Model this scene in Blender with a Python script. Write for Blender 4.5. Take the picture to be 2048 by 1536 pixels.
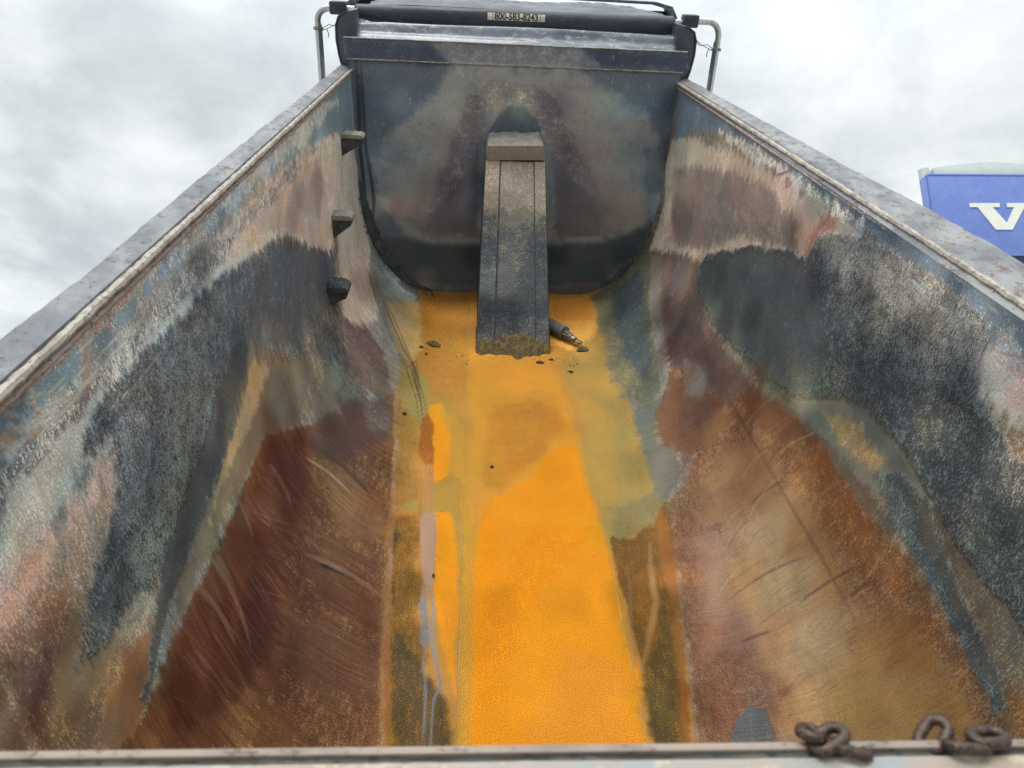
import bpy, math, random
import numpy as np
from mathutils import Vector, Matrix
random.seed(7)
sc = bpy.context.scene
for o in list(bpy.data.objects): bpy.data.objects.remove(o)
PI = math.pi
# ------------------------------------------------------------------ camera, light, exposure
TILT = math.radians(45.5)                       # the dump body is raised
ROOT = Matrix.Translation((0, 0, 2.1)) @ Matrix.Rotation(TILT, 4, 'X')
PITCH, YAW, ROLL, CX, CH, FPX = 0.549397163, 0.0648669211, 0.0503924402, -0.246426761, 0.644760142, 1407.17806
L = 4.87796
def cam_axes():
    cp, sp, cy, sy, cr, sr = math.cos(PITCH), math.sin(PITCH), math.cos(YAW), math.sin(YAW), math.cos(ROLL), math.sin(ROLL)
    Rx = Matrix(((1,0,0),(0,cp,sp),(0,-sp,cp))); Rz = Matrix(((cy,sy,0),(-sy,cy,0),(0,0,1))); M = Rz @ Rx
    F = M @ Vector((0,1,0)); U = M @ Vector((0,0,1)); X = M @ Vector((1,0,0))
    return cr*X+sr*U, -sr*X+cr*U, F
cX, cU, cF = cam_axes()
cd = bpy.data.cameras.new('camera'); cam = bpy.data.objects.new('camera', cd); sc.collection.objects.link(cam)
Mc = Matrix.Identity(4)
for i in range(3): Mc[i][0], Mc[i][1], Mc[i][2] = cX[i], cU[i], -cF[i]
Mc[0][3], Mc[1][3], Mc[2][3] = CX, 0, CH
cam.matrix_world = ROOT @ Mc
cd.sensor_fit = 'HORIZONTAL'; cd.sensor_width = 36; cd.lens = FPX/2048*36; cd.clip_start = .05; cd.clip_end = 3000
cd.dof.use_dof = True; cd.dof.focus_distance = 3.6; cd.dof.aperture_fstop = 5.6
sc.camera = cam
sc.view_settings.view_transform = 'Standard'; sc.view_settings.look = 'None'
sc.view_settings.exposure = 0.5; sc.view_settings.gamma = 1; sc.view_settings.use_curve_mapping = False
SUN_EL, SUN_AZ = math.radians(58), math.radians(200)     # azimuth clockwise from +Y
w = bpy.data.worlds.new('World'); sc.world = w; w.use_nodes = True
nt = w.node_tree; nt.nodes.clear()
def N(t, ty, **k):
    n = t.nodes.new(ty)
    for a, b in k.items():
        if a in n.inputs: n.inputs[a].default_value = b
        else: setattr(n, a, b)
    return n
def Lk(t, a, b): t.links.new(a, b)
def mth(t, op, a, b=None, c=None, clamp=False):
    n = t.nodes.new('ShaderNodeMath'); n.operation = op; n.use_clamp = clamp
    for i, v in enumerate((a, b, c)):
        if v is None: continue
        if isinstance(v, (int, float)): n.inputs[i].default_value = v
        else: t.links.new(v, n.inputs[i])
    return n.outputs[0]
def mixc(t, f, a, b, mode='MIX'):
    n = t.nodes.new('ShaderNodeMix'); n.data_type = 'RGBA'; n.blend_type = mode
    for s, v in ((0, f), (6, a), (7, b)):
        if isinstance(v, (int, float)): n.inputs[s].default_value = v
        elif isinstance(v, (tuple, list)): n.inputs[s].default_value = (*v[:3], 1)
        else: t.links.new(v, n.inputs[s])
    return n.outputs[2]
def noise(t, vec, scale, detail=3, rough=.55, dist=0.0):
    n = t.nodes.new('ShaderNodeTexNoise'); n.inputs['Scale'].default_value = scale
    n.inputs['Detail'].default_value = detail; n.inputs['Roughness'].default_value = rough; n.inputs['Distortion'].default_value = dist
    if vec is not None: t.links.new(vec, n.inputs['Vector'])
    return n.outputs['Fac']
def vscale(t, vec, s, off=(0,0,0)):
    n = t.nodes.new('ShaderNodeMapping'); n.inputs['Scale'].default_value = s; n.inputs['Location'].default_value = off
    t.links.new(vec, n.inputs['Vector']); return n.outputs[0]
def mrange(t, v, a, b, c=0., d=1., smooth=True):
    n = t.nodes.new('ShaderNodeMapRange'); n.interpolation_type = 'SMOOTHSTEP' if smooth else 'LINEAR'
    t.links.new(v, n.inputs[0])
    for i, x in enumerate((a, b, c, d)): n.inputs[i+1].default_value = x
    return n.outputs[0]
sky = N(nt, 'ShaderNodeTexSky'); sky.sky_type = 'NISHITA'; sky.sun_disc = False
sky.sun_elevation = SUN_EL; sky.sun_rotation = SUN_AZ
tc = N(nt, 'ShaderNodeTexCoord'); sep = N(nt, 'ShaderNodeSeparateXYZ'); Lk(nt, tc.outputs['Generated'], sep.inputs[0])
zc = mth(nt, 'MAXIMUM', sep.outputs[2], 0.0)
den = mth(nt, 'ADD', zc, 0.22)
cb = N(nt, 'ShaderNodeCombineXYZ'); Lk(nt, mth(nt, 'DIVIDE', sep.outputs[0], den), cb.inputs[0]); Lk(nt, mth(nt, 'DIVIDE', sep.outputs[1], den), cb.inputs[1])
n1 = noise(nt, vscale(nt, cb.outputs[0], (1,1,1), (3.1,7.7,0)), 1.9, 6, .55, .3)
n2 = noise(nt, vscale(nt, cb.outputs[0], (1,1,1), (9.4,2.2,0)), 5.2, 6, .6, .3)
cl = mth(nt, 'ADD', mth(nt, 'MULTIPLY', n1, .62), mth(nt, 'MULTIPLY', n2, .38))
ramp = N(nt, 'ShaderNodeValToRGB'); Lk(nt, cl, ramp.inputs[0])
e = ramp.color_ramp.elements
e[0].position = .38; e[0].color = (.56, .61, .63, 1); e[1].position = .62; e[1].color = (.94, .98, .975, 1)
m_ = e.new(.46); m_.color = (.66, .71, .725, 1); m2_ = e.new(.54); m2_.color = (.82, .862, .868, 1)
grad = mth(nt, 'ADD', mth(nt, 'MULTIPLY', mrange(nt, zc, .5, 1.0), 13.0), 7.4)          # an overcast sky brightens towards the zenith
vs = N(nt, 'ShaderNodeVectorMath', operation='SCALE'); Lk(nt, ramp.outputs[0], vs.inputs[0]); Lk(nt, grad, vs.inputs['Scale'])
ground_dark = mrange(nt, sep.outputs[2], -.08, 0.0)
bgc = mixc(nt, .93, sky.outputs[0], vs.outputs[0])
bgc = mixc(nt, ground_dark, (2., 2., 2.), bgc)
bg = N(nt, 'ShaderNodeBackground'); Lk(nt, bgc, bg.inputs[0]); bg.inputs[1].default_value = .1
wo = N(nt, 'ShaderNodeOutputWorld'); Lk(nt, bg.outputs[0], wo.inputs[0])
sl = bpy.data.lights.new('sun', 'SUN'); sl.energy = 1.5; sl.angle = math.radians(25); sl.color = (1, .97, .93)
so = bpy.data.objects.new('sun', sl); sc.collection.objects.link(so)
sd = Vector((math.sin(SUN_AZ)*math.cos(SUN_EL), math.cos(SUN_AZ)*math.cos(SUN_EL), math.sin(SUN_EL)))
so.rotation_euler = sd.to_track_quat('Z', 'Y').to_euler(); so.location = (0, -3, 12)

# ------------------------------------------------------------------ helpers
col = sc.collection
class MB:
    def __init__(s): s.v = []; s.f = []
    def add(s, vs, fs):
        o = len(s.v); s.v += [tuple(v) for v in vs]; s.f += [tuple(i+o for i in f) for f in fs]; return s
    def hexa(s, p):      # p: 8 corners, bottom ring 0-3, top ring 4-7
        return s.add(p, [(3,2,1,0),(4,5,6,7),(0,1,5,4),(1,2,6,5),(2,3,7,6),(3,0,4,7)])
    def box(s, a, b):
        (x0,y0,z0),(x1,y1,z1) = a, b
        return s.hexa([(x0,y0,z0),(x1,y0,z0),(x1,y1,z0),(x0,y1,z0),(x0,y0,z1),(x1,y0,z1),(x1,y1,z1),(x0,y1,z1)])
    def tube(s, pts, r, n=12, closed=False, rs=None, caps=True):
        pts = [Vector(p) for p in pts]; m = len(pts); up = None; base = len(s.v)
        for i, p in enumerate(pts):
            if closed: t = pts[(i+1) % m]-pts[i-1]
            else: t = pts[min(i+1, m-1)]-pts[max(i-1, 0)]
            t.normalize()
            if up is None:
                up = t.cross(Vector((0, 0, 1)));
                if up.length < .1: up = t.cross(Vector((0, 1, 0)))
            up = (up - t*up.dot(t)).normalized(); b = t.cross(up); rr = rs[i] if rs else r
            for k in range(n):
                a = 2*PI*k/n; s.v.append(tuple(p+(up*math.cos(a)+b*math.sin(a))*rr))
        R = m if closed else m-1
        for i in range(R):
            j = (i+1) % m
            for k in range(n):
                s.f.append((base+i*n+k, base+i*n+(k+1) % n, base+j*n+(k+1) % n, base+j*n+k))
        if not closed and caps:
            s.f.append(tuple(base+k for k in range(n))[::-1]); s.f.append(tuple(base+(m-1)*n+k for k in range(n)))
        return s
    def prism(s, poly, axis, a, b):      # poly: 2D outline, extruded along axis from a to b
        n = len(poly)
        def P(p, t): return {0: (t, p[0], p[1]), 1: (p[0], t, p[1]), 2: (p[0], p[1], t)}[axis]
        vs = [P(p, a) for p in poly]+[P(p, b) for p in poly]
        return s.add(vs, [tuple(range(n))[::-1], tuple(range(n, 2*n))]+[(i, (i+1) % n, n+(i+1) % n, n+i) for i in range(n)])
def build(name, mb, mat, parent=None, smooth=False, bevel=0, sub=0, ang=35):
    me = bpy.data.meshes.new(name); me.from_pydata(mb.v, [], mb.f); me.update()
    import bmesh
    bm = bmesh.new(); bm.from_mesh(me); bmesh.ops.recalc_face_normals(bm, faces=bm.faces)
    if bevel:
        es = [e for e in bm.edges if len(e.link_faces) == 2 and e.calc_face_angle(0) > math.radians(25)]
        bmesh.ops.bevel(bm, geom=es, offset=bevel, segments=2, profile=.6, affect='EDGES')
    bm.to_mesh(me); bm.free()
    if smooth:
        me.shade_smooth()
        try: me.set_sharp_from_angle(angle=math.radians(ang))
        except Exception: pass
    if mat: me.materials.append(mat)
    o = bpy.data.objects.new(name, me); col.objects.link(o)
    if parent: o.parent = parent
    return o
def thing(name, label, cat, parent_matrix=None, group=None, loc=None):
    o = bpy.data.objects.new(name, None); col.objects.link(o); o['label'] = label; o['category'] = cat
    if group: o['group'] = group
    if parent_matrix is not None: o.matrix_world = parent_matrix
    elif loc: o.location = loc
    return o
def tag(o, label, cat, group=None):
    o['label'] = label; o['category'] = cat
    if group: o['group'] = group
    return o
def lin(c):
    return tuple(((x/255)/12.92 if x/255 <= .04045 else ((x/255+.055)/1.055)**2.4) for x in c)
# numpy value noise on a lattice
def vnoise(x, y, seed):
    rs = np.random.RandomState(seed); T = rs.rand(256, 256).astype(np.float32)
    xi = np.floor(x).astype(np.int64); yi = np.floor(y).astype(np.int64); fx = x-xi; fy = y-yi
    fx = fx*fx*(3-2*fx); fy = fy*fy*(3-2*fy)
    g = lambda a, b: T[a % 256, b % 256]
    return (g(xi, yi)*(1-fx)+g(xi+1, yi)*fx)*(1-fy)+(g(xi, yi+1)*(1-fx)+g(xi+1, yi+1)*fx)*fy
def fbm(x, y, seed, o=4, g=.55):
    r = 0; a = 1; t = 0
    for i in range(o):
        r = r+a*vnoise(x*2**i+i*17.3, y*2**i+i*9.1, seed+i); t += a; a *= g
    return r/t*2-1

# stains: outlines in metres on each sheet
def _unpack(txt):
    o = []
    for ln in txt.strip().split('\n'):
        h, p, w = (ln.split(';')+[''])[:3]; k, m, *r = h.split(','); r = [int(x) for x in r]; p = [int(x)/1000 for x in p.split(',')]
        o.append((k, [x/1000 for x in r[0:3]], [x/1000 for x in r[3:6]], r[6]/100, r[7]/10000, r[8]/10000, m, r[9]/100, r[10]/100, r[11]/100, list(zip(p[::2], p[1::2])), [int(x)/10000 for x in w.split(',')] if w else None))
    return o
TUB = _unpack("""
P,d,306,302,277,432,416,353,40,300,300,100,12,62;-2594,900,-2593,974,-2591,1061,-2588,1161,-2586,1280,-2582,1422,-2578,1595,-2573,1811,-2567,2087,-2559,2454,-2547,2964,-2530,3722,-2501,4967,-2173,4944,-1821,4918,-1460,4836,-823,4797,-750,4131,-695,3579,-651,3118,-615,2731,-586,2401,-560,2119,-539,1874,-520,1661,-503,1474,-489,1309,-476,1162,-609,1156,-742,1128,-879,1082,-1021,1023,-1164,956,-1307,884,-1446,812,-1581,741,-1706,675,-1810,620,-1898,574,-1973,534,-2026,565,-2078,596,-2130,627,-2182,657,-2234,688,-2286,718,-2338,749,-2389,779,-2441,809,-2492,839,-2543,870
P,d,202,168,143,305,251,194,40,300,300,100,12,62;2435,6725,2519,4512,2488,3753,2465,3195,2448,2766,2434,2427,2423,2153,2413,1925,2406,1734,2399,1571,2393,1430,2388,1308,2384,1200,2380,1104,2376,1019,2373,943,2303,898,2232,853,2162,808,2091,764,2021,719,1951,675,1881,631,1812,586,1738,625,1655,669,1562,718,1463,771,1357,826,1246,883,1130,942,1010,999,887,1053,762,1099,635,1133,501,1146,361,1148,389,1297,420,1465,456,1656,497,1874,543,2124,595,2409,656,2733,726,3101,812,3516,918,3978,1052,4478,1228,5045,1461,5579,1763,5969,2090,6338
P,d,788,800,677,514,573,602,38,400,600,100,15,62;-2144,635,-2171,695,-2199,760,-2230,831,-2264,909,-2232,1024,-2191,1165,-2168,1360,-2138,1615,-2107,1903,-2065,2291,-2059,2872,-2049,3762,-2036,4739,-1842,4644,-1879,3545,-1904,2831,-1967,2356,-2013,2004,-2025,1667,-2033,1410,-2008,1269,-1985,1145,-1977,997,-1970,872,-2039,778,-2096,700
P,d,668,646,530,707,711,642,45,500,500,80,10,65;-1940,854,-2023,902,-2105,950,-2098,1130,-2058,1371,-1944,1415,-2003,1155,-1985,976
P,d,800,597,505,800,531,404,45,400,700,100,10,65;-1872,815,-1978,876,-1985,1028,-1982,1231,-1959,1354,-1887,1261,-1887,1088,-1881,915
P,d,415,329,253,518,442,383,40,500,800,100,12,65;-1850,745,-1899,846,-1909,932,-1920,1028,-1921,1134,-1921,1255,-1853,1267,-1798,1179,-1747,1096,-1676,1010,-1608,928,-1681,826,-1743,740
P,d,330,228,152,541,396,224,35,500,700,100,12,70;-1895,828,-1881,950,-1796,1079,-1654,1066,-1352,1201,-1244,1036,-1382,938,-1515,846,-1640,759,-1748,686,-1820,756
P,d,181,99,82,342,215,143,30,300,500,95,10,70;-1849,864,-1772,923,-1679,879,-1610,820,-1683,776,-1861,823
P,d,279,178,135,203,109,74,40,80,60,90,5,60;-1857,777,-1832,804,-1759,796,-1674,782,-1768,725
P,d,379,299,169,214,152,106,45,300,600,90,12,70;-1723,914,-1762,1016,-1603,1165,-1552,1054,-1564,880,-1653,855
P,d,387,222,106,222,114,58,50,300,500,90,12,70;-1466,940,-1516,1080,-1458,1306,-1395,1229,-1328,1077,-1318,1006,-1450,927
P,d,144,157,171,305,310,286,42,200,500,100,90,80;-1949,2855,-1641,3552,-1459,3885,-1262,3625,-1054,3289,-1246,3074,-1295,2710,-1585,2347,-1508,1971,-1473,1681,-1455,1450,-1468,1314,-1398,1182,-1338,1057,-1393,1149,-1456,1243,-1508,1346,-1587,1241,-1615,1044,-1671,964,-1722,1037,-1775,1112,-1843,1261,-1992,1308,-2030,1170,-2104,1300,-2095,1590,-2059,1940,-2017,2323
P,d,192,217,243,341,372,376,35,300,500,95,80,80;-1922,2841,-1675,3317,-1475,2952,-1654,2124,-1705,1765,-1744,1491,-1747,1247,-1657,1105,-1661,1047,-1745,1148,-1833,1256,-1872,1365,-1916,1484,-1963,1615,-1974,1849,-1987,2139
P,d,92,108,118,252,271,263,50,400,500,85,100,85;-1963,1615,-1922,2051,-1722,1891,-1639,1621,-1605,1413,-1624,1177,-1713,1201,-1765,1313,-1821,1436
P,d,147,163,183,251,267,285,30,300,500,100,35,70;-1934,2806,-1722,3226,-1489,3806,-1277,3593,-1164,3270,-1379,2838,-1589,2498,-1708,2279,-1851,2356
P,d,168,180,180,330,308,256,25,200,300,100,35,72;-1776,2191,-1589,2498,-1583,2242,-1549,2002,-1508,1759,-1475,1570,-1467,1384,-1409,1219,-1350,1089,-1436,1212,-1508,1312,-1585,1473,-1642,1664,-1722,1891
P,d,279,312,320,497,518,416,40,100,100,90,30,72;-1433,1361,-1444,1480,-1383,1286,-1359,1110,-1347,1071,-1381,1165,-1421,1271
P,d,129,137,139,290,254,200,40,300,500,100,30,70;-1399,3334,-1151,3587,-1076,3362,-857,3350,-954,3077,-1158,2880,-1350,2797
P,d,309,256,174,188,164,129,42,300,500,100,8,62;-1679,2295,-1486,2582,-1219,3019,-1125,2797,-1251,2353,-1349,2188,-1366,1827,-1366,1619,-1377,1411,-1375,1277,-1436,1394,-1474,1636,-1521,1898,-1593,2090
P,d,654,488,266,497,377,230,40,200,300,90,5,60;-1632,2303,-1509,2439,-1468,2118,-1460,1818,-1440,1650,-1508,1809,-1550,2061
P,d,241,230,180,167,163,140,40,200,500,100,6,60;-1430,2657,-1001,3263,-828,3180,-924,2801,-1019,2611,-1093,2596,-1215,2666,-1259,2411,-1294,2260,-1383,2306
P,d,250,201,141,373,352,256,40,200,300,80,5,60;-1269,2936,-1186,3074,-1125,2797,-1131,2585,-1199,2531
P,d,121,117,115,195,164,135,40,300,500,85,10,60;-1076,3362,-857,3350,-814,3005,-897,2831,-1029,2931
P,d,800,651,489,800,692,589,42,300,500,100,8,60;-2133,2510,-2148,3340,-2075,4089,-1874,4147,-1665,3977,-1494,3795,-1787,3151,-1931,2846,-1965,2554,-2074,2135,-2098,1961,-2157,2181
P,d,746,595,497,800,763,592,25,200,300,100,5,60;-2080,2802,-2072,3198,-2022,3748,-1850,3826,-1578,3804,-1553,3638,-1799,3157,-1933,2899,-2015,2580,-2102,2493
P,d,491,394,359,676,588,510,20,300,200,70,5,55;-2014,3167,-1981,3727,-1779,3790,-1732,3599,-1936,3126
P,d,800,732,644,800,725,638,35,200,300,100,5,60;-2057,4174,-1926,4685,-1608,4923,-1327,4806,-1121,4748,-903,4657,-896,4034,-1179,3662,-1368,3961,-1605,3979,-1886,3994
P,d,800,673,560,750,800,667,40,150,400,90,5,60;-1695,4265,-1674,4561,-1454,4431,-1536,4282
P,d,754,629,502,663,591,500,35,300,500,100,5,60;-1484,3981,-1295,4592,-1094,4442,-946,4096,-996,3611,-1151,3587,-1312,3792
P,d,202,147,137,284,226,186,30,300,500,100,5,60;-1151,3587,-993,3806,-810,3755,-680,3315,-697,3202,-842,3264,-1021,3340
P,d,345,311,251,247,229,201,35,200,400,90,5,60;-1148,4682,-892,4589,-748,4168,-662,3378,-710,3396,-794,3775,-976,4193,-1116,4395
P,d,160,133,104,214,175,128,40,200,400,80,5,60;-885,3396,-846,3501,-733,3324,-687,3199,-750,3208
P,d,341,377,363,516,541,444,30,200,300,95,10,60;-1201,4744,-1103,4792,-863,4729,-685,4716,-646,4342,-700,4146,-815,4383,-984,4502
P,d,250,352,400,632,800,578,22,200,500,100,10,42;-2483,834,-2426,893,-2358,964,-2276,1050,-2254,1157,-2242,1318,-2227,1520,-2231,1732,-2236,1995,-2242,2333,-2251,2780,-2263,3400,-2282,4666,-2229,4834,-1924,4808,-2066,4055,-2122,3549,-2173,2975,-2197,2363,-2200,2018,-2192,1677,-2176,1438,-2191,1165,-2171,1034,-2099,932,-2139,828,-2173,741,-2201,668,-2258,702,-2314,735,-2371,768,-2427,801
P,d,148,172,215,800,731,611,42,150,500,90,10,45;-2120,959,-2165,985,-2166,1151,-2160,1332,-2158,1522,-2156,1758,-2148,2033,-2137,2388,-2128,3330,-2071,3773,-2068,3298,-2086,2484,-2085,1954,-2090,1669,-2094,1444,-2100,1287,-2105,1153
P,d,449,486,530,800,731,613,45,200,500,80,10,50;-2287,1983,-2284,2392,-2279,2976,-2272,3877,-2178,4435,-2168,3350,-2194,2677,-2212,2211,-2175,2004,-2203,1716
P,d,401,202,169,652,485,408,40,100,300,85,5,70;-2262,1136,-2254,1363,-2254,1496,-2241,1673,-2215,1486,-2244,1440,-2185,1469,-2234,1375,-2238,1269,-2241,1158
L,d,416,267,209,416,267,209,20,60,40,80,0,60;-2269,1329,-2217,1316,-2159,1292,-2096,1255;30,120,120,30
L,d,539,374,293,539,374,293,20,40,40,80,0,60;-2250,1366,-2190,1322,-2159,1292;15,60,15
L,i,683,624,488,683,624,488,20,40,60,85,40,70;-2193,1069,-2190,1084,-2206,1080;22,89,22
L,i,609,433,292,609,433,292,20,40,60,85,40,70;-2192,1040,-2198,1053,-2195,1056;17,68,17
L,i,692,661,544,692,661,544,20,40,60,85,40,70;-2180,1095,-2182,1086,-2181,1127;21,83,21
L,i,692,661,544,692,661,544,20,40,60,85,40,70;-2244,1139,-2255,1138,-2249,1163;24,97,24
L,i,692,661,544,692,661,544,20,40,60,85,40,70;-2194,1098,-2176,1103,-2173,1150;24,96,24
L,i,692,661,544,692,661,544,20,40,60,85,40,70;-2251,1073,-2244,1069,-2233,1100;12,48,12
L,i,688,641,516,688,641,516,20,40,60,85,40,70;-2248,1110,-2250,1117,-2229,1132;22,87,22
L,i,683,624,488,683,624,488,20,40,60,85,40,70;-2194,1008,-2196,1010,-2183,1035;24,96,24
L,i,613,435,294,613,435,294,20,40,60,85,40,70;-2194,1042,-2187,1032,-2182,1047;8,33,8
L,i,688,641,516,688,641,516,20,40,60,85,40,70;-2164,1087,-2158,1107,-2147,1110;16,66,16
L,i,688,641,516,688,641,516,20,40,60,85,40,70;-2220,1102,-2217,1126,-2208,1119;8,33,8
L,i,683,624,488,683,624,488,20,40,60,85,40,70;-2217,1117,-2225,1121,-2230,1130;13,52,13
L,i,692,661,544,692,661,544,20,40,60,85,40,70;-2169,1062,-2172,1054,-2156,1118;20,80,20
L,i,688,641,516,688,641,516,20,40,60,85,40,70;-2223,1100,-2231,1108,-2213,1157;15,62,15
L,i,692,661,544,692,661,544,20,40,60,85,40,70;-2190,1052,-2193,1063,-2166,1098;25,99,25
L,i,683,624,488,683,624,488,20,40,60,85,40,70;-2240,1046,-2242,1046,-2201,1087;22,89,22
L,i,621,441,298,621,441,298,20,40,60,85,40,70;-2205,1117,-2210,1119,-2178,1134;20,78,20
L,i,692,661,544,692,661,544,20,40,60,85,40,70;-2205,1020,-2205,1026,-2213,1030;18,74,18
L,i,688,641,516,688,641,516,20,40,60,85,40,70;-2176,1077,-2170,1092,-2176,1117;9,34,9
L,i,688,641,516,688,641,516,20,40,60,85,40,70;-2220,1049,-2211,1042,-2185,1075;22,88,22
L,i,683,624,488,683,624,488,20,40,60,85,40,70;-2251,1071,-2247,1085,-2253,1089;16,63,16
L,i,688,641,516,688,641,516,20,40,60,85,40,70;-2204,1061,-2192,1067,-2185,1105;14,54,14
L,i,588,417,282,588,417,282,20,40,60,85,40,70;-2174,1083,-2160,1101,-2170,1117;25,98,25
L,i,596,423,286,596,423,286,20,40,60,85,40,70;-2168,1079,-2169,1070,-2153,1098;12,50,12
L,i,596,423,286,596,423,286,20,40,60,85,40,70;-2201,1110,-2188,1111,-2177,1115;13,51,13
L,i,692,661,544,692,661,544,20,40,60,85,40,70;-2222,1038,-2212,1046,-2224,1042;11,45,11
L,i,636,418,276,636,418,276,20,80,60,90,0,60;-2209,1011,-2200,1029,-2180,1046;35,140,35
L,i,695,669,566,695,669,566,20,60,50,90,0,60;-2183,996,-2179,1026,-2172,1047,-2176,1056;25,100,100,25
L,i,692,662,537,692,662,537,20,22,40,85,0,60;-2159,981,-2154,1117,-2149,1283,-2152,1479,-2157,1724;7,28,28,28,7
L,i,578,584,525,578,584,525,20,22,40,85,0,60;-2111,954,-2106,1081,-2119,1221;5,20,5
L,i,682,621,473,682,621,473,20,22,40,85,0,60;-2124,1007,-2128,1067,-2151,1120;9,35,9
L,i,707,714,660,707,714,660,20,22,40,85,0,60;-2201,1100,-2179,1334,-2171,1633;4,16,4
L,i,689,648,517,689,648,517,20,22,40,85,0,60;-2151,1120,-2143,1225,-2155,1329;8,30,8
L,i,701,695,607,701,695,607,20,22,40,85,0,60;-2063,1265,-2042,1452,-2043,1660;4,16,4
L,i,667,673,608,667,673,608,20,22,40,85,0,60;-2177,1086,-2158,1256,-2155,1453;3,14,3
L,i,693,713,671,693,713,671,20,22,40,85,0,60;-2100,1692,-2076,1998,-2077,2356;4,15,4
L,i,693,713,671,693,713,671,20,22,40,85,0,60;-2145,1447,-2122,1725,-2120,2063;4,18,4
L,i,677,592,482,677,592,482,20,30,40,75,0,60;-2143,1070,-2121,1054,-2078,1057,-2035,1057,-1932,1016;9,35,35,35,9
L,i,689,646,531,689,646,531,20,30,30,90,0,60;-2158,1110,-2124,1066,-2143,1063;8,30,8
L,i,406,419,423,406,419,423,20,18,50,53,0,55;-2272,1364,-2272,1386,-2272,1407;3,14,3
L,i,363,373,358,363,373,358,20,18,50,78,0,55;-2295,2245,-2287,2298,-2295,2323;3,12,3
L,i,698,682,600,698,682,600,20,18,50,64,0,55;-2258,2305,-2232,2310,-2203,2310;2,9,2
L,i,698,682,600,698,682,600,20,18,50,59,0,55;-2262,3564,-2254,3543,-2230,3577;3,14,3
L,i,533,484,423,533,484,423,20,18,50,42,0,55;-2265,1325,-2261,1318,-2259,1309;2,9,2
L,i,628,647,654,628,647,654,20,18,50,54,0,55;-2225,2111,-2222,2160,-2223,2214;3,14,3
L,i,204,186,162,204,186,162,20,18,50,50,0,55;-2307,2988,-2308,3051,-2309,3185;3,11,3
L,i,580,527,461,580,527,461,20,18,50,55,0,55;-2320,3407,-2325,3378,-2307,3412;3,11,3
L,i,693,713,684,693,713,684,20,18,50,84,0,55;-2244,1766,-2249,1796,-2243,1835;3,11,3
L,i,693,713,684,693,713,684,20,18,50,70,0,55;-2233,1435,-2221,1428,-2201,1431;2,8,2
L,i,698,682,600,698,682,600,20,18,50,35,0,55;-2237,2075,-2238,2109,-2237,2120;4,16,4
L,i,650,670,677,650,670,677,20,18,50,64,0,55;-2238,1923,-2228,1931,-2221,1923;2,8,2
L,i,648,588,515,648,588,515,20,18,50,50,0,55;-2252,2365,-2251,2447,-2251,2499;3,13,3
L,i,429,418,368,429,418,368,20,18,50,43,0,55;-2312,2873,-2316,2991,-2315,3119;4,16,4
L,i,619,638,644,619,638,644,20,18,50,72,0,55;-2230,2310,-2207,2317,-2174,2315;3,13,3
L,i,698,682,600,698,682,600,20,18,50,70,0,55;-2272,1420,-2261,1417,-2265,1404;4,17,4
L,i,589,607,613,589,607,613,20,18,50,44,0,55;-2208,1120,-2203,1113,-2200,1101;5,20,5
L,i,693,713,684,693,713,684,20,18,50,49,0,55;-2215,1279,-2211,1296,-2213,1312;4,15,4
L,i,470,484,489,470,484,489,20,18,50,59,0,55;-2284,1992,-2272,1980,-2255,1992;2,8,2
L,i,698,682,600,698,682,600,20,18,50,81,0,55;-2231,1528,-2228,1600,-2227,1672;2,10,2
L,i,650,670,677,650,670,677,20,18,50,42,0,55;-2243,1930,-2229,1936,-2220,1930;3,11,3
L,i,615,634,640,615,634,640,20,18,50,68,0,55;-2249,1362,-2250,1419,-2247,1471;4,17,4
L,i,531,482,422,531,482,422,20,18,50,75,0,55;-2263,1197,-2263,1238,-2262,1280;5,19,5
L,i,573,520,455,573,520,455,20,18,50,84,0,55;-2217,1105,-2220,1118,-2215,1134;4,16,4
L,i,602,546,478,602,546,478,20,18,50,66,0,55;-2233,2218,-2229,2211,-2215,2220;3,12,3
L,i,698,682,600,698,682,600,20,18,50,61,0,55;-2252,1532,-2249,1552,-2251,1579;4,18,4
L,i,693,713,684,693,713,684,20,18,50,37,0,55;-2249,2026,-2256,2090,-2247,2184;2,9,2
L,i,360,327,286,360,327,286,20,18,50,56,0,55;-2283,3153,-2266,3131,-2263,3062;3,14,3
L,i,383,393,377,383,393,377,20,18,50,43,0,55;-2279,1757,-2277,1780,-2279,1812;3,12,3
L,i,578,596,602,578,596,602,20,18,50,73,0,55;-2256,1393,-2254,1422,-2256,1439;2,8,2
L,i,243,221,193,243,221,193,20,18,50,51,0,55;-2275,1494,-2276,1503,-2275,1527;5,18,5
L,i,650,670,677,650,670,677,20,18,50,66,0,55;-2268,1727,-2254,1694,-2245,1660;4,17,4
L,i,639,580,508,639,580,508,20,18,50,58,0,55;-2266,3271,-2264,3351,-2265,3511;3,12,3
L,i,233,212,185,233,212,185,20,18,50,58,0,55;-2297,2634,-2295,2606,-2287,2598;4,17,4
L,i,419,409,360,419,409,360,20,18,50,75,0,55;-2288,2299,-2282,2308,-2275,2300;5,19,5
L,i,573,520,455,573,520,455,20,18,50,55,0,55;-2237,1183,-2233,1159,-2220,1143;3,13,3
L,i,251,259,262,251,259,262,20,18,50,47,0,55;-2276,1479,-2277,1499,-2276,1513;4,16,4
L,i,693,713,684,693,713,684,20,18,50,62,0,55;-2261,3359,-2272,3385,-2260,3448;5,18,5
L,i,693,713,684,693,713,684,20,18,50,76,0,55;-2243,1779,-2245,1818,-2242,1866;5,19,5
L,i,698,682,600,698,682,600,20,18,50,39,0,55;-2268,1359,-2266,1344,-2257,1332;4,18,4
L,i,570,587,593,570,587,593,20,18,50,70,0,55;-2271,1389,-2258,1387,-2241,1384;3,11,3
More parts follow.
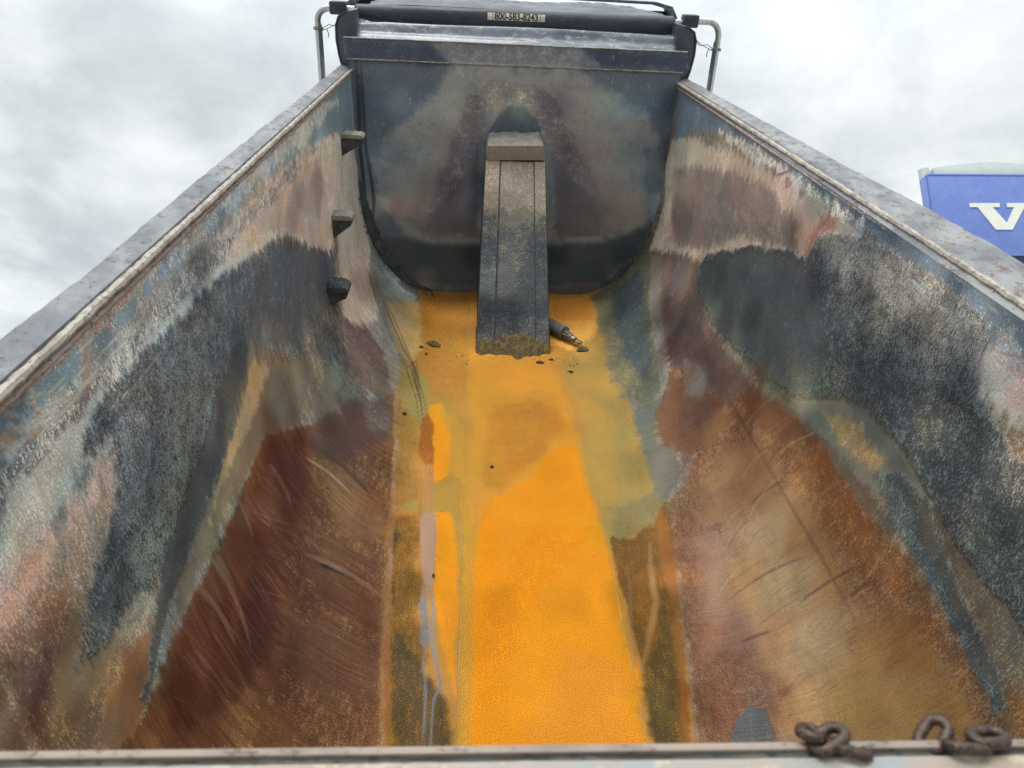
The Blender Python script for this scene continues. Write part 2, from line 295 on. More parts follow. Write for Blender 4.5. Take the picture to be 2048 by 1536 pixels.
L,i,602,546,478,602,546,478,20,18,50,35,0,55;-2238,2685,-2225,2633,-2216,2597;4,17,4
L,i,565,513,449,565,513,449,20,18,50,36,0,55;-2207,1410,-2200,1402,-2200,1391;2,10,2
L,i,650,670,677,650,670,677,20,18,50,60,0,55;-2239,1136,-2242,1152,-2238,1170;3,12,3
L,i,585,602,577,585,602,577,20,18,50,53,0,55;-2278,1506,-2267,1498,-2243,1502;2,8,2
L,i,683,619,542,683,619,542,20,18,50,43,0,55;-2238,2975,-2243,3055,-2236,3177;2,10,2
L,i,544,561,566,544,561,566,20,18,50,57,0,55;-2284,2116,-2285,2202,-2284,2323;4,16,4
L,i,648,587,514,648,587,514,20,18,50,68,0,55;-2259,1676,-2266,1716,-2258,1768;4,15,4
L,i,693,713,684,693,713,684,20,18,50,45,0,55;-2239,1262,-2228,1249,-2225,1229;2,10,2
L,i,550,499,437,550,499,437,20,18,50,50,0,55;-2202,1069,-2201,1087,-2200,1113;3,14,3
L,i,698,682,600,698,682,600,20,18,50,80,0,55;-2230,1833,-2223,1914,-2226,1984;4,18,4
L,i,606,625,631,606,625,631,20,18,50,40,0,55;-2234,1149,-2239,1173,-2233,1206;3,14,3
L,i,657,596,522,657,596,522,20,18,50,75,0,55;-2230,2385,-2224,2440,-2229,2468;4,16,4
L,i,640,659,666,640,659,666,20,18,50,66,0,55;-2282,1595,-2268,1584,-2249,1591;4,18,4
L,i,672,610,534,672,610,534,20,18,50,70,0,55;-2250,1840,-2243,1902,-2249,1955;5,20,5
L,i,693,713,684,693,713,684,20,18,50,39,0,55;-2257,2247,-2259,2339,-2255,2433;4,16,4
L,i,698,682,600,698,682,600,20,18,50,47,0,55;-2245,1182,-2245,1215,-2243,1264;5,20,5
L,i,698,682,600,698,682,600,20,18,50,66,0,55;-2264,1141,-2259,1200,-2262,1258;4,16,4
L,i,698,682,600,698,682,600,20,18,50,35,0,55;-2237,1321,-2236,1383,-2233,1446;5,20,5
L,i,698,682,600,698,682,600,20,18,50,63,0,55;-2270,1611,-2271,1659,-2269,1727;3,13,3
L,i,698,682,600,698,682,600,20,18,50,80,0,55;-2274,2401,-2275,2494,-2274,2617;3,12,3
L,i,693,713,684,693,713,684,20,18,50,62,0,55;-2227,1264,-2223,1316,-2223,1370;4,15,4
L,i,637,656,663,637,656,663,20,18,50,83,0,55;-2266,1639,-2251,1633,-2234,1636;3,12,3
L,i,637,656,663,637,656,663,20,18,50,74,0,55;-2273,1314,-2269,1312,-2257,1312;3,13,3
L,i,693,713,684,693,713,684,20,18,50,81,0,55;-2275,1515,-2271,1592,-2274,1664;3,12,3
L,i,693,713,684,693,713,684,20,18,50,52,0,55;-2224,1340,-2223,1403,-2220,1461;2,8,2
L,i,698,682,600,698,682,600,20,18,50,81,0,55;-2224,1547,-2218,1601,-2220,1649;4,18,4
L,i,698,682,600,698,682,600,20,18,50,54,0,55;-2280,3563,-2279,3470,-2255,3442;2,9,2
L,i,632,652,658,632,652,658,20,18,50,41,0,55;-2234,1717,-2225,1691,-2215,1663;3,13,3
L,i,546,496,434,546,496,434,20,18,50,73,0,55;-2265,2047,-2265,2136,-2264,2197;5,20,5
L,i,392,383,337,392,383,337,20,18,50,42,0,55;-2281,2425,-2286,2448,-2281,2494;4,17,4
L,i,693,713,684,693,713,684,20,18,50,61,0,55;-2271,3239,-2258,3178,-2250,3145;3,12,3
L,i,610,629,635,610,629,635,20,18,50,84,0,55;-2240,1140,-2238,1126,-2231,1119;3,11,3
L,i,643,583,511,643,583,511,20,18,50,73,0,55;-2261,1908,-2252,1884,-2239,1839;3,12,3
L,i,225,205,180,225,205,180,20,18,50,45,0,55;-2281,1568,-2280,1589,-2281,1630;5,18,5
L,i,255,231,202,255,231,202,20,18,50,74,0,55;-2314,2757,-2321,2814,-2315,2921;4,14,4
L,i,693,713,684,693,713,684,20,18,50,76,0,55;-2239,1675,-2213,1670,-2188,1670;3,11,3
L,i,566,584,590,566,584,590,20,18,50,56,0,55;-2280,2826,-2269,2759,-2257,2733;5,19,5
L,i,650,670,677,650,670,677,20,18,50,68,0,55;-2248,3653,-2252,3718,-2247,3787;3,11,3
L,i,638,579,507,638,579,507,20,18,50,67,0,55;-2260,1231,-2257,1216,-2247,1200;2,8,2
L,i,650,670,677,650,670,677,20,18,50,66,0,55;-2267,2510,-2273,2546,-2266,2620;3,14,3
L,i,698,682,600,698,682,600,20,18,50,80,0,55;-2210,1087,-2212,1100,-2208,1117;3,12,3
L,i,360,327,286,360,327,286,20,18,50,64,0,55;-2277,3167,-2273,3134,-2266,3117;3,12,3
L,i,306,315,301,306,315,301,20,18,50,59,0,55;-2317,3645,-2321,3784,-2319,3881;4,15,4
L,i,247,255,258,247,255,258,20,18,50,38,0,55;-2304,2385,-2300,2480,-2305,2576;4,14,4
L,i,342,352,337,342,352,337,20,18,50,41,0,55;-2286,1832,-2291,1878,-2286,1923;4,15,4
L,i,594,540,473,594,540,473,20,18,50,82,0,55;-2278,3245,-2273,3238,-2253,3253;5,20,5
L,i,561,509,446,561,509,446,20,18,50,54,0,55;-2238,1168,-2215,1162,-2196,1159;2,9,2
L,i,650,670,677,650,670,677,20,18,50,41,0,55;-2249,1632,-2247,1614,-2243,1615;4,15,4
L,i,210,191,167,210,191,167,20,18,50,76,0,55;-2292,3136,-2293,3225,-2293,3280;4,17,4
L,i,698,682,600,698,682,600,20,18,50,77,0,55;-2266,2123,-2257,2204,-2265,2269;4,15,4
L,i,693,713,684,693,713,684,20,18,50,60,0,55;-2250,2030,-2250,2103,-2247,2216;2,8,2
L,i,261,237,208,261,237,208,20,18,50,46,0,55;-2320,3078,-2308,3046,-2302,3003;4,17,4
L,i,693,713,684,693,713,684,20,18,50,61,0,55;-2326,3535,-2319,3557,-2311,3541;2,9,2
L,i,693,713,684,693,713,684,20,18,50,50,0,55;-2225,1888,-2225,1970,-2220,2070;3,13,3
L,i,210,191,167,210,191,167,20,18,50,51,0,55;-2296,3104,-2288,3218,-2297,3325;3,13,3
L,i,650,590,516,650,590,516,20,18,50,45,0,55;-2260,2082,-2257,2070,-2252,2056;3,13,3
L,i,298,290,256,298,290,256,20,18,50,60,0,55;-2315,3317,-2306,3299,-2280,3329;5,19,5
L,i,662,601,527,662,601,527,20,18,50,66,0,55;-2220,1873,-2222,1926,-2216,1992;4,15,4
L,i,698,682,600,698,682,600,20,18,50,76,0,55;-2243,1309,-2221,1309,-2196,1300;3,14,3
L,i,206,212,214,206,212,214,20,18,50,67,0,55;-2294,2328,-2291,2377,-2294,2390;2,9,2
L,i,334,344,330,334,344,330,20,18,50,85,0,55;-2284,2436,-2289,2489,-2285,2560;3,12,3
L,i,297,305,293,297,305,293,20,18,50,40,0,55;-2279,1649,-2273,1648,-2273,1631;4,17,4
L,i,599,584,515,599,584,515,20,18,50,53,0,55;-2267,1656,-2261,1660,-2255,1655;4,16,4
L,i,693,713,684,693,713,684,20,18,50,68,0,55;-2243,1169,-2244,1184,-2242,1209;4,15,4
L,i,352,319,280,352,319,280,20,18,50,42,0,55;-2274,1597,-2267,1637,-2274,1667;2,8,2
L,i,318,327,314,318,327,314,20,18,50,58,0,55;-2285,2221,-2275,2204,-2265,2222;2,10,2
L,i,698,682,600,698,682,600,20,18,50,59,0,55;-2214,1676,-2196,1681,-2177,1674;3,11,3
L,i,652,592,518,652,592,518,20,18,50,85,0,55;-2259,2547,-2260,2597,-2258,2623;4,16,4
L,i,698,682,600,698,682,600,20,18,50,70,0,55;-2261,1243,-2260,1266,-2260,1277;4,15,4
L,i,693,713,684,693,713,684,20,18,50,36,0,55;-2229,1193,-2230,1219,-2227,1242;4,15,4
L,i,698,682,600,698,682,600,20,18,50,61,0,55;-2256,1992,-2238,1981,-2207,1992;4,15,4
L,i,610,629,635,610,629,635,20,18,50,82,0,55;-2251,1447,-2252,1511,-2249,1567;4,17,4
L,i,553,502,440,553,502,440,20,18,50,71,0,55;-2215,1454,-2211,1510,-2211,1561;3,12,3
L,i,693,713,684,693,713,684,20,18,50,54,0,55;-2232,2074,-2232,2106,-2231,2140;4,14,4
L,i,473,488,493,473,488,493,20,18,50,76,0,55;-2276,1368,-2276,1441,-2276,1506;5,20,5
L,i,698,682,600,698,682,600,20,18,50,38,0,55;-2268,2196,-2274,2262,-2267,2350;5,19,5
L,i,281,289,277,281,289,277,20,18,50,57,0,55;-2299,3405,-2294,3519,-2300,3628;3,12,3
L,i,242,249,252,242,249,252,20,18,50,44,0,55;-2298,2319,-2296,2301,-2287,2283;3,13,3
L,i,569,516,452,569,516,452,20,18,50,70,0,55;-2208,1259,-2206,1310,-2202,1379;3,11,3
L,i,650,670,677,650,670,677,20,18,50,45,0,55;-2259,2084,-2231,2093,-2220,2085;2,8,2
L,i,693,713,684,693,713,684,20,18,50,38,0,55;-2246,1160,-2249,1177,-2245,1194;3,10,3
L,i,565,513,449,565,513,449,20,18,50,58,0,55;-2209,1279,-2206,1261,-2198,1249;4,16,4
L,i,443,433,381,443,433,381,20,18,50,75,0,55;-2282,1651,-2276,1702,-2282,1743;4,17,4
L,i,628,647,654,628,647,654,20,18,50,78,0,55;-2233,1637,-2229,1695,-2230,1755;3,10,3
L,i,698,682,600,698,682,600,20,18,50,76,0,55;-2210,1119,-2206,1177,-2204,1235;4,16,4
L,i,364,374,359,364,374,359,20,18,50,76,0,55;-2283,2137,-2281,2208,-2283,2269;4,17,4
L,i,650,670,677,650,670,677,20,18,50,53,0,55;-2263,3192,-2251,3366,-2261,3482;3,12,3
L,i,192,175,153,192,175,153,20,18,50,76,0,55;-2302,3143,-2305,3237,-2303,3345;3,10,3
L,i,598,543,475,598,543,475,20,18,50,40,0,55;-2254,1359,-2243,1336,-2235,1309;3,11,3
L,i,698,682,600,698,682,600,20,18,50,80,0,55;-2273,2452,-2259,2439,-2261,2410;4,16,4
L,i,693,713,684,693,713,684,20,18,50,50,0,55;-2236,2558,-2226,2541,-2219,2488;3,14,3
L,i,610,629,635,610,629,635,20,18,50,39,0,55;-2237,1654,-2215,1658,-2201,1651;5,19,5
L,i,693,713,684,693,713,684,20,18,50,40,0,55;-2251,1577,-2249,1610,-2250,1628;5,20,5
L,i,569,516,452,569,516,452,20,18,50,79,0,55;-2217,1474,-2206,1462,-2203,1437;4,16,4
L,i,698,682,600,698,682,600,20,18,50,79,0,55;-2245,1467,-2223,1457,-2195,1460;4,14,4
L,i,693,713,684,693,713,684,20,18,50,50,0,55;-2269,1651,-2266,1711,-2268,1780;2,10,2
L,i,693,713,684,693,713,684,20,18,50,40,0,55;-2236,1550,-2236,1607,-2233,1654;3,13,3
L,i,698,682,600,698,682,600,20,18,50,37,0,55;-2233,2521,-2230,2498,-2226,2496;4,16,4
L,i,571,518,453,571,518,453,20,18,50,44,0,55;-2274,1736,-2257,1736,-2248,1734;5,18,5
L,i,656,595,521,656,595,521,20,18,50,82,0,55;-2263,1765,-2253,1736,-2246,1716;5,19,5
L,i,252,260,263,252,260,263,20,18,50,53,0,55;-2299,3463,-2295,3636,-2300,3770;2,10,2
L,i,698,682,600,698,682,600,20,18,50,66,0,55;-2201,1266,-2200,1281,-2199,1293;3,11,3
L,i,571,518,453,571,518,453,20,18,50,60,0,55;-2264,1726,-2263,1745,-2264,1765;3,11,3
L,i,698,682,600,698,682,600,20,18,50,37,0,55;-2258,3205,-2256,3246,-2257,3343;4,15,4
L,i,586,604,610,586,604,610,20,18,50,53,0,55;-2268,1820,-2263,1794,-2253,1775;5,20,5
L,i,698,682,600,698,682,600,20,18,50,74,0,55;-2218,1094,-2206,1077,-2201,1053;2,9,2
L,i,698,682,600,698,682,600,20,18,50,38,0,55;-2275,3182,-2283,3303,-2274,3479;3,11,3
L,i,698,682,600,698,682,600,20,18,50,72,0,55;-2221,1270,-2219,1252,-2207,1237;3,14,3
L,i,693,713,684,693,713,684,20,18,50,58,0,55;-2230,2521,-2227,2504,-2208,2524;3,11,3
L,d,707,714,657,707,714,657,20,30,60,55,0,60;-2258,1935,-2234,1918;5,5
L,d,659,665,611,659,665,611,20,30,60,44,0,60;-2199,1755,-2186,1745;7,7
L,d,668,554,451,668,554,451,20,30,60,36,0,60;-2235,2145,-2183,2111;6,6
L,d,697,679,584,697,679,584,20,30,60,34,0,60;-2210,1765,-2189,1749;7,7
L,d,697,679,584,697,679,584,20,30,60,59,0,60;-2217,2085,-2174,2057;6,6
L,d,668,554,451,668,554,451,20,30,60,64,0,60;-2157,2004,-2138,1989;8,8
L,d,687,694,638,687,694,638,20,30,60,33,0,60;-2210,2823,-2166,2792;8,8
L,d,697,679,584,697,679,584,20,30,60,56,0,60;-2211,2004,-2174,1979;8,8
L,d,697,679,584,697,679,584,20,30,60,52,0,60;-2105,2691,-2031,2644;6,6
L,d,705,712,655,705,712,655,20,30,60,64,0,60;-2142,2812,-2106,2784;9,9
L,d,668,554,451,668,554,451,20,30,60,38,0,60;-2191,2838,-2161,2814;7,7
L,d,622,628,578,622,628,578,20,30,60,52,0,60;-2167,1859,-2153,1848;5,5
L,d,697,704,648,697,704,648,20,30,60,44,0,60;-2182,2005,-2156,1987;4,4
L,d,697,679,584,697,679,584,20,30,60,62,0,60;-2133,3070,-2111,3050;10,10
L,d,677,684,629,677,684,629,20,30,60,36,0,60;-2152,2297,-2133,2281;7,7
L,d,668,554,451,668,554,451,20,30,60,70,0,60;-2122,2978,-2073,2943;4,4
L,d,668,554,451,668,554,451,20,30,60,50,0,60;-2177,2348,-2151,2328;5,5
L,d,668,554,451,668,554,451,20,30,60,67,0,60;-2216,1990,-2168,1959;8,8
L,d,697,679,584,697,679,584,20,30,60,61,0,60;-2116,3103,-2051,3059;7,7
L,d,707,714,657,707,714,657,20,30,60,51,0,60;-2194,2995,-2114,2944;7,7
L,d,707,714,657,707,714,657,20,30,60,53,0,60;-2104,3144,-2053,3108;7,7
L,d,697,679,584,697,679,584,20,30,60,61,0,60;-2131,4361,-2042,4299;4,4
L,d,668,554,451,668,554,451,20,30,60,49,0,60;-2154,2949,-2086,2905;5,5
L,d,697,679,584,697,679,584,20,30,60,33,0,60;-2134,2835,-2059,2786;9,9
L,d,697,679,584,697,679,584,20,30,60,61,0,60;-2132,2381,-2068,2340;6,6
L,d,645,651,599,645,651,599,20,30,60,69,0,60;-2151,2627,-2099,2592;8,8
L,d,668,554,451,668,554,451,20,30,60,61,0,60;-2181,2553,-2129,2519;6,6
L,d,697,679,584,697,679,584,20,30,60,67,0,60;-2243,2817,-2168,2770;5,5
L,d,697,679,584,697,679,584,20,30,60,33,0,60;-2225,2155,-2173,2122;7,7
L,d,663,670,616,663,670,616,20,30,60,45,0,60;-2120,2527,-2091,2504;5,5
L,d,707,714,657,707,714,657,20,30,60,39,0,60;-2258,1781,-2240,1767;6,6
L,d,697,679,584,697,679,584,20,30,60,49,0,60;-2056,3903,-1953,3836;8,8
L,d,697,679,584,697,679,584,20,30,60,65,0,60;-2210,1904,-2185,1887;8,8
L,d,697,679,584,697,679,584,20,30,60,68,0,60;-2235,1896,-2216,1881;6,6
L,d,697,679,584,697,679,584,20,30,60,63,0,60;-2176,1788,-2146,1768;4,4
L,d,697,679,584,697,679,584,20,30,60,42,0,60;-2192,2634,-2170,2615;4,4
L,d,697,679,584,697,679,584,20,30,60,69,0,60;-2126,2462,-2062,2421;6,6
L,d,668,554,451,668,554,451,20,30,60,49,0,60;-2166,3732,-2110,3690;4,4
L,d,668,554,451,668,554,451,20,30,60,40,0,60;-2061,3177,-2034,3153;9,9
L,d,668,554,451,668,554,451,20,30,60,51,0,60;-2240,2433,-2212,2412;8,8
L,d,707,714,657,707,714,657,20,30,60,58,0,60;-2129,3000,-2077,2964;5,5
L,d,668,554,451,668,554,451,20,30,60,52,0,60;-2206,1780,-2177,1761;7,7
L,d,697,679,584,697,679,584,20,30,60,49,0,60;-2032,3809,-1988,3772;9,9
L,d,668,554,451,668,554,451,20,30,60,70,0,60;-2259,1867,-2211,1836;7,7
L,d,697,679,584,697,679,584,20,30,60,32,0,60;-2163,2411,-2123,2383;8,8
L,d,697,679,584,697,679,584,20,30,60,57,0,60;-2142,2385,-2096,2354;6,6
L,d,668,554,451,668,554,451,20,30,60,61,0,60;-2153,3356,-2116,3326;7,7
L,d,649,655,603,649,655,603,20,30,60,49,0,60;-2162,1900,-2112,1869;4,4
L,d,636,642,591,636,642,591,20,30,60,67,0,60;-2219,1849,-2179,1823;9,9
L,d,668,554,451,668,554,451,20,30,60,42,0,60;-2221,3222,-2183,3192;6,6
L,d,697,679,584,697,679,584,20,30,60,45,0,60;-2142,2592,-2105,2565;9,9
L,d,697,679,584,697,679,584,20,30,60,60,0,60;-2175,2373,-2138,2347;7,7
L,d,697,679,584,697,679,584,20,30,60,66,0,60;-2206,4072,-2110,4009;9,9
L,d,668,554,451,668,554,451,20,30,60,47,0,60;-2183,2412,-2122,2372;8,8
L,d,697,679,584,697,679,584,20,30,60,43,0,60;-2239,2031,-2220,2016;6,6
L,d,692,699,643,692,699,643,20,30,60,37,0,60;-2244,2085,-2215,2064;7,7
L,d,707,714,657,707,714,657,20,30,60,33,0,60;-2032,3746,-2004,3718;6,6
L,d,697,679,584,697,679,584,20,30,60,50,0,60;-2114,2525,-2092,2507;8,8
L,d,667,674,620,667,674,620,20,30,60,62,0,60;-2155,2526,-2113,2497;6,6
L,d,668,554,451,668,554,451,20,30,60,34,0,60;-2081,3998,-2009,3946;7,7
L,i,336,213,182,336,213,182,20,20,30,60,0,60;-1899,3117,-1872,2971;5,5
L,i,332,210,180,332,210,180,20,20,30,60,0,60;-1847,2980,-1819,2824;6,6
L,i,310,196,167,310,196,167,20,20,30,60,0,60;-1871,2746,-1847,2627;6,6
L,i,287,181,155,287,181,155,20,20,30,60,0,60;-2165,2306,-2139,2222;5,5
L,i,332,210,180,332,210,180,20,20,30,60,0,60;-1783,2931,-1769,2846;5,5
L,i,296,187,160,296,187,160,20,20,30,60,0,60;-2170,2410,-2157,2367;5,5
L,i,310,196,167,310,196,167,20,20,30,60,0,60;-1893,2638,-1877,2559;4,4
L,i,319,201,173,319,201,173,20,20,30,60,0,60;-1985,3089,-1975,3041;4,4
L,i,296,187,160,296,187,160,20,20,30,60,0,60;-2043,2591,-2014,2476;3,3
L,i,336,213,182,336,213,182,20,20,30,60,0,60;-1786,3118,-1777,3061;3,3
L,i,296,187,160,296,187,160,20,20,30,60,0,60;-2028,2598,-2017,2554;4,4
L,i,296,187,160,296,187,160,20,20,30,60,0,60;-2072,2277,-2064,2247;5,5
L,i,290,183,157,290,183,157,20,20,30,60,0,60;-2060,2498,-2045,2441;6,6
L,i,387,244,209,387,244,209,20,20,30,60,0,60;-1640,3526,-1620,3355;3,3
L,i,396,250,215,396,250,215,20,20,30,60,0,60;-1704,3447,-1686,3306;6,6
L,i,309,195,167,309,195,167,20,20,30,60,0,60;-2238,2295,-2212,2216;5,5
L,i,317,200,172,317,200,172,20,20,30,60,0,60;-2248,2490,-2235,2450;4,4
L,i,296,187,160,296,187,160,20,20,30,60,0,60;-2084,2222,-2066,2159;3,3
L,i,320,202,173,320,202,173,20,20,30,60,0,60;-2040,3177,-2014,3056;3,3
L,i,322,203,174,322,203,174,20,20,30,60,0,60;-1931,2854,-1908,2743;6,6
L,i,293,185,158,293,185,158,20,20,30,60,0,60;-2030,2742,-2018,2694;3,3
L,i,288,182,156,288,182,156,20,20,30,60,0,60;-2075,2737,-2048,2627;6,6
L,i,266,168,144,266,168,144,20,20,30,60,0,60;-2285,2270,-2251,2174;5,5
L,i,288,182,156,288,182,156,20,20,30,60,0,60;-2280,2391,-2249,2296;4,4
L,i,396,250,215,396,250,215,20,20,30,60,0,60;-1718,3561,-1700,3421;4,4
L,i,284,180,154,284,180,154,20,20,30,60,0,60;-2140,2678,-2107,2555;4,4
L,i,375,237,203,375,237,203,20,20,30,60,0,60;-1615,3380,-1607,3307;5,5
L,i,381,241,206,381,241,206,20,20,30,60,0,60;-1695,3433,-1674,3260;3,3
L,i,329,208,178,329,208,178,20,20,30,60,0,60;-1880,2945,-1861,2844;3,3
L,i,310,196,167,310,196,167,20,20,30,60,0,60;-1993,2468,-1976,2397;3,3
P,d,226,106,51,528,376,143,16,150,200,100,12,72;-1338,1057,-1367,1251,-1358,1432,-1348,1647,-1354,1898,-1361,2204,-1131,2585,-912,2900,-696,3407,-639,2917,-594,2510,-575,2151,-560,1853,-537,1612,-517,1403,-500,1222,-644,1210,-788,1171,-938,1112,-1092,1040,-1246,961,-1398,880
P,d,138,63,33,261,144,70,38,600,800,90,12,72;-740,1187,-889,1162,-1047,1116,-1098,1174,-894,1415,-903,1579,-912,1765,-1079,1920,-964,2318,-1083,2461,-868,2699,-663,2863,-599,2508,-582,2193,-568,1925,-547,1717,-528,1532,-512,1368,-497,1222
P,i,269,151,78,138,67,36,35,500,500,85,10,72;-977,2474,-835,2542,-671,2514,-622,2303,-675,2192,-797,2211,-901,2313
P,i,126,61,32,66,25,15,40,500,500,80,10,72;-911,1935,-733,1998,-578,1923,-562,1760,-716,1785,-831,1818
P,i,121,73,63,256,203,122,14,400,500,90,10,72;-1121,2560,-945,3041,-719,3336,-651,2954,-764,2793,-967,2558,-1101,2457
P,i,171,134,113,248,220,173,35,300,400,80,10,72;-886,3114,-705,3347,-656,2995,-788,2941
P,d,89,31,22,202,95,52,12,500,700,85,10,72;-1164,2361,-1081,2260,-1064,1884,-964,1622,-1028,1306,-1146,1347,-1134,1639,-1201,1956
P,i,146,72,41,311,188,80,15,500,600,80,10,72;-897,2078,-625,2153,-592,2050,-825,1996,-942,1862
P,i,131,62,35,263,165,72,16,500,800,80,10,72;-919,1631,-735,1777,-569,1693,-537,1494,-746,1447,-864,1523
P,d,153,56,37,294,132,75,20,300,400,100,10,72;-1322,2224,-1139,2499,-1030,2316,-1025,2023,-1086,1792,-1208,1774,-1304,1923
P,d,146,51,28,268,113,55,20,400,500,100,10,72;-1344,1192,-1327,1437,-1198,1586,-1109,1425,-1087,1240,-1155,1113,-1313,1060
P,i,205,92,38,383,192,65,25,400,500,80,10,72;-1081,1228,-885,1385,-783,1296,-817,1161,-1074,1049
L,i,353,231,160,353,231,160,20,40,40,44,5,72;-1353,1883,-1332,1889,-1312,1894,-1292,1897,-1273,1899,-1255,1900,-1237,1900;4,16,18,18,18,16,4
L,i,69,32,27,69,32,27,20,40,40,41,5,72;-1272,1835,-1183,1879,-1100,1905,-1023,1914,-954,1907,-891,1884,-836,1847;3,13,14,14,14,13,3
L,i,302,187,131,302,187,131,20,40,40,22,5,72;-1281,1351,-1237,1352,-1196,1349,-1157,1342,-1120,1333,-1085,1321,-1052,1306;4,16,18,18,18,16,4
L,i,78,35,30,78,35,30,20,40,40,43,5,72;-1247,1376,-1208,1378,-1171,1378,-1135,1375,-1101,1369,-1068,1361,-1037,1351;3,11,12,12,12,11,3
L,i,346,226,157,346,226,157,20,40,40,44,5,72;-1224,2348,-1202,2362,-1182,2373,-1162,2381,-1143,2385,-1125,2388,-1108,2387;7,25,27,27,27,25,7
L,i,342,231,156,342,231,156,20,40,40,31,5,72;-1191,2347,-1116,2356,-1046,2352,-982,2335,-922,2308,-868,2271,-819,2225;6,22,24,24,24,22,6
L,i,290,179,125,290,179,125,20,40,40,19,5,72;-1267,1871,-1215,1899,-1166,1920,-1120,1932,-1076,1937,-1036,1934,-998,1923;7,25,27,27,27,25,7
L,i,371,250,169,371,250,169,20,40,40,30,5,72;-1281,1635,-1219,1636,-1160,1631,-1105,1620,-1053,1604,-1005,1582,-960,1556;5,18,20,20,20,18,5
L,i,302,187,131,302,187,131,20,40,40,44,5,72;-1305,1283,-1278,1286,-1253,1286,-1229,1285,-1206,1282,-1184,1278,-1163,1272;4,15,16,16,16,15,4
L,i,304,188,132,304,188,132,20,40,40,48,5,72;-1271,1309,-1235,1314,-1200,1316,-1167,1315,-1135,1312,-1105,1306,-1077,1297;7,27,29,29,29,27,7
L,i,256,158,111,256,158,111,20,40,40,42,5,72;-1196,1668,-1126,1673,-1061,1670,-999,1658,-942,1640,-889,1614,-841,1583;3,12,14,14,14,12,3
L,i,256,158,111,256,158,111,20,40,40,34,5,72;-1195,1950,-1114,1981,-1037,1999,-965,2003,-899,1993,-838,1972,-782,1939;5,17,18,18,18,17,5
L,i,70,32,28,70,32,28,20,40,40,23,5,72;-1237,1992,-1166,2000,-1099,1998,-1037,1987,-979,1967,-926,1940,-876,1906;4,14,15,15,15,14,4
L,i,350,236,159,350,236,159,20,40,40,43,5,72;-1194,2181,-1126,2196,-1064,2198,-1006,2188,-955,2167,-908,2137,-866,2099;7,27,30,30,30,27,7
L,i,327,213,147,327,213,147,20,40,40,22,5,72;-1253,1686,-1204,1695,-1159,1698,-1117,1694,-1078,1684,-1042,1669,-1010,1649;7,24,26,26,26,24,7
L,i,72,33,29,72,33,29,20,40,40,49,5,72;-1290,1696,-1217,1714,-1149,1723,-1085,1722,-1026,1712,-971,1693,-921,1667;3,11,12,12,12,11,3
L,i,78,35,31,78,35,31,20,40,40,41,5,72;-1288,1380,-1270,1383,-1253,1385,-1236,1387,-1219,1388,-1203,1388,-1187,1387;6,22,24,24,24,22,6
L,i,405,273,184,405,273,184,20,40,40,49,5,72;-1286,1926,-1243,1937,-1203,1942,-1167,1941,-1133,1933,-1103,1920,-1076,1902;3,10,11,11,11,10,3
L,i,320,209,145,320,209,145,20,40,40,25,5,72;-1223,1863,-1189,1875,-1156,1883,-1125,1887,-1096,1886,-1069,1880,-1044,1871;5,20,21,21,21,20,5
L,i,333,217,151,333,217,151,20,40,40,46,5,72;-1286,1867,-1240,1891,-1196,1908,-1154,1919,-1115,1924,-1078,1922,-1044,1914;3,10,11,11,11,10,3
L,i,79,35,31,79,35,31,20,40,40,23,5,72;-1329,1812,-1278,1832,-1228,1848,-1180,1859,-1133,1865,-1089,1867,-1046,1864;4,14,15,15,15,14,4
L,i,78,35,31,78,35,31,20,40,40,20,5,72;-1278,1572,-1233,1586,-1190,1595,-1150,1598,-1113,1596,-1078,1588,-1047,1575;7,25,28,28,28,25,7
L,i,338,221,153,338,221,153,20,40,40,31,5,72;-1303,1316,-1281,1318,-1260,1318,-1239,1317,-1220,1315,-1201,1311,-1183,1307;5,17,19,19,19,17,5
L,i,298,184,129,298,184,129,20,40,40,25,5,72;-1292,1876,-1272,1885,-1253,1893,-1235,1899,-1217,1903,-1199,1906,-1182,1907;2,7,8,8,8,7,2
L,i,390,263,178,390,263,178,20,40,40,30,5,72;-1223,1309,-1178,1311,-1136,1307,-1098,1299,-1063,1287,-1031,1270,-1003,1249;3,10,11,11,11,10,3
L,i,296,183,128,296,183,128,20,40,40,40,5,72;-1339,1473,-1271,1480,-1206,1479,-1145,1472,-1089,1459,-1035,1440,-986,1416;6,23,25,25,25,23,6
L,i,371,250,169,371,250,169,20,40,40,20,5,72;-1235,1725,-1186,1741,-1140,1749,-1098,1751,-1059,1745,-1023,1733,-991,1715;7,26,29,29,29,26,7
L,i,314,205,142,314,205,142,20,40,40,32,5,72;-1239,2178,-1185,2208,-1133,2229,-1084,2240,-1038,2242,-996,2236,-957,2221;4,16,17,17,17,16,4
L,i,78,35,30,78,35,30,20,40,40,46,5,72;-1284,1792,-1240,1799,-1198,1803,-1158,1802,-1120,1797,-1084,1789,-1050,1777;4,14,16,16,16,14,4
L,i,340,221,154,340,221,154,20,40,40,43,5,72;-1325,1259,-1290,1267,-1257,1271,-1226,1272,-1196,1270,-1169,1264,-1144,1255;3,12,13,13,13,12,3
L,i,383,258,174,383,258,174,20,40,40,26,5,72;-1301,1723,-1245,1747,-1191,1764,-1141,1775,-1092,1779,-1047,1777,-1004,1768;7,27,30,30,30,27,7
L,i,78,35,31,78,35,31,20,40,40,17,5,72;-1278,1653,-1232,1659,-1189,1660,-1148,1657,-1110,1649,-1074,1638,-1040,1622;3,11,12,12,12,11,3
L,i,274,170,119,274,170,119,20,40,40,50,5,72;-1235,2121,-1166,2122,-1102,2111,-1044,2089,-992,2058,-945,2018,-903,1972;7,25,27,27,27,25,7
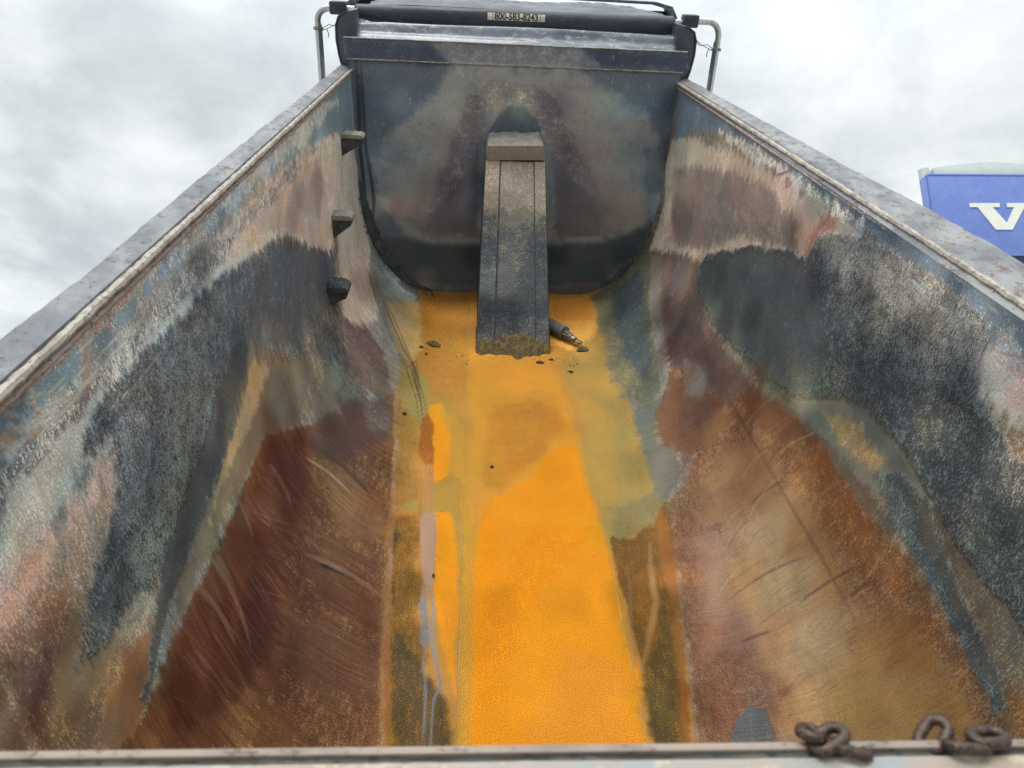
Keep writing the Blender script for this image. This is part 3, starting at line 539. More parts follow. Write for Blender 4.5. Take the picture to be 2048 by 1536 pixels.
L,i,281,174,121,281,174,121,20,40,40,38,5,72;-1289,1701,-1219,1721,-1153,1730,-1092,1730,-1035,1721,-983,1704,-935,1678;5,18,20,20,20,18,5
L,i,375,253,170,375,253,170,20,40,40,42,5,72;-1229,1534,-1186,1539,-1145,1542,-1105,1541,-1067,1537,-1031,1530,-996,1521;4,13,14,14,14,13,4
L,i,71,32,28,71,32,28,20,40,40,33,5,72;-1221,1908,-1158,1925,-1100,1932,-1047,1928,-998,1914,-954,1892,-915,1862;7,24,27,27,27,24,7
L,i,359,242,163,359,242,163,20,40,40,16,5,72;-1235,1868,-1169,1862,-1107,1848,-1051,1826,-998,1798,-950,1764,-906,1725;2,9,10,10,10,9,2
L,i,79,35,31,79,35,31,20,40,40,18,5,72;-1282,1574,-1250,1582,-1220,1586,-1191,1586,-1165,1583,-1141,1576,-1120,1565;6,22,24,24,24,22,6
L,i,274,170,119,274,170,119,20,40,40,42,5,72;-1224,2056,-1157,2069,-1097,2068,-1043,2055,-995,2030,-953,1996,-916,1955;3,13,14,14,14,13,3
L,i,290,179,125,290,179,125,20,40,40,48,5,72;-1257,1425,-1195,1425,-1138,1416,-1088,1399,-1044,1374,-1006,1344,-974,1308;3,10,11,11,11,10,3
L,i,340,221,154,340,221,154,20,40,40,33,5,72;-1232,1401,-1207,1404,-1184,1405,-1162,1403,-1143,1399,-1124,1393,-1107,1384;6,23,25,25,25,23,6
L,i,77,35,30,77,35,30,20,40,40,23,5,72;-1293,1443,-1228,1447,-1168,1443,-1113,1430,-1065,1409,-1022,1381,-984,1348;5,18,20,20,20,18,5
L,i,344,224,156,344,224,156,20,40,40,17,5,72;-1208,1924,-1189,1931,-1171,1936,-1154,1939,-1138,1940,-1122,1939,-1107,1936;6,24,26,26,26,24,6
L,i,298,184,129,298,184,129,20,40,40,32,5,72;-1312,1904,-1253,1922,-1196,1932,-1142,1936,-1091,1934,-1043,1925,-997,1911;3,11,12,12,12,11,3
L,i,393,265,178,393,265,178,20,40,40,19,5,72;-1289,1850,-1257,1859,-1227,1866,-1198,1869,-1171,1869,-1145,1866,-1121,1860;4,14,16,16,16,14,4
L,i,390,263,178,390,263,178,20,40,40,24,5,72;-1236,2065,-1191,2079,-1149,2086,-1110,2086,-1074,2081,-1040,2069,-1010,2052;5,17,18,18,18,17,5
L,i,296,183,128,296,183,128,20,40,40,30,5,72;-1260,1532,-1210,1539,-1165,1539,-1124,1533,-1087,1521,-1053,1503,-1024,1479;5,20,22,22,22,20,5
L,i,72,33,29,72,33,29,20,40,40,41,5,72;-1185,1819,-1162,1821,-1139,1822,-1117,1820,-1097,1817,-1077,1811,-1059,1804;4,13,14,14,14,13,4
L,i,368,248,167,368,248,167,20,40,40,34,5,72;-1284,1659,-1215,1668,-1151,1669,-1092,1662,-1037,1647,-986,1625,-940,1597;3,10,11,11,11,10,3
L,i,78,35,30,78,35,30,20,40,40,16,5,72;-1285,1850,-1265,1855,-1246,1858,-1227,1859,-1209,1860,-1192,1858,-1175,1856;6,23,25,25,25,23,6
L,i,78,35,31,78,35,31,20,40,40,34,5,72;-1241,2220,-1205,2232,-1170,2239,-1138,2241,-1108,2237,-1080,2229,-1055,2216;2,8,9,9,9,8,2
L,i,72,32,28,72,32,28,20,40,40,34,5,72;-1283,2215,-1196,2264,-1115,2293,-1041,2302,-975,2292,-916,2266,-864,2225;4,15,16,16,16,15,4
L,i,77,34,30,77,34,30,20,40,40,32,5,72;-1249,1457,-1209,1468,-1170,1476,-1133,1480,-1098,1481,-1064,1478,-1032,1471;4,14,15,15,15,14,4
L,i,73,33,29,73,33,29,20,40,40,43,5,72;-1207,1609,-1165,1610,-1126,1607,-1089,1600,-1054,1590,-1021,1577,-990,1560;7,26,29,29,29,26,7
L,i,302,197,137,302,197,137,20,40,40,39,5,72;-1256,2062,-1174,2088,-1100,2098,-1031,2093,-970,2074,-915,2042,-866,2000;6,23,25,25,25,23,6
L,i,342,223,155,342,223,155,20,40,40,17,5,72;-1271,1642,-1237,1650,-1205,1655,-1176,1656,-1148,1653,-1122,1646,-1098,1636;4,15,16,16,16,15,4
L,i,372,251,169,372,251,169,20,40,40,20,5,72;-1225,1899,-1182,1914,-1140,1925,-1099,1931,-1061,1933,-1024,1929,-990,1922;3,10,11,11,11,10,3
L,i,406,274,185,406,274,185,20,40,40,16,5,72;-1324,1394,-1304,1395,-1286,1394,-1268,1392,-1251,1388,-1235,1384,-1219,1379;5,18,20,20,20,18,5
L,i,324,212,147,324,212,147,20,40,40,22,5,72;-1264,1503,-1206,1517,-1153,1523,-1103,1521,-1058,1512,-1017,1496,-979,1474;7,26,29,29,29,26,7
L,i,302,187,131,302,187,131,20,40,40,34,5,72;-1324,1262,-1269,1276,-1217,1284,-1168,1287,-1123,1283,-1080,1274,-1041,1259;3,9,10,10,10,9,3
L,i,302,197,137,302,197,137,20,40,40,27,5,72;-1201,2129,-1138,2142,-1081,2142,-1031,2130,-986,2107,-948,2074,-914,2034;5,18,19,19,19,18,5
L,i,308,191,133,308,191,133,20,40,40,22,5,72;-1339,1383,-1317,1385,-1296,1386,-1276,1385,-1256,1384,-1237,1381,-1219,1377;6,21,23,23,23,21,6
L,i,310,202,140,310,202,140,20,40,40,35,5,72;-1329,1912,-1237,1960,-1151,1990,-1072,2001,-1000,1994,-937,1970,-880,1932;4,15,16,16,16,15,4
L,i,324,212,147,324,212,147,20,40,40,22,5,72;-1251,1277,-1192,1286,-1137,1288,-1086,1283,-1039,1272,-997,1255,-959,1232;4,15,17,17,17,15,4
L,i,337,220,153,337,220,153,20,40,40,17,5,72;-1313,1457,-1283,1465,-1255,1470,-1229,1471,-1204,1469,-1182,1464,-1161,1456;6,23,25,25,25,23,6
L,i,398,269,181,398,269,181,20,40,40,44,5,72;-1253,2129,-1226,2140,-1202,2147,-1178,2151,-1156,2152,-1135,2150,-1115,2145;4,16,17,17,17,16,4
L,i,79,35,31,79,35,31,20,40,40,24,5,72;-1344,1346,-1316,1350,-1290,1352,-1264,1352,-1240,1351,-1216,1347,-1194,1342;6,22,24,24,24,22,6
L,i,385,259,175,385,259,175,20,40,40,35,5,72;-1260,1450,-1213,1461,-1168,1469,-1125,1472,-1084,1470,-1045,1464,-1009,1454;7,26,29,29,29,26,7
L,i,322,211,146,322,211,146,20,40,40,21,5,72;-1273,2110,-1216,2128,-1161,2140,-1109,2146,-1059,2145,-1012,2137,-968,2124;7,26,28,28,28,26,7
L,i,78,35,31,78,35,31,20,40,40,37,5,72;-1207,2181,-1188,2186,-1169,2189,-1151,2191,-1134,2191,-1117,2190,-1100,2188;2,9,10,10,10,9,2
L,i,78,35,30,78,35,30,20,40,40,23,5,72;-1339,1422,-1276,1431,-1216,1434,-1159,1431,-1106,1423,-1055,1409,-1008,1391;4,15,16,16,16,15,4
L,i,78,35,30,78,35,30,20,40,40,47,5,72;-1228,2120,-1200,2128,-1172,2134,-1145,2137,-1119,2139,-1093,2138,-1069,2134;2,9,10,10,10,9,2
L,i,298,184,129,298,184,129,20,40,40,42,5,72;-1340,1323,-1272,1335,-1208,1341,-1146,1340,-1088,1333,-1034,1320,-984,1302;2,8,9,9,9,8,2
L,i,357,240,162,357,240,162,20,40,40,20,5,72;-1201,1989,-1145,2007,-1093,2016,-1046,2014,-1003,2004,-964,1985,-930,1958;5,18,20,20,20,18,5
L,i,340,221,154,340,221,154,20,40,40,21,5,72;-1318,1417,-1288,1421,-1260,1421,-1234,1419,-1210,1413,-1188,1405,-1168,1394;6,21,23,23,23,21,6
L,i,304,188,132,304,188,132,20,40,40,16,5,72;-1297,1253,-1262,1260,-1229,1263,-1198,1263,-1169,1260,-1143,1253,-1118,1243;3,11,12,12,12,11,3
L,i,393,265,178,393,265,178,20,40,40,16,5,72;-1254,1354,-1211,1362,-1171,1365,-1132,1365,-1096,1360,-1062,1351,-1031,1339;4,15,17,17,17,15,4
L,i,371,250,169,371,250,169,20,40,40,39,5,72;-1314,1993,-1229,2040,-1150,2069,-1076,2081,-1010,2077,-950,2057,-896,2024;2,9,9,9,9,9,2
L,i,286,177,124,286,177,124,20,40,40,41,5,72;-1217,1398,-1171,1398,-1128,1393,-1089,1383,-1052,1368,-1019,1350,-989,1328;6,21,23,23,23,21,6
L,i,78,35,31,78,35,31,20,40,40,26,5,72;-1297,1450,-1267,1454,-1239,1456,-1213,1453,-1190,1447,-1169,1439,-1150,1427;7,25,27,27,27,25,7
L,i,378,257,171,378,257,171,20,40,40,35,5,72;-968,1680,-947,1684,-927,1686,-907,1687,-888,1686,-869,1684,-851,1681;4,16,17,17,17,16,4
L,i,252,164,109,252,164,109,20,40,40,21,5,72;-792,2203,-778,2208,-764,2212,-750,2215,-736,2216,-722,2216,-709,2214;7,24,26,26,26,24,7
L,i,318,217,144,318,217,144,20,40,40,37,5,72;-839,1423,-819,1423,-799,1422,-780,1419,-762,1415,-744,1409,-727,1402;4,14,16,16,16,14,4
L,i,249,162,108,249,162,108,20,40,40,35,5,72;-829,2411,-808,2408,-787,2404,-768,2398,-749,2390,-730,2380,-713,2368;6,22,24,24,24,22,6
L,i,295,201,133,295,201,133,20,40,40,18,5,72;-881,1720,-829,1730,-779,1735,-731,1735,-684,1729,-638,1718,-594,1701;7,25,28,28,28,25,7
L,i,252,164,109,252,164,109,20,40,40,12,5,72;-855,1830,-830,1828,-805,1825,-782,1820,-759,1812,-737,1804,-715,1793;6,21,23,23,23,21,6
L,i,63,28,23,63,28,23,20,40,40,38,5,72;-859,2200,-828,2213,-799,2222,-770,2228,-741,2229,-714,2227,-687,2222;3,12,13,13,13,12,3
L,i,368,251,166,368,251,166,20,40,40,27,5,72;-936,1549,-916,1555,-896,1561,-876,1566,-856,1569,-836,1573,-817,1575;3,12,14,14,14,12,3
L,i,255,166,111,255,166,111,20,40,40,31,5,72;-1006,1936,-941,1965,-878,1984,-818,1994,-761,1993,-706,1983,-654,1964;7,26,29,29,29,26,7
L,i,85,39,32,85,39,32,20,40,40,28,5,72;-1091,1668,-1070,1676,-1050,1682,-1030,1686,-1011,1689,-993,1689,-975,1688;7,26,29,29,29,26,7
L,i,242,157,105,242,157,105,20,40,40,21,5,72;-923,1919,-871,1931,-821,1936,-773,1934,-728,1924,-685,1907,-645,1884;4,16,18,18,18,16,4
L,i,201,131,87,201,131,87,20,40,40,33,5,72;-704,1862,-683,1860,-663,1856,-643,1850,-624,1842,-606,1832,-588,1820;4,15,16,16,16,15,4
L,i,72,33,27,72,33,27,20,40,40,36,5,72;-970,1337,-940,1338,-911,1337,-883,1335,-856,1331,-829,1326,-803,1319;6,24,26,26,26,24,6
L,i,230,156,104,230,156,104,20,40,40,38,5,72;-657,1985,-640,1958,-624,1931,-609,1903,-595,1874,-581,1845,-569,1816;4,15,16,16,16,15,4
L,i,77,35,30,77,35,30,20,40,40,28,5,72;-1147,2145,-1078,2177,-1011,2198,-948,2210,-888,2212,-831,2203,-778,2186;7,25,28,28,28,25,7
L,i,323,210,140,323,210,140,20,40,40,39,5,72;-1126,1977,-1067,2017,-1009,2051,-952,2078,-897,2098,-844,2109,-793,2112;4,16,18,18,18,16,4
L,i,41,19,16,41,19,16,20,40,40,31,5,72;-597,1604,-581,1586,-568,1566,-556,1546,-545,1524,-537,1502,-530,1479;4,14,15,15,15,14,4
L,i,221,144,96,221,144,96,20,40,40,28,5,72;-760,1718,-750,1717,-741,1715,-732,1713,-723,1709,-714,1705,-706,1700;7,26,29,29,29,26,7
L,i,320,218,145,320,218,145,20,40,40,21,5,72;-896,2029,-866,2039,-837,2044,-808,2046,-781,2044,-755,2039,-730,2030;7,24,27,27,27,24,7
L,i,54,25,21,54,25,21,20,40,40,36,5,72;-729,1438,-720,1439,-710,1439,-701,1438,-692,1437,-683,1435,-674,1432;5,19,21,21,21,19,5
L,i,515,351,233,515,351,233,20,40,40,12,5,72;-1346,1996,-1323,2015,-1301,2033,-1279,2049,-1257,2063,-1235,2075,-1214,2085;5,18,20,20,20,18,5
L,i,52,23,20,52,23,20,20,40,40,28,5,72;-729,2551,-711,2540,-694,2526,-679,2510,-666,2490,-654,2469,-643,2445;6,23,26,26,26,23,6
L,i,177,115,77,177,115,77,20,40,40,27,5,72;-643,1551,-624,1548,-604,1542,-586,1535,-567,1526,-550,1515,-533,1502;6,22,24,24,24,22,6
L,i,228,156,104,228,156,104,20,40,40,19,5,72;-653,1504,-630,1498,-607,1489,-585,1479,-564,1466,-544,1451,-525,1434;5,18,19,19,19,18,5
L,i,325,222,148,325,222,148,20,40,40,31,5,72;-857,1702,-837,1705,-818,1707,-799,1706,-781,1703,-764,1699,-747,1692;6,21,22,22,22,21,6
L,i,51,23,19,51,23,19,20,40,40,15,5,72;-733,1929,-710,1923,-687,1914,-664,1904,-643,1893,-622,1880,-601,1866;6,21,23,23,23,21,6
L,i,236,161,107,236,161,107,20,40,40,30,5,72;-684,1964,-657,1942,-634,1917,-613,1888,-595,1856,-579,1823,-566,1787;3,12,13,13,13,12,3
L,i,260,169,113,260,169,113,20,40,40,14,5,72;-950,1655,-901,1675,-853,1690,-807,1700,-762,1703,-718,1701,-676,1692;3,11,12,12,12,11,3
L,i,233,158,105,233,158,105,20,40,40,18,5,72;-673,1697,-644,1678,-618,1655,-595,1630,-573,1601,-554,1571,-537,1539;5,20,21,21,21,20,5
L,i,180,117,78,180,117,78,20,40,40,19,5,72;-667,1893,-649,1879,-632,1863,-615,1847,-598,1830,-582,1812,-566,1793;7,24,27,27,27,24,7
L,i,296,193,129,296,193,129,20,40,40,35,5,72;-1068,2308,-1003,2330,-943,2342,-885,2343,-832,2333,-781,2314,-735,2287;7,27,30,30,30,27,7
L,i,254,165,110,254,165,110,20,40,40,28,5,72;-984,2048,-916,2087,-851,2116,-788,2134,-727,2141,-668,2136,-612,2120;3,11,12,12,12,11,3
L,i,267,174,116,267,174,116,20,40,40,34,5,72;-926,2233,-892,2244,-860,2253,-827,2260,-796,2264,-765,2265,-735,2263;5,18,20,20,20,18,5
L,i,175,114,76,175,114,76,20,40,40,34,5,72;-620,1526,-600,1498,-582,1470,-564,1442,-547,1413,-531,1384,-516,1354;6,22,24,24,24,22,6
L,i,329,214,143,329,214,143,20,40,40,35,5,72;-1124,1830,-1075,1859,-1027,1883,-980,1900,-935,1912,-891,1917,-849,1916;5,19,21,21,21,19,5
L,i,177,116,77,177,116,77,20,40,40,14,5,72;-626,1552,-611,1548,-596,1542,-581,1535,-567,1528,-553,1519,-540,1510;3,11,12,12,12,11,3
L,i,224,145,97,224,145,97,20,40,40,21,5,72;-702,1401,-693,1399,-684,1396,-675,1392,-667,1388,-659,1383,-651,1378;7,25,27,27,27,25,7
L,i,70,32,27,70,32,27,20,40,40,22,5,72;-1016,1503,-965,1518,-917,1528,-869,1534,-824,1535,-780,1531,-737,1523;6,22,24,24,24,22,6
L,i,84,38,32,84,38,32,20,40,40,14,5,72;-1065,1860,-1044,1871,-1023,1881,-1002,1890,-981,1899,-960,1906,-940,1912;6,23,25,25,25,23,6
L,i,47,21,18,47,21,18,20,40,40,36,5,72;-698,1783,-668,1768,-640,1748,-614,1725,-590,1699,-568,1670,-548,1638;7,26,28,28,28,26,7
L,i,241,165,109,241,165,109,20,40,40,36,5,72;-707,1432,-673,1424,-640,1414,-608,1401,-576,1386,-545,1368,-515,1348;5,17,19,19,19,17,5
L,i,57,26,22,57,26,22,20,40,40,34,5,72;-873,1574,-828,1571,-784,1563,-743,1551,-703,1535,-665,1515,-629,1492;5,18,20,20,20,18,5
L,i,434,296,197,434,296,197,20,40,40,29,5,72;-1118,1656,-1083,1677,-1049,1696,-1014,1711,-981,1723,-948,1731,-915,1736;4,16,18,18,18,16,4
L,i,346,236,157,346,236,157,20,40,40,37,5,72;-898,1766,-874,1773,-850,1779,-826,1781,-803,1781,-781,1778,-760,1773;4,14,15,15,15,14,4
L,i,251,163,109,251,163,109,20,40,40,36,5,72;-860,1903,-839,1912,-818,1919,-797,1923,-777,1925,-757,1925,-738,1922;3,12,13,13,13,12,3
L,i,85,39,32,85,39,32,20,40,40,31,5,72;-1169,2136,-1135,2159,-1102,2178,-1070,2194,-1039,2206,-1008,2214,-978,2219;5,20,21,21,21,20,5
L,i,296,193,129,296,193,129,20,40,40,34,5,72;-946,1453,-924,1456,-902,1458,-880,1459,-859,1460,-839,1459,-818,1457;3,11,12,12,12,11,3
L,i,60,27,23,60,27,23,20,40,40,31,5,72;-848,2472,-809,2484,-771,2488,-736,2484,-703,2473,-671,2455,-641,2430;3,11,12,12,12,11,3
L,i,298,203,135,298,203,135,20,40,40,20,5,72;-852,1461,-813,1469,-775,1474,-738,1476,-702,1474,-667,1469,-632,1460;6,21,22,22,22,21,6
L,i,386,252,168,386,252,168,20,40,40,29,5,72;-1244,1897,-1224,1911,-1204,1924,-1184,1936,-1164,1948,-1144,1960,-1125,1970;6,23,25,25,25,23,6
L,i,337,219,147,337,219,147,20,40,40,36,5,72;-1218,1887,-1145,1934,-1072,1974,-1002,2005,-934,2028,-869,2040,-807,2043;6,23,26,26,26,23,6
L,i,264,172,115,264,172,115,20,40,40,29,5,72;-933,1305,-895,1308,-859,1308,-823,1306,-790,1300,-757,1291,-726,1280;7,24,26,26,26,24,7
L,i,84,39,32,84,39,32,20,40,40,33,5,72;-1152,1709,-1125,1719,-1098,1727,-1072,1733,-1047,1736,-1023,1736,-1000,1735;7,25,28,28,28,25,7
L,i,331,215,144,331,215,144,20,40,40,21,5,72;-1150,1851,-1096,1873,-1045,1888,-997,1896,-951,1897,-908,1891,-868,1878;3,12,13,13,13,12,3
L,i,65,29,25,65,29,25,20,40,40,18,5,72;-1014,2036,-957,2057,-902,2072,-849,2082,-798,2085,-749,2083,-701,2074;3,11,12,12,12,11,3
L,i,331,215,144,331,215,144,20,40,40,22,5,72;-1104,2116,-1078,2135,-1052,2152,-1026,2165,-1001,2176,-976,2184,-952,2189;3,10,10,10,10,10,3
L,i,73,34,28,73,34,28,20,40,40,21,5,72;-1089,2165,-1024,2189,-962,2204,-904,2208,-848,2204,-796,2190,-748,2167;7,25,28,28,28,25,7
L,i,303,206,137,303,206,137,20,40,40,35,5,72;-873,2045,-819,2062,-767,2067,-719,2063,-673,2048,-630,2024,-589,1991;6,21,22,22,22,21,6
L,i,242,158,105,242,158,105,20,40,40,35,5,72;-892,2171,-836,2182,-784,2183,-734,2174,-687,2156,-643,2129,-601,2094;5,19,20,20,20,19,5
L,i,65,29,25,65,29,25,20,40,40,27,5,72;-893,1841,-875,1841,-857,1840,-839,1838,-823,1833,-807,1828,-791,1821;7,24,26,26,26,24,7
L,i,56,26,21,56,26,21,20,40,40,30,5,72;-841,1840,-801,1841,-763,1839,-726,1833,-690,1823,-655,1809,-622,1792;5,19,20,20,20,19,5
L,i,43,20,17,43,20,17,20,40,40,29,5,72;-645,1762,-621,1744,-601,1724,-583,1700,-568,1674,-555,1646,-546,1616;5,20,21,21,21,20,5
L,i,92,42,35,92,42,35,20,40,40,30,5,72;-1256,2125,-1240,2134,-1225,2142,-1209,2149,-1194,2155,-1180,2160,-1165,2165;7,26,28,28,28,26,7
L,i,357,244,161,357,244,161,20,40,40,23,5,72;-977,2361,-929,2394,-881,2421,-834,2440,-789,2451,-746,2454,-704,2449;4,14,15,15,15,14,4
L,i,401,273,181,401,273,181,20,40,40,18,5,72;-1030,1459,-1003,1461,-977,1462,-951,1462,-926,1461,-901,1459,-877,1455;3,11,12,12,12,11,3
L,i,77,35,30,77,35,30,20,40,40,30,5,72;-996,2263,-978,2270,-959,2276,-942,2280,-924,2283,-907,2285,-890,2285;4,15,17,17,17,15,4
L,i,344,223,149,344,223,149,20,40,40,37,5,72;-1193,1785,-1149,1808,-1107,1827,-1065,1843,-1024,1855,-984,1864,-945,1868;3,9,10,10,10,9,3
L,i,301,196,131,301,196,131,20,40,40,15,5,72;-1099,1732,-1043,1761,-987,1784,-934,1802,-881,1814,-831,1821,-782,1821;5,17,18,18,18,17,5
L,i,55,25,21,55,25,21,20,40,40,18,5,72;-794,1756,-763,1749,-733,1739,-705,1727,-678,1712,-652,1694,-627,1674;6,23,25,25,25,23,6
L,i,62,28,23,62,28,23,20,40,40,15,5,72;-957,1614,-905,1628,-855,1637,-806,1641,-759,1641,-713,1635,-669,1625;3,11,12,12,12,11,3
L,i,97,55,43,97,55,43,20,40,40,80,5,72;-1028,2525,-963,2551,-901,2562,-845,2558,-793,2541,-745,2511,-702,2470;22,82,90,90,90,82,22
L,i,490,344,230,490,344,230,20,40,40,70,5,72;-1096,2393,-1043,2421,-992,2441,-944,2453,-898,2455,-855,2450,-815,2437;18,64,70,70,70,64,18
L,i,42,21,19,42,21,19,20,40,40,95,5,72;-868,1966,-838,1978,-808,1985,-779,1990,-750,1992,-723,1989,-696,1984;30,110,120,120,120,110,30
L,i,295,199,131,295,199,131,20,40,40,55,5,72;-971,1952,-901,1981,-834,1998,-771,2002,-710,1995,-654,1975,-600,1944;30,110,120,120,120,110,30
L,i,426,287,194,426,287,194,20,40,40,45,5,72;-1447,1833,-1401,1841,-1358,1844,-1317,1842,-1278,1835,-1243,1823,-1210,1807;20,73,80,80,80,73,20
L,i,401,270,182,401,270,182,20,40,40,45,5,72;-1364,1459,-1314,1470,-1268,1475,-1225,1474,-1185,1467,-1149,1455,-1116,1438;25,92,100,100,100,92,25
L,i,438,292,200,438,292,200,20,40,40,60,5,72;-1368,1574,-1302,1580,-1241,1576,-1187,1562,-1138,1541,-1095,1513,-1057,1479;25,92,100,100,100,92,25
L,i,406,274,185,406,274,185,20,40,40,40,5,72;-1346,1595,-1316,1598,-1288,1597,-1261,1594,-1236,1589,-1212,1582,-1190,1572;45,165,180,180,180,165,45
L,i,395,251,172,395,251,172,20,40,40,50,5,72;-1266,2139,-1229,2146,-1196,2148,-1165,2143,-1137,2134,-1111,2120,-1089,2101;35,128,140,140,140,128,35
P,l,441,213,47,301,165,45,28,200,200,100,6,60;-676,4999,-217,5114,251,5143,714,5042,654,3963,647,3268,651,2768,656,2300,616,2019,582,1775,553,1562,526,1374,502,1207,356,1210,211,1212,66,1214,-77,1216,-220,1218,-362,1220,-503,1222,-520,1403,-538,1611,-560,1853,-575,2151,-594,2510,-630,2900,-674,3371,-644,3919,-625,4357
P,l,388,175,32,447,203,34,40,300,300,90,4,55;-626,4768,-299,4828,-288,4115,-291,3386,-521,3432,-572,3957
P,l,554,248,27,472,227,35,35,500,500,90,4,55;-276,3978,273,3901,300,3402,341,2924,244,2530,-16,2424,-260,2325,-263,2634,-267,2999,-271,3439
P,l,800,426,100,800,426,90,40,300,400,80,4,55;334,4774,624,4840,581,4138,381,4005,275,4069
P,i,800,302,52,800,325,62,30,200,200,60,3,55;327,4909,624,4840,584,4437,322,4440
P,l,326,249,76,243,185,66,35,300,400,100,5,60;-714,3861,-503,3599,-508,3227,-537,2906,-479,2454,-569,2447,-633,2878,-679,3420
P,i,600,385,147,424,316,147,30,300,400,85,6,60;-899,4328,-642,4669,-569,3958,-630,3679,-729,3846
P,l,360,194,43,239,122,35,40,200,300,90,5,60;-663,3326,-545,3175,-489,2522,-595,2475,-641,2959
P,l,383,215,41,322,202,45,40,300,400,100,4,60;-435,2669,-291,2748,-282,2324,-386,2421,-414,2201,-486,2488
P,i,710,270,11,559,221,17,25,120,150,100,4,60;-491,3318,-425,3340,-362,3135,-346,2911,-364,2708,-421,2646,-461,2909
P,i,522,264,27,391,227,46,42,150,300,80,4,60;-414,3279,-286,3136,-278,2671,-365,2747,-362,2997
P,i,714,261,7,563,195,8,25,150,150,100,4,60;-420,2447,-342,2438,-311,2324,-294,1929,-288,1673,-282,1455,-330,1632,-376,1879,-394,2143
P,i,643,236,12,516,196,9,35,200,200,80,4,60;-365,1980,-297,1980,-290,1717,-283,1492,-331,1652
P,i,372,176,33,311,143,42,25,80,100,100,4,60;-539,2992,-497,2908,-470,2523,-453,2143,-415,1832,-440,1855,-474,2201,-493,2522
P,i,183,87,22,294,138,25,40,300,400,100,8,65;-622,2400,-495,2420,-464,2101,-438,1832,-402,1632,-370,1456,-381,1220,-513,1222,-525,1368,-540,1532,-556,1716,-574,1924
P,i,93,64,31,237,112,29,30,200,350,100,8,65;-532,1718,-508,1808,-479,1696,-411,1632,-299,1492,-279,1219,-488,1222,-505,1494
P,i,54,52,29,131,83,28,30,150,200,90,8,65;-589,2251,-574,2316,-539,1928,-543,1854
P,i,298,125,28,210,76,19,40,120,120,90,6,65;-500,1222,-525,1421,-554,1652,-583,1973,-615,2402,-598,2374,-558,1926,-535,1696,-515,1494,-479,1222
L,i,466,270,125,209,112,65,60,120,80,55,0,60;-667,3428,-633,2878,-605,2438,-575,1975,-548,1631,-513,1318;25,100,100,100,100,25
P,i,664,245,9,548,201,8,32,300,400,100,10,62;261,3010,315,2923,325,2604,343,2394,347,1929,350,1648,353,1412,334,1210,186,1212,38,1214,-108,1216,-254,1218,-253,1436,-252,1695,-225,2033,-194,2390,-135,2526,41,2714
P,l,673,229,3,624,217,5,30,200,300,95,8,62;-245,1218,-247,1436,-249,1695,-246,1929,-243,2202,-182,2526,-119,2203,-145,1929,-168,1694,-188,1436,-205,1218
P,i,620,206,4,708,258,5,30,500,500,80,10,62;-185,1980,20,2359,310,2329,129,2088,-51,1831,-136,1491,-221,1400,-211,1570,-199,1761
P,i,587,226,25,532,184,14,30,600,600,60,12,62;-80,1216,2,1490,147,1693,300,1607,307,1394,312,1210,115,1213
P,l,506,232,22,402,207,41,42,300,500,90,5,60;-253,2293,-146,2526,-200,2325,-236,2116,-237,1873,-238,1663,-239,1478,-240,1314,-250,1315,-250,1506,-251,1728,-252,1987
P,i,441,182,24,491,199,19,35,350,300,90,5,58;-121,3312,83,3396,218,3296,281,3093,132,2920,17,2714,-110,2562,-186,2616,-190,2914,-164,3139
P,i,396,169,26,452,191,22,35,300,300,85,5,58;-94,3238,135,3319,246,3149,19,2753,-80,2791
P,l,443,230,29,525,237,24,40,100,80,85,5,60;-274,1315,-277,1492,-280,1695,-284,1929,-288,2202,-294,2525,-291,2912,-287,3386,-282,3978,-266,3979,-265,3386,-264,2912,-263,2525,-263,2202,-257,1929,-252,1695,-247,1492,-243,1314
P,l,344,219,59,262,181,56,35,400,500,100,5,60;302,3870,617,4269,642,3271,675,2880,666,2497,560,2327,353,2235,335,2679,326,3248
P,l,454,252,50,370,224,53,40,400,500,70,5,60;327,3512,533,3303,493,2884,459,2533,358,2496,339,3012
P,i,136,132,87,243,195,107,32,400,500,100,12,62;642,4828,858,4838,1109,4919,1244,4789,988,4114,930,3660,824,3280,720,3221,646,3372,595,3799,633,4259
P,i,71,85,93,122,133,121,30,400,500,90,12,62;794,4752,1034,4695,1003,4242,867,3622,759,3396,700,3929
P,i,139,148,113,108,116,108,35,300,400,100,5,60;647,3268,842,3260,748,3054,727,2891,818,2755,787,2605,688,2486,573,2390,651,2650,639,2899
P,i,186,165,120,130,124,103,35,150,200,95,5,60;731,2906,803,2806,778,2611,715,2543,649,2504,628,2660,666,2886
P,d,244,180,67,190,149,67,35,300,500,100,5,60;388,2462,659,2572,659,2465,560,2327,403,2205,382,2266
P,l,148,71,19,215,103,22,35,200,400,100,8,65;373,2266,461,2282,599,2384,659,2465,639,2183,601,1918,568,1687,524,1428,486,1208,356,1210,364,1412,372,1648,364,1980
P,i,270,111,23,186,72,21,40,150,150,95,6,65;606,2416,648,2435,629,2187,577,1800,526,1485,483,1208,439,1208,472,1383,511,1584,557,1926,579,2169
P,i,76,52,17,172,90,21,30,300,350,100,8,65;549,1978,540,1781,487,1485,432,1208,347,1210,353,1412,425,1627,480,1829
L,i,399,231,102,208,116,62,50,120,100,70,0,60;541,2235,515,2061,501,1928,447,1782,384,1606;25,100,100,100,25
L,i,231,124,88,231,124,88,20,60,100,60,0,60;420,2118,410,1980,374,1829,368,1627;15,60,60,15
L,l,104,91,66,104,91,66,20,30,30,55,0,60;446,2463,442,2422;5,5
L,l,101,89,65,101,89,65,20,30,30,55,0,60;410,2460,406,2421;4,4
L,l,166,99,56,166,99,56,20,30,30,55,0,60;484,2417,472,2296;4,4
L,l,103,90,66,103,90,66,20,30,30,55,0,60;580,2181,566,2068;3,3
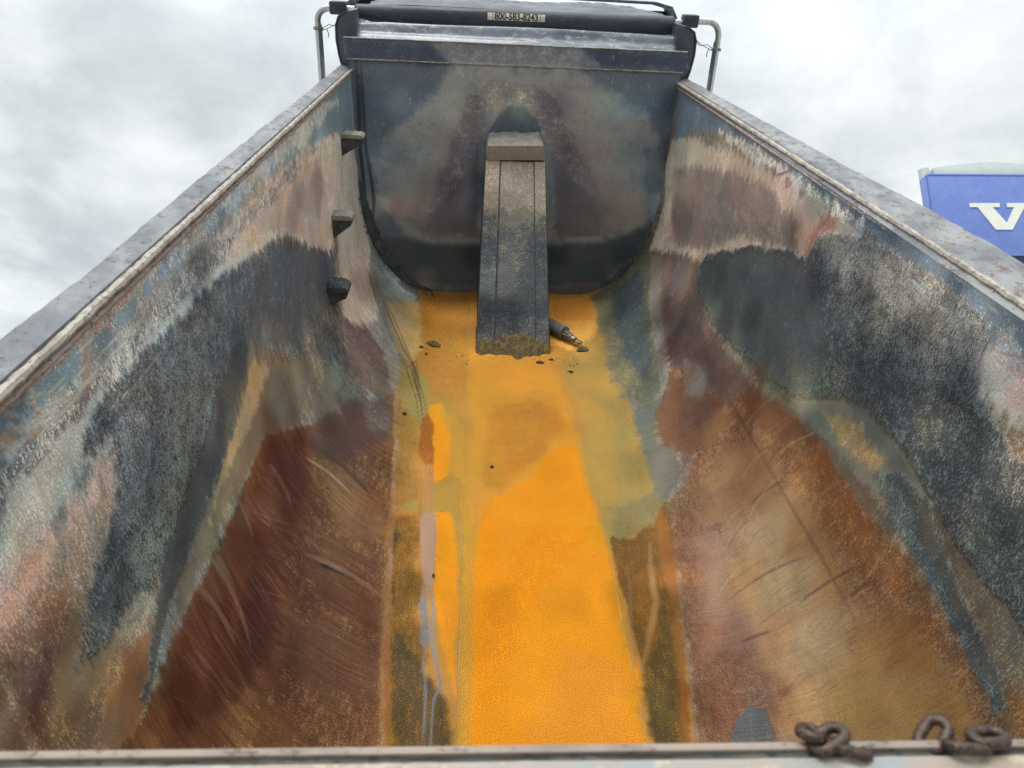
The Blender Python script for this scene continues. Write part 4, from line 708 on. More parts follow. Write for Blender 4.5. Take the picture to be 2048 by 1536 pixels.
L,l,117,95,59,117,95,59,20,30,30,55,0,60;609,2417,596,2313;3,3
L,l,116,94,58,116,94,58,20,30,30,55,0,60;409,2334,400,2226;5,5
L,l,161,96,54,161,96,54,20,30,30,55,0,60;583,2443,573,2363;7,7
L,l,162,97,55,162,97,55,20,30,30,55,0,60;598,2391,580,2257;7,7
L,l,173,103,58,173,103,58,20,30,30,55,0,60;584,2326,579,2286;6,6
L,l,124,100,62,124,100,62,20,30,30,55,0,60;464,2312,458,2251;3,3
L,l,157,94,53,157,94,53,20,30,30,55,0,60;465,2193,455,2090;3,3
L,l,124,100,62,124,100,62,20,30,30,55,0,60;564,2216,548,2090;6,6
L,l,161,96,54,161,96,54,20,30,30,55,0,60;575,2266,563,2173;6,6
L,l,112,98,71,112,98,71,20,30,30,55,0,60;496,2277,486,2180;6,6
L,l,103,90,66,103,90,66,20,30,30,55,0,60;442,2409,437,2361;3,3
L,l,116,94,58,116,94,58,20,30,30,55,0,60;425,2278,416,2173;7,7
L,l,103,90,66,103,90,66,20,30,30,55,0,60;520,2437,514,2380;7,7
L,l,128,104,64,128,104,64,20,30,30,55,0,60;557,2230,546,2135;3,3
L,l,100,88,64,100,88,64,20,30,30,55,0,60;441,2323,429,2187;4,4
L,l,153,91,51,153,91,51,20,30,30,55,0,60;378,2282,374,2227;3,3
L,l,113,92,56,113,92,56,20,30,30,55,0,60;394,2221,387,2130;7,7
L,l,112,91,56,112,91,56,20,30,30,55,0,60;388,2269,380,2159;4,4
L,l,109,95,69,109,95,69,20,30,30,55,0,60;544,2343,527,2201;7,7
L,l,128,104,64,128,104,64,20,30,30,55,0,60;548,2339,530,2186;5,5
L,l,112,98,71,112,98,71,20,30,30,55,0,60;494,2306,489,2261;6,6
L,l,100,88,64,100,88,64,20,30,30,55,0,60;406,2425,402,2381;6,6
L,l,170,101,58,170,101,58,20,30,30,55,0,60;526,2200,512,2086;5,5
L,l,133,108,67,133,108,67,20,30,30,55,0,60;526,2258,521,2216;3,3
L,l,166,99,56,166,99,56,20,30,30,55,0,60;622,2335,615,2283;6,6
L,l,120,97,60,120,97,60,20,30,30,55,0,60;563,2421,558,2374;5,5
L,l,124,100,62,124,100,62,20,30,30,55,0,60;560,2172,550,2094;5,5
L,l,124,100,62,124,100,62,20,30,30,55,0,60;531,2405,524,2339;6,6
L,l,126,102,63,126,102,63,20,30,30,55,0,60;548,2224,541,2161;6,6
L,l,112,98,71,112,98,71,20,30,30,55,0,60;499,2228,494,2181;4,4
L,l,128,104,64,128,104,64,20,30,30,55,0,60;532,2206,518,2086;6,6
L,l,153,91,51,153,91,51,20,30,30,55,0,60;383,2276,379,2219;3,3
L,l,126,102,63,126,102,63,20,30,30,55,0,60;597,2286,588,2216;4,4
L,l,103,90,66,103,90,66,20,30,30,55,0,60;600,2455,586,2347;6,6
L,l,98,86,62,98,86,62,20,30,30,55,0,60;428,2257,424,2222;6,6
L,l,124,100,62,124,100,62,20,30,30,55,0,60;607,2253,597,2174;4,4
L,l,98,85,62,98,85,62,20,30,30,55,0,60;411,2334,408,2298;5,5
L,l,121,98,61,121,98,61,20,30,30,55,0,60;458,2241,445,2106;6,6
L,l,128,104,64,128,104,64,20,30,30,55,0,60;555,2227,542,2118;6,6
L,l,103,90,66,103,90,66,20,30,30,55,0,60;462,2344,457,2299;5,5
L,l,159,95,54,159,95,54,20,30,30,55,0,60;470,2442,463,2370;6,6
L,l,100,88,64,100,88,64,20,30,30,55,0,60;424,2386,417,2299;5,5
P,d,160,83,49,235,149,85,42,200,300,100,10,70;659,2465,791,2564,872,2705,732,2909,777,3173,903,3347,994,3566,1211,3005,1349,2606,1477,2088,1457,1746,1489,1424,1476,1259,1466,1114,1456,985,1364,868,1251,929,1132,992,1009,1054,883,1111,755,1161,625,1195,486,1208,524,1428,568,1687,603,1918,643,2182
P,i,399,264,137,285,169,83,40,1350,800,90,10,70;1073,2296,1280,2061,1239,1779,1214,1605,1192,1449,1110,1207,939,1256,770,1283,769,1443,767,1624,793,1815,822,2030
P,i,145,69,45,201,106,54,40,750,500,90,10,70;692,2449,827,2429,818,2089,719,1780,784,1616,831,1433,729,1264,521,1305,546,1483,573,1686,607,1904,644,2152
P,i,206,97,44,309,163,72,35,750,500,90,10,70;1380,2516,1463,2075,1445,1735,1467,1406,1450,1225,1436,1067,1390,1159,1374,1294,1357,1448,1290,1681,1272,1955,1272,2262
P,i,199,72,32,315,127,51,30,450,400,70,10,70;1424,2229,1475,1998,1464,1789,1455,1606,1386,1678,1359,1968
P,i,319,200,69,208,116,42,45,900,600,80,10,70;1150,1461,1348,1379,1358,1243,1366,1121,1374,1012,1282,963,1148,1037,1008,1111,864,1180,997,1325
P,i,180,91,54,134,64,45,35,300,300,90,8,68;935,3388,987,3086,1152,2813,1088,2769,919,2845,756,2869,735,2973,767,3133,855,3245
P,i,189,98,46,131,70,41,35,400,400,90,8,65;756,2869,906,2858,1088,2769,1173,2696,1004,2665,879,2679,814,2660,799,2792
P,i,187,87,48,131,57,39,30,350,400,90,8,68;1218,2851,1357,2552,1424,2229,1320,2269,1231,2575
P,d,168,115,101,249,199,153,28,300,500,100,5,60;1266,4834,1539,3832,1396,3728,1301,3336,1313,2840,1334,2587,1152,2813,1078,3109,955,3389,942,3643,1045,4013,1086,4408
P,d,106,77,72,165,124,101,25,400,400,90,5,58;1083,3943,1244,3443,1211,3005,1103,2975,954,3447,993,3692
P,i,222,203,178,169,129,110,35,400,400,85,5,60;1046,3370,1140,3195,1103,2975,1020,2971,986,3136
P,d,203,195,156,151,132,113,40,250,400,90,5,60;1202,4696,1239,4418,1078,4102,993,3692,891,3474,903,3347,813,3239,930,3660,994,4103
P,d,525,464,391,685,594,451,35,300,300,100,5,60;1941,4805,1760,4871,1552,4750,1303,4735,1202,4696,1517,3811,1799,3357,1833,3831,1901,4318
P,d,649,500,386,535,445,402,35,300,500,100,6,60;1968,4753,2073,4206,2137,3585,2195,2998,2211,2590,2173,2311,2117,2313,2067,2495,1967,2624,1806,3131,1495,3789,1405,4361,1645,4671
P,d,346,266,245,493,418,335,28,300,400,100,5,58;1783,4652,1951,4122,2063,3535,2130,3076,2096,2763,1975,2630,1925,2817,1822,3292,1539,3832,1400,4284,1535,4584
P,d,253,217,205,351,323,267,35,300,400,90,5,60;1682,3938,1945,3224,2047,2784,1992,2641,1934,2823,1812,3285,1600,3672
P,d,671,653,601,710,499,384,35,300,500,90,6,60;2238,3573,2254,2815,2246,2359,2195,2249,2150,2375,2187,2669,2195,2998,2160,3443
P,d,484,428,363,326,311,287,42,300,500,85,5,60;2187,2770,2210,2415,2158,2301,2097,2469,2121,2625
P,d,430,209,143,294,151,125,40,250,500,80,5,60;2072,2593,2203,2495,2189,2422,2065,2448,1988,2587
P,d,200,259,331,733,786,740,22,200,500,100,10,42;2297,4913,2310,4699,2316,3790,2306,3194,2299,2743,2293,2390,2286,2042,2281,1768,2279,1589,2278,1436,2284,1296,2290,1176,2295,1071,2299,979,2303,898,2232,853,2162,808,2161,877,2161,953,2161,1038,2160,1133,2160,1239,2159,1360,2157,1510,2222,1637,2222,1857,2215,2191,2206,2372,2212,2787,2234,3278,2208,3804,2097,4335,1982,4763
P,d,276,294,309,800,754,646,50,200,500,85,10,50;2192,3883,2250,3034,2246,2359,2235,2136,2202,2330,2195,2775,2186,3386
P,d,111,125,133,227,241,233,38,120,300,100,90,82;1463,3776,1589,3664,1877,3038,1876,2971,1943,2829,1972,2627,1984,2574,2090,2510,2125,2444,2167,2307,2205,2116,2207,1990,2201,1844,2211,1723,2216,1590,2201,1547,2152,1518,2118,1527,2065,1514,2019,1421,1974,1295,2000,1176,2023,1073,2043,982,2061,901,2077,829,2091,764,2028,724,1965,684,1902,644,1839,604,1809,668,1775,741,1737,823,1692,918,1641,1027,1643,1159,1650,1360,1688,1459,1733,1681,1718,1865,1657,2051,1475,2331,1410,2679,1342,3038,1318,3362,1371,3641
P,d,210,212,204,320,316,293,50,300,400,95,100,88;2087,2508,2167,2307,2205,2116,2201,1844,2213,1588,2152,1519,2087,1529,2085,1641,2082,1766,2053,1890,2090,2109,2017,2373
P,d,74,80,84,165,173,172,45,400,500,90,100,85;2041,2224,2053,1890,2062,1626,2032,1471,1947,1552,1899,1789,1924,2072
P,d,126,139,139,225,245,216,25,300,400,100,35,72;1462,3754,1647,3513,1903,2925,1959,2618,1956,2422,1802,2231,1610,2193,1490,2345,1410,2679,1342,3038,1318,3362,1377,3628
P,d,100,114,130,145,167,177,25,500,300,60,30,72;1678,3195,1891,2574,1730,2366,1545,2810
P,d,122,136,144,263,275,253,35,400,500,90,90,82;1872,1833,1912,1579,1924,1402,1902,1216,1734,1108,1731,1277,1761,1480,1784,1714
P,d,692,621,569,376,356,340,40,300,600,95,30,70;2159,1532,2180,1394,2202,1262,2222,1149,2239,1050,2254,963,2178,915,2153,995,2123,1086,2090,1190,2050,1311,2038,1393,2076,1521
P,d,444,429,431,397,462,498,45,200,500,85,20,65;2214,1537,2210,1414,2236,1290,2259,1183,2279,1089,2230,1058,2181,1192,2120,1356,2140,1439
L,d,616,341,278,616,341,278,20,40,60,70,0,60;2161,1503,2176,1444,2188,1400;10,40,10
L,d,626,364,297,626,364,297,20,40,60,60,0,60;2146,1473,2147,1415,2145,1372;8,30,8
P,d,224,235,185,137,147,144,42,300,500,100,6,62;1370,2769,1447,2413,1693,1995,1723,1801,1712,1609,1665,1443,1615,1437,1564,1600,1507,1789,1480,2091,1380,2516
P,d,463,297,136,557,437,227,35,300,500,80,6,62;1549,2149,1621,1948,1630,1740,1582,1775,1541,1970
P,d,150,124,88,111,102,84,35,200,300,95,6,60;1356,2615,1410,2431,1489,2010,1505,1716,1520,1536,1475,1530,1457,1746,1463,2075,1410,2374
P,d,127,127,85,226,205,115,30,300,400,90,20,66;1384,3012,1434,2639,1475,2331,1431,2342,1354,2749
P,d,103,129,140,212,239,220,36,150,250,100,35,70;1573,1735,1669,1640,1677,1451,1602,1352,1544,1196,1501,1021,1464,980,1421,1003,1445,1075,1483,1264,1500,1434,1511,1590
P,d,136,136,119,268,237,184,30,120,200,90,35,70;1659,1604,1662,1467,1587,1367,1534,1189,1486,1019,1448,997,1473,1098,1508,1260,1561,1453
P,d,175,137,111,238,233,159,35,150,300,100,8,65;1662,1467,1650,1360,1645,1222,1656,1058,1679,945,1699,847,1562,758,1522,846,1477,946,1504,1033,1558,1184,1594,1323
P,d,218,114,48,300,171,69,35,300,300,90,8,65;1448,978,1495,1026,1537,957,1448,821,1352,875
P,i,317,186,123,222,118,75,45,750,500,80,10,70;734,2200,871,2168,833,1865,733,1639,630,1675,678,1920
P,i,291,166,85,195,99,49,45,750,500,80,10,70;1028,2559,1211,2411,1199,2155,990,2126,785,2293,854,2513
L,i,146,86,70,146,86,70,20,80,30,60,0,60;1172,2851,1177,2454,1181,2129,1188,1707,1183,1436;15,60,60,60,15
L,i,127,62,50,127,62,50,20,100,30,60,0,60;-1138,2446,-1137,2051,-1158,1684,-1155,1511,-1153,1359;15,60,60,60,15
L,i,278,175,147,278,175,147,20,30,50,70,0,60;2155,2938,2107,2927;6,6
L,i,274,173,145,274,173,145,20,30,50,70,0,60;2146,2947,2088,2934;9,9
L,i,278,175,147,278,175,147,20,30,50,70,0,60;2117,2572,2089,2564;9,9
L,i,408,257,215,408,257,215,20,30,50,70,0,60;1836,4129,1782,4124;4,4
L,i,305,192,161,305,192,161,20,30,50,70,0,60;2020,3059,2001,3055;9,9
L,i,262,159,145,262,159,145,20,30,50,70,0,60;1942,3691,1875,3682;7,7
L,i,274,173,145,274,173,145,20,30,50,70,0,60;2199,2582,2184,2578;8,8
L,i,306,187,170,306,187,170,20,30,50,70,0,60;1844,4146,1772,4139;5,5
L,i,274,173,145,274,173,145,20,30,50,70,0,60;2199,2505,2147,2491;10,10
L,i,222,135,123,222,135,123,20,30,50,70,0,60;2075,3231,2010,3218;5,5
L,i,195,119,108,195,119,108,20,30,50,70,0,60;2135,2551,2112,2544;6,6
L,i,321,196,178,321,196,178,20,30,50,70,0,60;1904,4320,1860,4316;4,4
L,i,279,176,148,279,176,148,20,30,50,70,0,60;2190,2656,2171,2651;5,5
L,i,285,180,150,285,180,150,20,30,50,70,0,60;2084,2696,2048,2687;7,7
L,i,305,192,161,305,192,161,20,30,50,70,0,60;2169,2848,2116,2835;7,7
L,i,260,158,144,260,158,144,20,30,50,70,0,60;1926,3773,1852,3763;5,5
L,i,297,187,157,297,187,157,20,30,50,70,0,60;2094,3239,2072,3235;6,6
L,i,268,163,149,268,163,149,20,30,50,70,0,60;1881,3993,1842,3989;5,5
L,i,190,116,106,190,116,106,20,30,50,70,0,60;2118,2661,2099,2656;4,4
L,i,218,133,121,218,133,121,20,30,50,70,0,60;2056,2950,2016,2941;6,6
L,i,215,131,119,215,131,119,20,30,50,70,0,60;2128,3085,2108,3081;8,8
L,i,237,144,131,237,144,131,20,30,50,70,0,60;2032,3617,2008,3613;5,5
L,i,292,178,162,292,178,162,20,30,50,70,0,60;1855,4099,1812,4094;6,6
L,i,327,206,173,327,206,173,20,30,50,70,0,60;2002,3413,1952,3404;9,9
L,i,309,195,163,309,195,163,20,30,50,70,0,60;2128,3134,2076,3123;6,6
L,i,300,189,159,300,189,159,20,30,50,70,0,60;2103,2834,2072,2826;5,5
L,i,230,141,128,230,141,128,20,30,50,70,0,60;2000,3161,1982,3157;6,6
L,i,230,141,128,230,141,128,20,30,50,70,0,60;2048,3075,2018,3069;7,7
L,i,205,125,114,205,125,114,20,30,50,70,0,60;2204,2451,2168,2441;7,7
L,i,221,135,122,221,135,122,20,30,50,70,0,60;2103,2801,2054,2789;8,8
L,i,220,134,122,220,134,122,20,30,50,70,0,60;2153,2781,2100,2768;7,7
L,i,210,128,117,210,128,117,20,30,50,70,0,60;2124,2895,2098,2889;7,7
L,i,324,204,171,324,204,171,20,30,50,70,0,60;2062,3348,2040,3344;8,8
L,i,217,132,120,217,132,120,20,30,50,70,0,60;2155,2878,2106,2867;4,4
L,i,210,128,117,210,128,117,20,30,50,70,0,60;2189,2428,2158,2419;5,5
L,i,309,195,163,309,195,163,20,30,50,70,0,60;2054,3496,1994,3486;6,6
L,i,234,136,120,234,136,120,20,40,60,90,0,60;2171,3072,2224,2930,2245,2889;15,60,15
L,i,216,126,111,216,126,111,20,40,50,90,0,60;2132,2955,2183,2875,2220,2845;13,50,13
L,i,219,128,108,219,128,108,20,40,50,90,0,60;2173,2588,2153,2529;15,15
L,i,229,133,114,229,133,114,20,60,80,90,0,60;2242,2487,2166,2492,2115,2527;18,70,18
L,i,578,596,603,578,596,603,20,20,50,66,0,55;2242,2237,2241,2175,2244,2105;4,14,4
L,i,636,655,627,636,655,627,20,20,50,71,0,55;2210,2265,2184,2290,2160,2308;5,19,5
L,i,623,642,615,623,642,615,20,20,50,60,0,55;2130,2917,2137,2802,2139,2707;4,18,4
L,i,695,665,592,695,665,592,20,20,50,63,0,55;2215,1971,2192,1960,2168,1951;3,12,3
L,i,695,665,592,695,665,592,20,20,50,46,0,55;2212,3344,2161,3331,2112,3310;2,8,2
L,i,519,535,541,519,535,541,20,20,50,68,0,55;2221,1566,2220,1548,2223,1523;5,19,5
L,i,648,668,676,648,668,676,20,20,50,64,0,55;2251,4325,2233,4341,2206,4413;5,21,5
L,i,663,683,654,663,683,654,20,20,50,75,0,55;2207,3267,2179,3311,2156,3336;3,10,3
L,i,581,598,573,581,598,573,20,20,50,44,0,55;2182,2664,2153,2651,2122,2641;5,18,5
L,i,695,665,592,695,665,592,20,20,50,61,0,55;2203,2263,2191,2253,2176,2252;4,16,4
L,i,676,647,576,676,647,576,20,20,50,54,0,55;2176,1704,2152,1714,2124,1731;4,17,4
L,i,695,665,592,695,665,592,20,20,50,40,0,55;2169,3687,2111,3658,2048,3649;5,20,5
L,i,433,446,451,433,446,451,20,20,50,55,0,55;2170,2645,2130,2638,2094,2616;3,11,3
L,i,695,665,592,695,665,592,20,20,50,43,0,55;2170,1941,2144,1962,2121,1973;4,17,4
L,i,695,665,592,695,665,592,20,20,50,52,0,55;2246,3749,2217,3722,2180,3729;3,13,3
L,i,695,665,592,695,665,592,20,20,50,52,0,55;2239,1483,2241,1460,2240,1444;4,16,4
L,i,693,713,684,693,713,684,20,20,50,41,0,55;2253,1761,2251,1715,2254,1662;3,14,3
L,i,493,508,514,493,508,514,20,20,50,71,0,55;2120,3078,2068,3058,2016,3041;5,22,5
L,i,599,616,591,599,616,591,20,20,50,44,0,55;2168,2408,2154,2401,2140,2397;4,16,4
L,i,514,530,536,514,530,536,20,20,50,46,0,55;2245,1553,2221,1566,2200,1574;4,14,4
L,i,466,482,487,466,482,487,20,20,50,67,0,55;2183,1988,2158,1976,2133,1966;2,8,2
L,i,648,668,676,648,668,676,20,20,50,45,0,55;2237,3521,2234,3454,2239,3358;4,16,4
L,i,695,665,592,695,665,592,20,20,50,52,0,55;2192,1484,2173,1490,2151,1502;5,19,5
L,i,619,638,611,619,638,611,20,20,50,61,0,55;2242,1567,2217,1578,2189,1593;5,21,5
L,i,663,683,654,663,683,654,20,20,50,43,0,55;2132,3562,2117,3577,2097,3613;5,20,5
L,i,474,490,495,474,490,495,20,20,50,72,0,55;2212,2024,2174,2008,2136,1991;3,12,3
L,i,599,618,625,599,618,625,20,20,50,53,0,55;2267,2451,2236,2485,2209,2506;3,12,3
L,i,695,665,592,695,665,592,20,20,50,42,0,55;2125,3556,2131,3431,2134,3326;2,10,2
L,i,695,665,592,695,665,592,20,20,50,61,0,55;2223,3005,2186,3045,2143,3103;3,11,3
L,i,591,608,583,591,608,583,20,20,50,36,0,55;2222,1767,2207,1759,2191,1753;4,16,4
L,i,438,452,457,438,452,457,20,20,50,43,0,55;2190,1434,2172,1429,2156,1418;4,17,4
L,i,619,638,611,619,638,611,20,20,50,55,0,55;2222,2787,2179,2777,2139,2755;4,16,4
L,i,591,608,583,591,608,583,20,20,50,57,0,55;2179,1543,2152,1536,2130,1520;2,8,2
L,i,693,713,684,693,713,684,20,20,50,62,0,55;2265,2513,2238,2511,2216,2493;3,10,3
L,i,695,665,592,695,665,592,20,20,50,67,0,55;2255,2476,2216,2470,2183,2448;2,8,2
L,i,508,524,530,508,524,530,20,20,50,48,0,55;2216,2269,2219,2194,2220,2129;4,14,4
L,i,676,647,576,676,647,576,20,20,50,70,0,55;2172,1743,2174,1717,2175,1693;5,21,5
L,i,695,665,592,695,665,592,20,20,50,70,0,55;2173,2887,2177,2816,2177,2763;5,18,5
L,i,541,559,565,541,559,565,20,20,50,37,0,55;2268,1685,2238,1678,2213,1660;3,12,3
L,i,567,585,592,567,585,592,20,20,50,68,0,55;2260,1653,2235,1668,2213,1678;4,15,4
L,i,648,668,676,648,668,676,20,20,50,51,0,55;2269,3275,2236,3334,2209,3360;4,15,4
L,i,695,665,592,695,665,592,20,20,50,55,0,55;2182,2380,2155,2375,2131,2360;5,19,5
L,i,578,596,603,578,596,603,20,20,50,40,0,55;2166,3970,2146,3971,2129,3960;2,10,2
L,i,695,665,592,695,665,592,20,20,50,32,0,55;2191,2735,2194,2662,2195,2594;3,14,3
L,i,693,713,684,693,713,684,20,20,50,34,0,55;2259,2817,2228,2795,2192,2792;3,12,3
L,i,477,493,498,477,493,498,20,20,50,62,0,55;2219,1487,2198,1498,2179,1505;4,15,4
L,i,533,549,526,533,549,526,20,20,50,71,0,55;2191,1624,2172,1635,2156,1641;5,22,5
L,i,565,581,557,565,581,557,20,20,50,67,0,55;2178,1930,2165,1921,2149,1917;5,21,5
L,i,549,567,573,549,567,573,20,20,50,48,0,55;2153,3940,2157,3863,2157,3809;3,12,3
L,i,695,665,592,695,665,592,20,20,50,57,0,55;2265,3383,2251,3361,2230,3372;2,9,2
L,i,695,665,592,695,665,592,20,20,50,68,0,55;2235,2488,2201,2515,2160,2561;2,10,2
L,i,648,668,676,648,668,676,20,20,50,75,0,55;2266,4106,2236,4174,2213,4205;3,12,3
L,i,453,467,473,453,467,473,20,20,50,58,0,55;2240,1773,2207,1759,2175,1743;3,13,3
L,i,693,713,684,693,713,684,20,20,50,55,0,55;2262,1732,2260,1703,2262,1666;5,22,5
L,i,695,665,592,695,665,592,20,20,50,68,0,55;2245,1472,2238,1477,2232,1477;5,19,5
L,i,645,664,636,645,664,636,20,20,50,37,0,55;2220,1592,2220,1576,2221,1558;4,17,4
L,i,693,713,684,693,713,684,20,20,50,73,0,55;2254,3429,2205,3428,2163,3398;4,17,4
L,i,695,665,592,695,665,592,20,20,50,60,0,55;2231,2772,2212,2769,2196,2759;2,9,2
L,i,693,713,684,693,713,684,20,20,50,74,0,55;2249,3070,2249,3001,2250,2930;3,13,3
L,i,569,587,594,569,587,594,20,20,50,62,0,55;2229,1842,2228,1831,2230,1812;5,22,5
L,i,695,665,592,695,665,592,20,20,50,30,0,55;2198,1535,2192,1536,2183,1541;4,15,4
L,i,693,713,684,693,713,684,20,20,50,56,0,55;2265,1682,2239,1675,2218,1661;3,14,3
L,i,684,704,675,684,704,675,20,20,50,50,0,55;2236,2960,2215,2944,2190,2943;2,9,2
L,i,695,665,592,695,665,592,20,20,50,33,0,55;2224,2132,2227,2062,2227,1998;5,21,5
L,i,576,592,568,576,592,568,20,20,50,36,0,55;2174,1930,2161,1940,2148,1948;4,15,4
L,i,623,642,615,623,642,615,20,20,50,45,0,55;2243,2083,2203,2066,2163,2049;4,14,4
L,i,677,697,668,677,697,668,20,20,50,44,0,55;2242,3229,2190,3304,2140,3367;3,13,3
L,i,433,446,451,433,446,451,20,20,50,71,0,55;2192,1425,2183,1430,2176,1431;4,15,4
L,i,695,665,592,695,665,592,20,20,50,51,0,55;2237,1982,2202,1966,2165,1951;5,18,5
L,i,645,664,636,645,664,636,20,20,50,63,0,55;2211,2225,2215,2194,2212,2180;3,11,3
L,i,695,665,592,695,665,592,20,20,50,35,0,55;2243,1538,2232,1540,2217,1550;3,12,3
L,i,648,668,676,648,668,676,20,20,50,39,0,55;2248,3513,2252,3432,2249,3383;4,18,4
L,i,693,713,684,693,713,684,20,20,50,73,0,55;2248,1600,2234,1593,2219,1587;3,14,3
L,i,670,640,571,670,640,571,20,20,50,70,0,55;2174,2503,2143,2498,2116,2480;3,14,3
L,i,677,697,668,677,697,668,20,20,50,60,0,55;2225,1525,2227,1488,2227,1457;4,15,4
L,i,695,665,592,695,665,592,20,20,50,46,0,55;2203,2259,2171,2241,2136,2232;3,13,3
L,i,444,458,463,444,458,463,20,20,50,75,0,55;2200,1760,2162,1749,2129,1728;2,10,2
L,i,565,583,590,565,583,590,20,20,50,55,0,55;2116,4129,2119,3996,2126,3854;3,13,3
L,i,695,665,592,695,665,592,20,20,50,62,0,55;2138,2297,2100,2287,2066,2267;4,17,4
L,i,430,443,449,430,443,449,20,20,50,58,0,55;2183,1907,2185,1877,2185,1857;4,15,4
L,i,695,665,592,695,665,592,20,20,50,50,0,55;2183,3605,2123,3603,2070,3569;2,10,2
L,i,468,483,489,468,483,489,20,20,50,73,0,55;2146,2222,2116,2211,2087,2197;5,22,5
L,i,466,482,487,466,482,487,20,20,50,45,0,55;2163,2007,2163,1992,2165,1972;3,13,3
L,i,695,665,592,695,665,592,20,20,50,42,0,55;2253,2104,2237,2096,2220,2090;4,17,4
L,i,433,446,451,433,446,451,20,20,50,43,0,55;2179,2628,2155,2627,2136,2611;4,17,4
L,i,530,547,553,530,547,553,20,20,50,74,0,55;2217,2054,2220,2011,2219,1981;3,14,3
L,i,438,452,457,438,452,457,20,20,50,57,0,55;2175,1519,2151,1510,2130,1498;5,18,5
L,i,454,469,474,454,469,474,20,20,50,59,0,55;2206,1799,2206,1766,2208,1727;2,9,2
L,i,695,665,592,695,665,592,20,20,50,37,0,55;2142,2919,2105,2893,2060,2889;5,20,5
L,i,695,665,592,695,665,592,20,20,50,49,0,55;2230,3265,2231,3227,2231,3195;5,20,5
L,i,550,566,542,550,566,542,20,20,50,63,0,55;2179,1668,2167,1678,2158,1679;2,9,2
L,i,695,665,592,695,665,592,20,20,50,49,0,55;2175,2353,2136,2339,2099,2322;2,9,2
L,i,695,665,592,695,665,592,20,20,50,39,0,55;2152,2703,2157,2653,2155,2628;4,16,4
L,i,522,539,545,522,539,545,20,20,50,53,0,55;2254,2877,2214,2859,2172,2847;3,13,3
L,i,459,474,479,459,474,479,20,20,50,44,0,55;2238,2541,2202,2529,2167,2513;4,15,4
L,i,530,547,553,530,547,553,20,20,50,46,0,55;2246,1702,2229,1709,2208,1723;4,15,4
L,i,695,665,592,695,665,592,20,20,50,59,0,55;2266,2146,2266,2127,2267,2107;4,15,4
L,i,484,500,505,484,500,505,20,20,50,52,0,55;2222,3240,2192,3247,2169,3222;3,14,3
L,i,693,713,684,693,713,684,20,20,50,57,0,55;2252,1576,2251,1549,2253,1516;4,16,4
L,i,416,430,435,416,430,435,20,20,50,62,0,55;2212,1684,2182,1677,2157,1659;3,12,3
L,i,421,435,440,421,435,440,20,20,50,44,0,55;2221,1631,2196,1618,2169,1607;2,9,2
L,i,533,549,526,533,549,526,20,20,50,52,0,55;2171,1650,2144,1643,2121,1628;5,22,5
L,i,601,619,593,601,619,593,20,20,50,56,0,55;2172,2207,2157,2190,2135,2191;5,21,5
L,i,677,697,668,677,697,668,20,20,50,40,0,55;2210,3705,2151,3687,2092,3668;4,17,4
L,i,632,651,623,632,651,623,20,20,50,70,0,55;2181,2882,2157,2864,2128,2862;2,10,2
L,i,595,612,587,595,612,587,20,20,50,75,0,55;2201,1520,2186,1529,2174,1532;4,17,4
L,i,519,535,541,519,535,541,20,20,50,68,0,55;2119,3687,2073,3650,2015,3654;4,15,4
L,i,550,566,542,550,566,542,20,20,50,62,0,55;2189,1701,2170,1690,2148,1682;3,12,3
L,i,530,547,553,530,547,553,20,20,50,48,0,55;2123,3915,2134,3702,2136,3544;3,14,3
L,i,695,665,592,695,665,592,20,20,50,74,0,55;2183,2337,2185,2295,2185,2259;5,22,5
L,i,676,694,690,676,694,690,20,30,20,90,0,60;2262,4313,2085,4350;10,10
L,i,707,714,665,707,714,665,20,30,30,80,0,60;2269,3775,2121,3873;8,8
L,i,699,682,620,699,682,620,20,30,30,70,0,60;2303,3698,2145,3657,2112,3488;8,30,8
L,i,254,163,114,254,163,114,20,40,40,80,5,72;761,2381,820,2402,881,2408,945,2400,1010,2379,1077,2345,1144,2300;13,46,50,50,50,46,13
L,i,178,102,83,178,102,83,20,40,40,80,5,72;772,1851,831,1865,890,1870,952,1864,1015,1849,1078,1824,1142,1792;15,55,60,60,60,55,15
L,i,157,84,65,157,84,65,20,40,40,80,5,72;1020,2190,1050,2191,1080,2188,1111,2181,1143,2171,1175,2157,1207,2140;15,55,60,60,60,55,15
L,i,116,62,48,116,62,48,20,40,40,85,5,72;1029,1668,1069,1666,1110,1661,1151,1652,1192,1641,1234,1626,1276,1609;13,46,50,50,50,46,13
L,i,168,90,67,168,90,67,20,40,40,80,5,72;1207,1540,1229,1539,1251,1537,1274,1533,1296,1527,1319,1520,1342,1512;15,55,60,60,60,55,15
L,i,126,67,59,126,67,59,20,40,40,80,5,72;766,1661,785,1662,804,1661,822,1659,841,1656,860,1651,879,1645;15,55,60,60,60,55,15
L,i,213,128,85,213,128,85,20,40,40,70,5,72;808,1680,856,1694,907,1700,959,1699,1013,1690,1067,1674,1121,1650;8,27,30,30,30,27,8
L,i,168,90,67,168,90,67,20,40,40,70,5,72;1184,2270,1203,2273,1222,2274,1242,2273,1263,2268,1284,2261,1306,2252;15,55,60,60,60,55,15
L,i,252,150,98,252,150,98,20,40,40,26,5,72;1285,1877,1303,1873,1321,1868,1339,1861,1357,1853,1375,1843,1393,1831;7,26,29,29,29,26,7
L,i,305,190,120,305,190,120,20,40,40,36,5,72;1136,1214,1157,1221,1179,1226,1202,1230,1225,1231,1249,1230,1274,1227;5,19,21,21,21,19,5
L,i,150,83,58,150,83,58,20,40,40,44,5,72;967,2048,981,2049,996,2050,1011,2048,1026,2044,1041,2039,1056,2033;9,34,37,37,37,34,9
